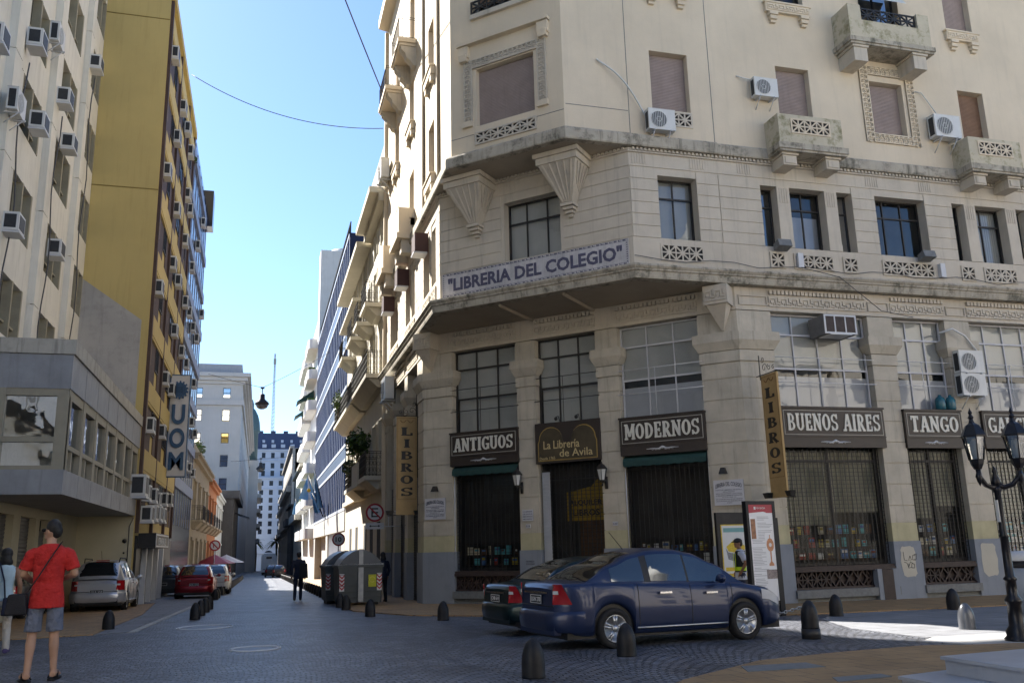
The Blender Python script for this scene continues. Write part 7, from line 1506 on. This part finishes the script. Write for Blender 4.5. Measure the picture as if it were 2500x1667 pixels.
q = MB(fs); q.prism(disc(fs,(0,1.82),.29,0,0), -.01, .01); q.build('rim', M_sred, t); q = MB(fs); q.prism(disc(fs,(0,1.82),.225,0,0), .005, .014); q.build('face', M_swh, t); q = MB(fs); fit(q, '10', fs, -.14, .13, 1.71, 1.93, .014, .03, .004); q.build('numerals', M_sbk, t); q = MB(); q.tube([(3.42,41.03,gz(3.4,41)),(3.42,41.03,2.1)], .03, 6); q.build('post', M_metal, t)
fs = Fr((-3.3,74,0), (1,0,0), (0,-1,0)); t = thing('no_parking_sign', 'distant round no parking sign over the left pavement before the red umbrella', 'sign', (-3.3,74,1.5))
q = MB(fs); q.prism(disc(fs,(0,1.95),.42,0,0), -.01, .01); q.build('rim', M_sred, t); q = MB(fs); q.prism(disc(fs,(0,1.95),.31,0,0), .005, .014); q.build('face', M_swh, t); q = MB(fs); q.bar((-.1,1.78),(-.1,2.12),.07,.014,.018); q.bar((-.22,2.18),(.22,1.73),.09,.018,.022); q.build('slash', M_sred, t); q = MB(); q.tube([(-3.3,74.03,gz(-3.3,74)),(-3.3,74.03,2.3)], .03, 5); q.build('post', M_metal, t)
# ================================================================== umbrellas and cafe
def umbrella(x, y, r, z, m, lab):
    g = gz(x,y); t = thing('umbrella', lab, 'umbrella', (x,y,g)); q = MB(); q.lathe([(r,z),(r*.98,z+.03),(.03,z+.75),(.001,z+.8)], (x,y,0), 8, False); q.build('canopy', m, t); q = MB(); q.tube([(x,y,g),(x,y,z+.7)], .035, 6); q.lathe([(.3,g),(.3,g+.08)], (x,y,0), 10); q.build('pole', M_metal, t)
umbrella(-3.5, 79, 1.65, .52, M_sred, 'red cafe umbrella on the left pavement'); umbrella(-3.0, 92, 1.7, .45, mat('white_canvas', (.75,.75,.75), .8, .04), 'white cafe umbrella beside the red one')
M_chair = mat('white_plastic', (.6,.6,.6), .5, .05)
for i, (x, y) in enumerate(((-3.6,88),(-2.9,90),(-3.7,94),(-2.8,95),(-4.0,84))):
    g = gz(x,y); q = MB(); q.box(x-.22, x+.22, y-.22, y+.22, g+.42, g+.46); q.box(x-.22, x+.22, y+.19, y+.23, g+.46, g+.9)
    for dx in (-.19,.19):
        for dy in (-.19,.19): q.box(x+dx-.02, x+dx+.02, y+dy-.02, y+dy+.02, g, g+.42)
    solo(q, 'cafe_chair', M_chair, 'white cafe chair under the umbrellas on the left pavement', 'chair', 'white cafe chairs')
# ================================================================== flags
M_fb = mat('flag_blue', (.22,.42,.62), .8, .06, 4); M_fw = mat('flag_white', (.60,.60,.60), .8, .04, 4); M_sun = mat('flag_sun', (.6,.38,.03), .7, .1); M_darkfl = mat('flag_dark', (.05,.16,.30), .8, .2, 4)
def flag(base, tip, low, width, lab, bands):
    """cloth hoisted on the upper part of a slanting pole, falling in a wedge; bands = [(share, material)]"""
    base, tip = Vector(base), Vector(tip); t = thing('flag', lab, 'flag', base, 'flags on the right side of the street'); q = MB(); q.tube([base, tip], .035, 5); q.build('pole', M_black, t)
    lo = tip.lerp(base, low); n = 14
    def P(f, g): p = tip.lerp(lo, f); return p+Vector((-width*f*g+.05*math.sin(9*g+3*f), .28*math.sin(8*g+2.5*f)*f, -.12*f*math.sin(g*3.14)-.35*g*f*(1-f)))
    g0 = 0
    for sh, m in bands: q = MB(); q.grid([[P(f/n, g0+sh*j/5) for f in range(n+1)] for j in range(6)]); q.build('stripe', m, t); g0 += sh
    return t, P
t, P = flag((5.3,80,4.2),(4.03,82,8.0), .56, 1.5, 'pale blue and white flag with a golden sun, hung out from the glass block', [(.26,M_fb),(.24,M_fw),(.5,M_fb)])
q = MB(); q.ball(P(.62,.38)+Vector((0,-.12,0)), .17, (1,.3,1), 10); q.build('sun_emblem', M_sun, t)
flag((5.2,75,3.8),(4.2,76,8.0), .75, .45, 'dark folded blue flag nearest of those on the glass block', [(.5,M_darkfl),(.3,M_fb),(.2,M_darkfl)])
flag((5.25,79,4.2),(4.3,80,6.3), .8, .55, 'drooping blue flag just below the flag with the sun', [(.5,M_fb),(.5,M_darkfl)])
flag((XA-.1,118,5.2),(4.3,119,8.0), .7, 1.0, 'distant drooping blue and white flag further along the right side', [(.35,M_fb),(.3,M_fw),(.35,M_fb)])
# ================================================================== cables and hanging street lamps
def hang(x, y, z, lab, sc=1.0):
    t = thing('hanging_street_lamp', lab, 'street lamp', (x,y,z), 'lamps hung over the street'); q = MB(); q.lathe([(.12*sc,.55*sc),(.2*sc,.5*sc),(.22*sc,.12*sc),(.50*sc,-.12*sc),(.56*sc,-.28*sc),(.50*sc,-.34*sc)], (x,y,z), 14); q.build('shade', M_iron, t); q = MB(); q.lathe([(.48*sc,-.34*sc),(.40*sc,-.55*sc),(.2*sc,-.66*sc),(.001,-.68*sc)], (x,y,z), 14); q.build('bowl', mat('lamp_bowl', (.12,.11,.10), .3, .2), t); q = MB(); q.tube([(x,y,z+.55*sc),(x,y,z+1.05*sc)], .04*sc, 5); q.box(x-.15*sc, x+.15*sc, y-.05, y+.05, z+.95*sc, z+1.1*sc); q.build('hanger', M_iron, t)
hang(-.2, 75, 13.55, 'nearest lamp hanging on a wire over the street', 1.05); hang(-.2, 140, 14.0, 'second lamp hanging over the street, seen small against the mansard block', 1.2)
cable(sagp((XL+.2,74.5,15.6),(-.2,75,14.65),.05)+sagp((-.2,75,14.65),(XA,77,18.3),.1), .02, M_cable, 'wire carrying the nearest hanging lamp')
cable(sagp((XL+.2,140,14.8),(-.2,140,15.2),.05)+sagp((-.2,140,15.2),(XA,142,16),.1), .03, M_cable, 'wire carrying the second hanging lamp')
cable(sagp((XL,48.5,27.9),(XA,41.8,22.4),.9,24), .022, M_cable, 'thin cable sagging across the street against the sky')
cable(sagp((-1.6,24.5,27.5),(XA-.05,39.6,22.5),.25,20), .030, mat('blue_cable', (.05,.06,.14), .6, .1), 'cable dropping steeply from the top of the photo to the street face')
# ================================================================== plants
def leaves(mb, c, r, n, s, rnd, sz=(1,1,1)):
    for i in range(n):
        while True:
            p = Vector((rnd.uniform(-1,1), rnd.uniform(-1,1), rnd.uniform(-1,1)))
            if p.length < 1 and (p.length > .35 or rnd.random() < .3): break
        lump = .75+.25*math.sin(p.x*5+c[0])*math.cos(p.z*6+p.y*4)
        q = Vector(c)+Vector((p.x*r*sz[0], p.y*r*sz[1], p.z*r*sz[2]))*lump; a = Vector((rnd.gauss(0,1),rnd.gauss(0,1),rnd.gauss(0,1))).normalized(); b = a.cross(Vector((rnd.gauss(0,1),rnd.gauss(0,1),rnd.gauss(0,1)))).normalized(); k = s*rnd.uniform(.6,1.3)
        mb.cm = rnd.randrange(2); mb.quad(q-a*k, q+b*k*.45, q+a*k, q-b*k*.45)
def leafmat(name, c, c2):
    m = mat(name, c, .5, .3, 6, col2=c2, spec=.4); b = m.node_tree.nodes['Principled BSDF']; return m
L1 = leafmat('leaf_green', (.045,.10,.012), (.10,.18,.02)); L2 = leafmat('leaf_dark', (.02,.05,.01), (.04,.08,.015)); L3 = leafmat('leaf_grey', (.08,.11,.06), (.14,.17,.10)); M_bark = mat('bark', (.06,.045,.032), .9, .3, 8)
rp = random.Random(2)
def plant(c, r, n, s, lab, mats, zst, sz=(1,1,1), name='balcony_plant', cat='plant'):
    t = thing(name, lab, cat, (c[0],c[1],zst)); q = MB(); q.tube([(c[0],c[1],zst),(c[0]+.05,c[1],(zst+c[2])/2),(c[0],c[1],c[2]+r*.3)], [.05,.04,.02], 5); q.build('stem', M_bark, t); q = MB(); leaves(q, c, r, n, s, rp, sz); q.build('foliage', mats, t)
plant((4.6,45.0,6.55), .95, 900, .11, 'bright green shrub growing from the balcony planter on the street side', [L1,L2], 4.7, (.85,1.5,.95)); plant((4.5,48.0,5.6), .6, 350, .10, 'grey green plant on the farther low balcony', [L3,L2], 4.55, (.8,1.6,1)); plant((4.4,55.5,10.4), .75, 300, .10, 'feathery plant hanging over the long upper balcony', [L3,L1], 9.3, (.6,1.5,1.1))
plant((XL-.2,74.5,9.4), .7, 350, .14, 'tall yellow green weeds on the old house roof', [L1,L3], 8.3, (.8,3.5,1.2), 'roof_weeds'); plant((XL+.1,52,24.2), .25, 60, .1, 'tuft of weeds on the edge of the mustard block', [L2,L1], 23.9, (1,1,1.4), 'roof_weeds')
for x, y, lab in ((-1.0,300,'left palm tree before the mansard block'),(5.2,296,'right palm tree before the mansard block')):
    g = gz(x,y); t = thing('palm_tree', lab, 'tree', (x,y,g)); q = MB(); q.tube([(x,y,g),(x+.2,y,g+5),(x,y,g+9)], [.35,.28,.25], 7); q.build('trunk', M_bark, t); q = MB()
    for i in range(34):
        an = rp.uniform(0,6.28); el = rp.uniform(-.5,1.2); ln = rp.uniform(2.4,3.6); d = Vector((math.cos(an)*math.cos(el),math.sin(an)*math.cos(el),math.sin(el))); pts = [Vector((x,y,g+9))+d*ln*s_+Vector((0,0,-1.6*s_*s_)) for s_ in (0,.25,.5,.75,1)]; sv = d.cross(Vector((0,0,1))).normalized(); q.cm = i % 2
        for p0, p1, w0, w1 in zip(pts, pts[1:], (.05,.35,.4,.25), (.35,.4,.25,.02)): q.quad(p0-sv*w0, p0+sv*w0, p1+sv*w1-Vector((0,0,.1)), p1-sv*w1)
    q.build('crown', [L1,L2], t)
# ================================================================== covers in the paving
def cover(x, y, r, lab, m):
    q = MB(); q.add([(x+r*math.cos(i*math.pi/16), y+r*math.sin(i*math.pi/16), gz(x,y)+.008) for i in range(32)], [tuple(range(32))]); t = solo(q, 'manhole_cover', m, lab, 'manhole cover', loc=(x,y,gz(x,y)+.008)); WL[t.name] = t.location.copy()
    q = MB(); 
    for rr in (r, r*.9): q.tube([(x+rr*math.cos(i*math.pi/16), y+rr*math.sin(i*math.pi/16), gz(x,y)+.012) for i in range(33)], .012, 4)
    q.build('rim', M_metal, t)
M_cov = mat('cover_iron', (.10,.105,.12), .45, .3, 9, metal=.3, bump=.2)
cover(.0,16.2,.42,'round iron manhole cover in the middle of the setts',M_cov); cover(-1.15,22.6,.62,'round iron manhole cover left of the middle, beyond the first',M_cov)
q = MB(); q.plan([(5.55,9.75),(6.6,9.75),(6.65,10.25),(5.75,10.27)], lambda x,y: gz(x,y)+.0205, lambda x,y: gz(x,y)+.026); solo(q, 'floor_grate', M_granite, 'dark rectangular grate in the ochre paving', 'grate')
q = MB(); q.plan([(5.95,8.6),(6.7,8.7),(6.75,8.95),(6.1,8.92)], lambda x,y: gz(x,y)+.0205, lambda x,y: gz(x,y)+.026); solo(q, 'floor_grate', M_granite, 'small dark grate beside the marble steps', 'grate')
M_lime = mat('limewash', (.78,.72,.62), .9, .05, 1)
# ================================================================== the square behind the camera (seen in reflections, bounces light)
def block(name, lab, y, x0, x1, h, m, dep=14):
    fr = Fr((0,y,0),(1,0,0),(0,1,0)); t = thing(name, lab, 'building', ((x0+x1)/2,y-3,0)); n = max(2, int((x1-x0)/3.6)); st = (x1-x0)/n
    hs = [(x0+st*(k+.3), x0+st*(k+.7), z, z+2.1) for k in range(n) for z in [1.0+3.6*i for i in range(int((h-2)/3.6))]]
    q = MB(fr); wall(q, x0, x1, -1, h, hs, .3); q.box(x0, x1, -dep, -.5, -1, h-.1); q.box(x0-.3, x1+.3, -.3, .6, h, h+.5); q.build('wall', m, t)
    q = MB(fr)
    for a, b, c, d in hs: q.rect(a, b, c, d, -.25)
    o = q.build('glazing', M_navy, t); o['kind'] = 'stuff'; return t
block('apartment_block', 'cream apartment block on the far side of the square behind the viewer', -14, -34, -4, 21, M_lime)
t = block('church', 'white twin towered church on the square behind the viewer', -16, 14, 44, 15, M_lime, 20)
for x in (20, 36):
    q = MB(); q.box(x-2.6, x+2.6, -20.5, -15.3, 15.5, 22); q.lathe([(2.4,22),(2.4,25),(2.7,25.2),(2.2,27.5),(1.0,29.3),(.3,30.5),(.05,32.5)], (x,-18,0), 16); q.build('tower', M_wh, t)
def tree(x, y, h, r, n, lab, seed):
    rnd = random.Random(seed); g = gz(x,y); t = thing('tree', lab, 'tree', (x,y,g)); q = MB(); q.tube([(x,y,g),(x+.2,y,g+h*.3),(x-.1,y+.1,g+h*.55)], [.35,.26,.2], 8)
    cl = []
    for i in range(9):
        an = rnd.uniform(0,6.28); p = Vector((x+math.cos(an)*r*rnd.uniform(.3,.75), y+math.sin(an)*r*rnd.uniform(.3,.75), g+h*rnd.uniform(.55,.92))); cl.append(p); q.tube([(x,y,g+h*.35),(Vector((x,y,g+h*.45))+p)/2, p], [.14,.09,.03], 5)
    q.build('trunk', M_bark, t); q = MB()
    for p in cl: leaves(q, p, r*.5, n//9, .16, rnd)
    q.build('crown', [L2,L1], t)
tree(23, 3.5, 11, 4.2, 3600, 'leafy square tree behind the viewer, nearer the church', 4); tree(16.5, -6, 10, 3.6, 2700, 'leafy square tree behind the viewer, farther from the corner', 5)
block('corner_block', 'pale apartment block right of the church behind the viewer', -15, 44.6, 90, 19, M_lime)
block('low_block', 'cream block left of the church behind the viewer', -18, -3.5, 13.5, 17, M_lime)
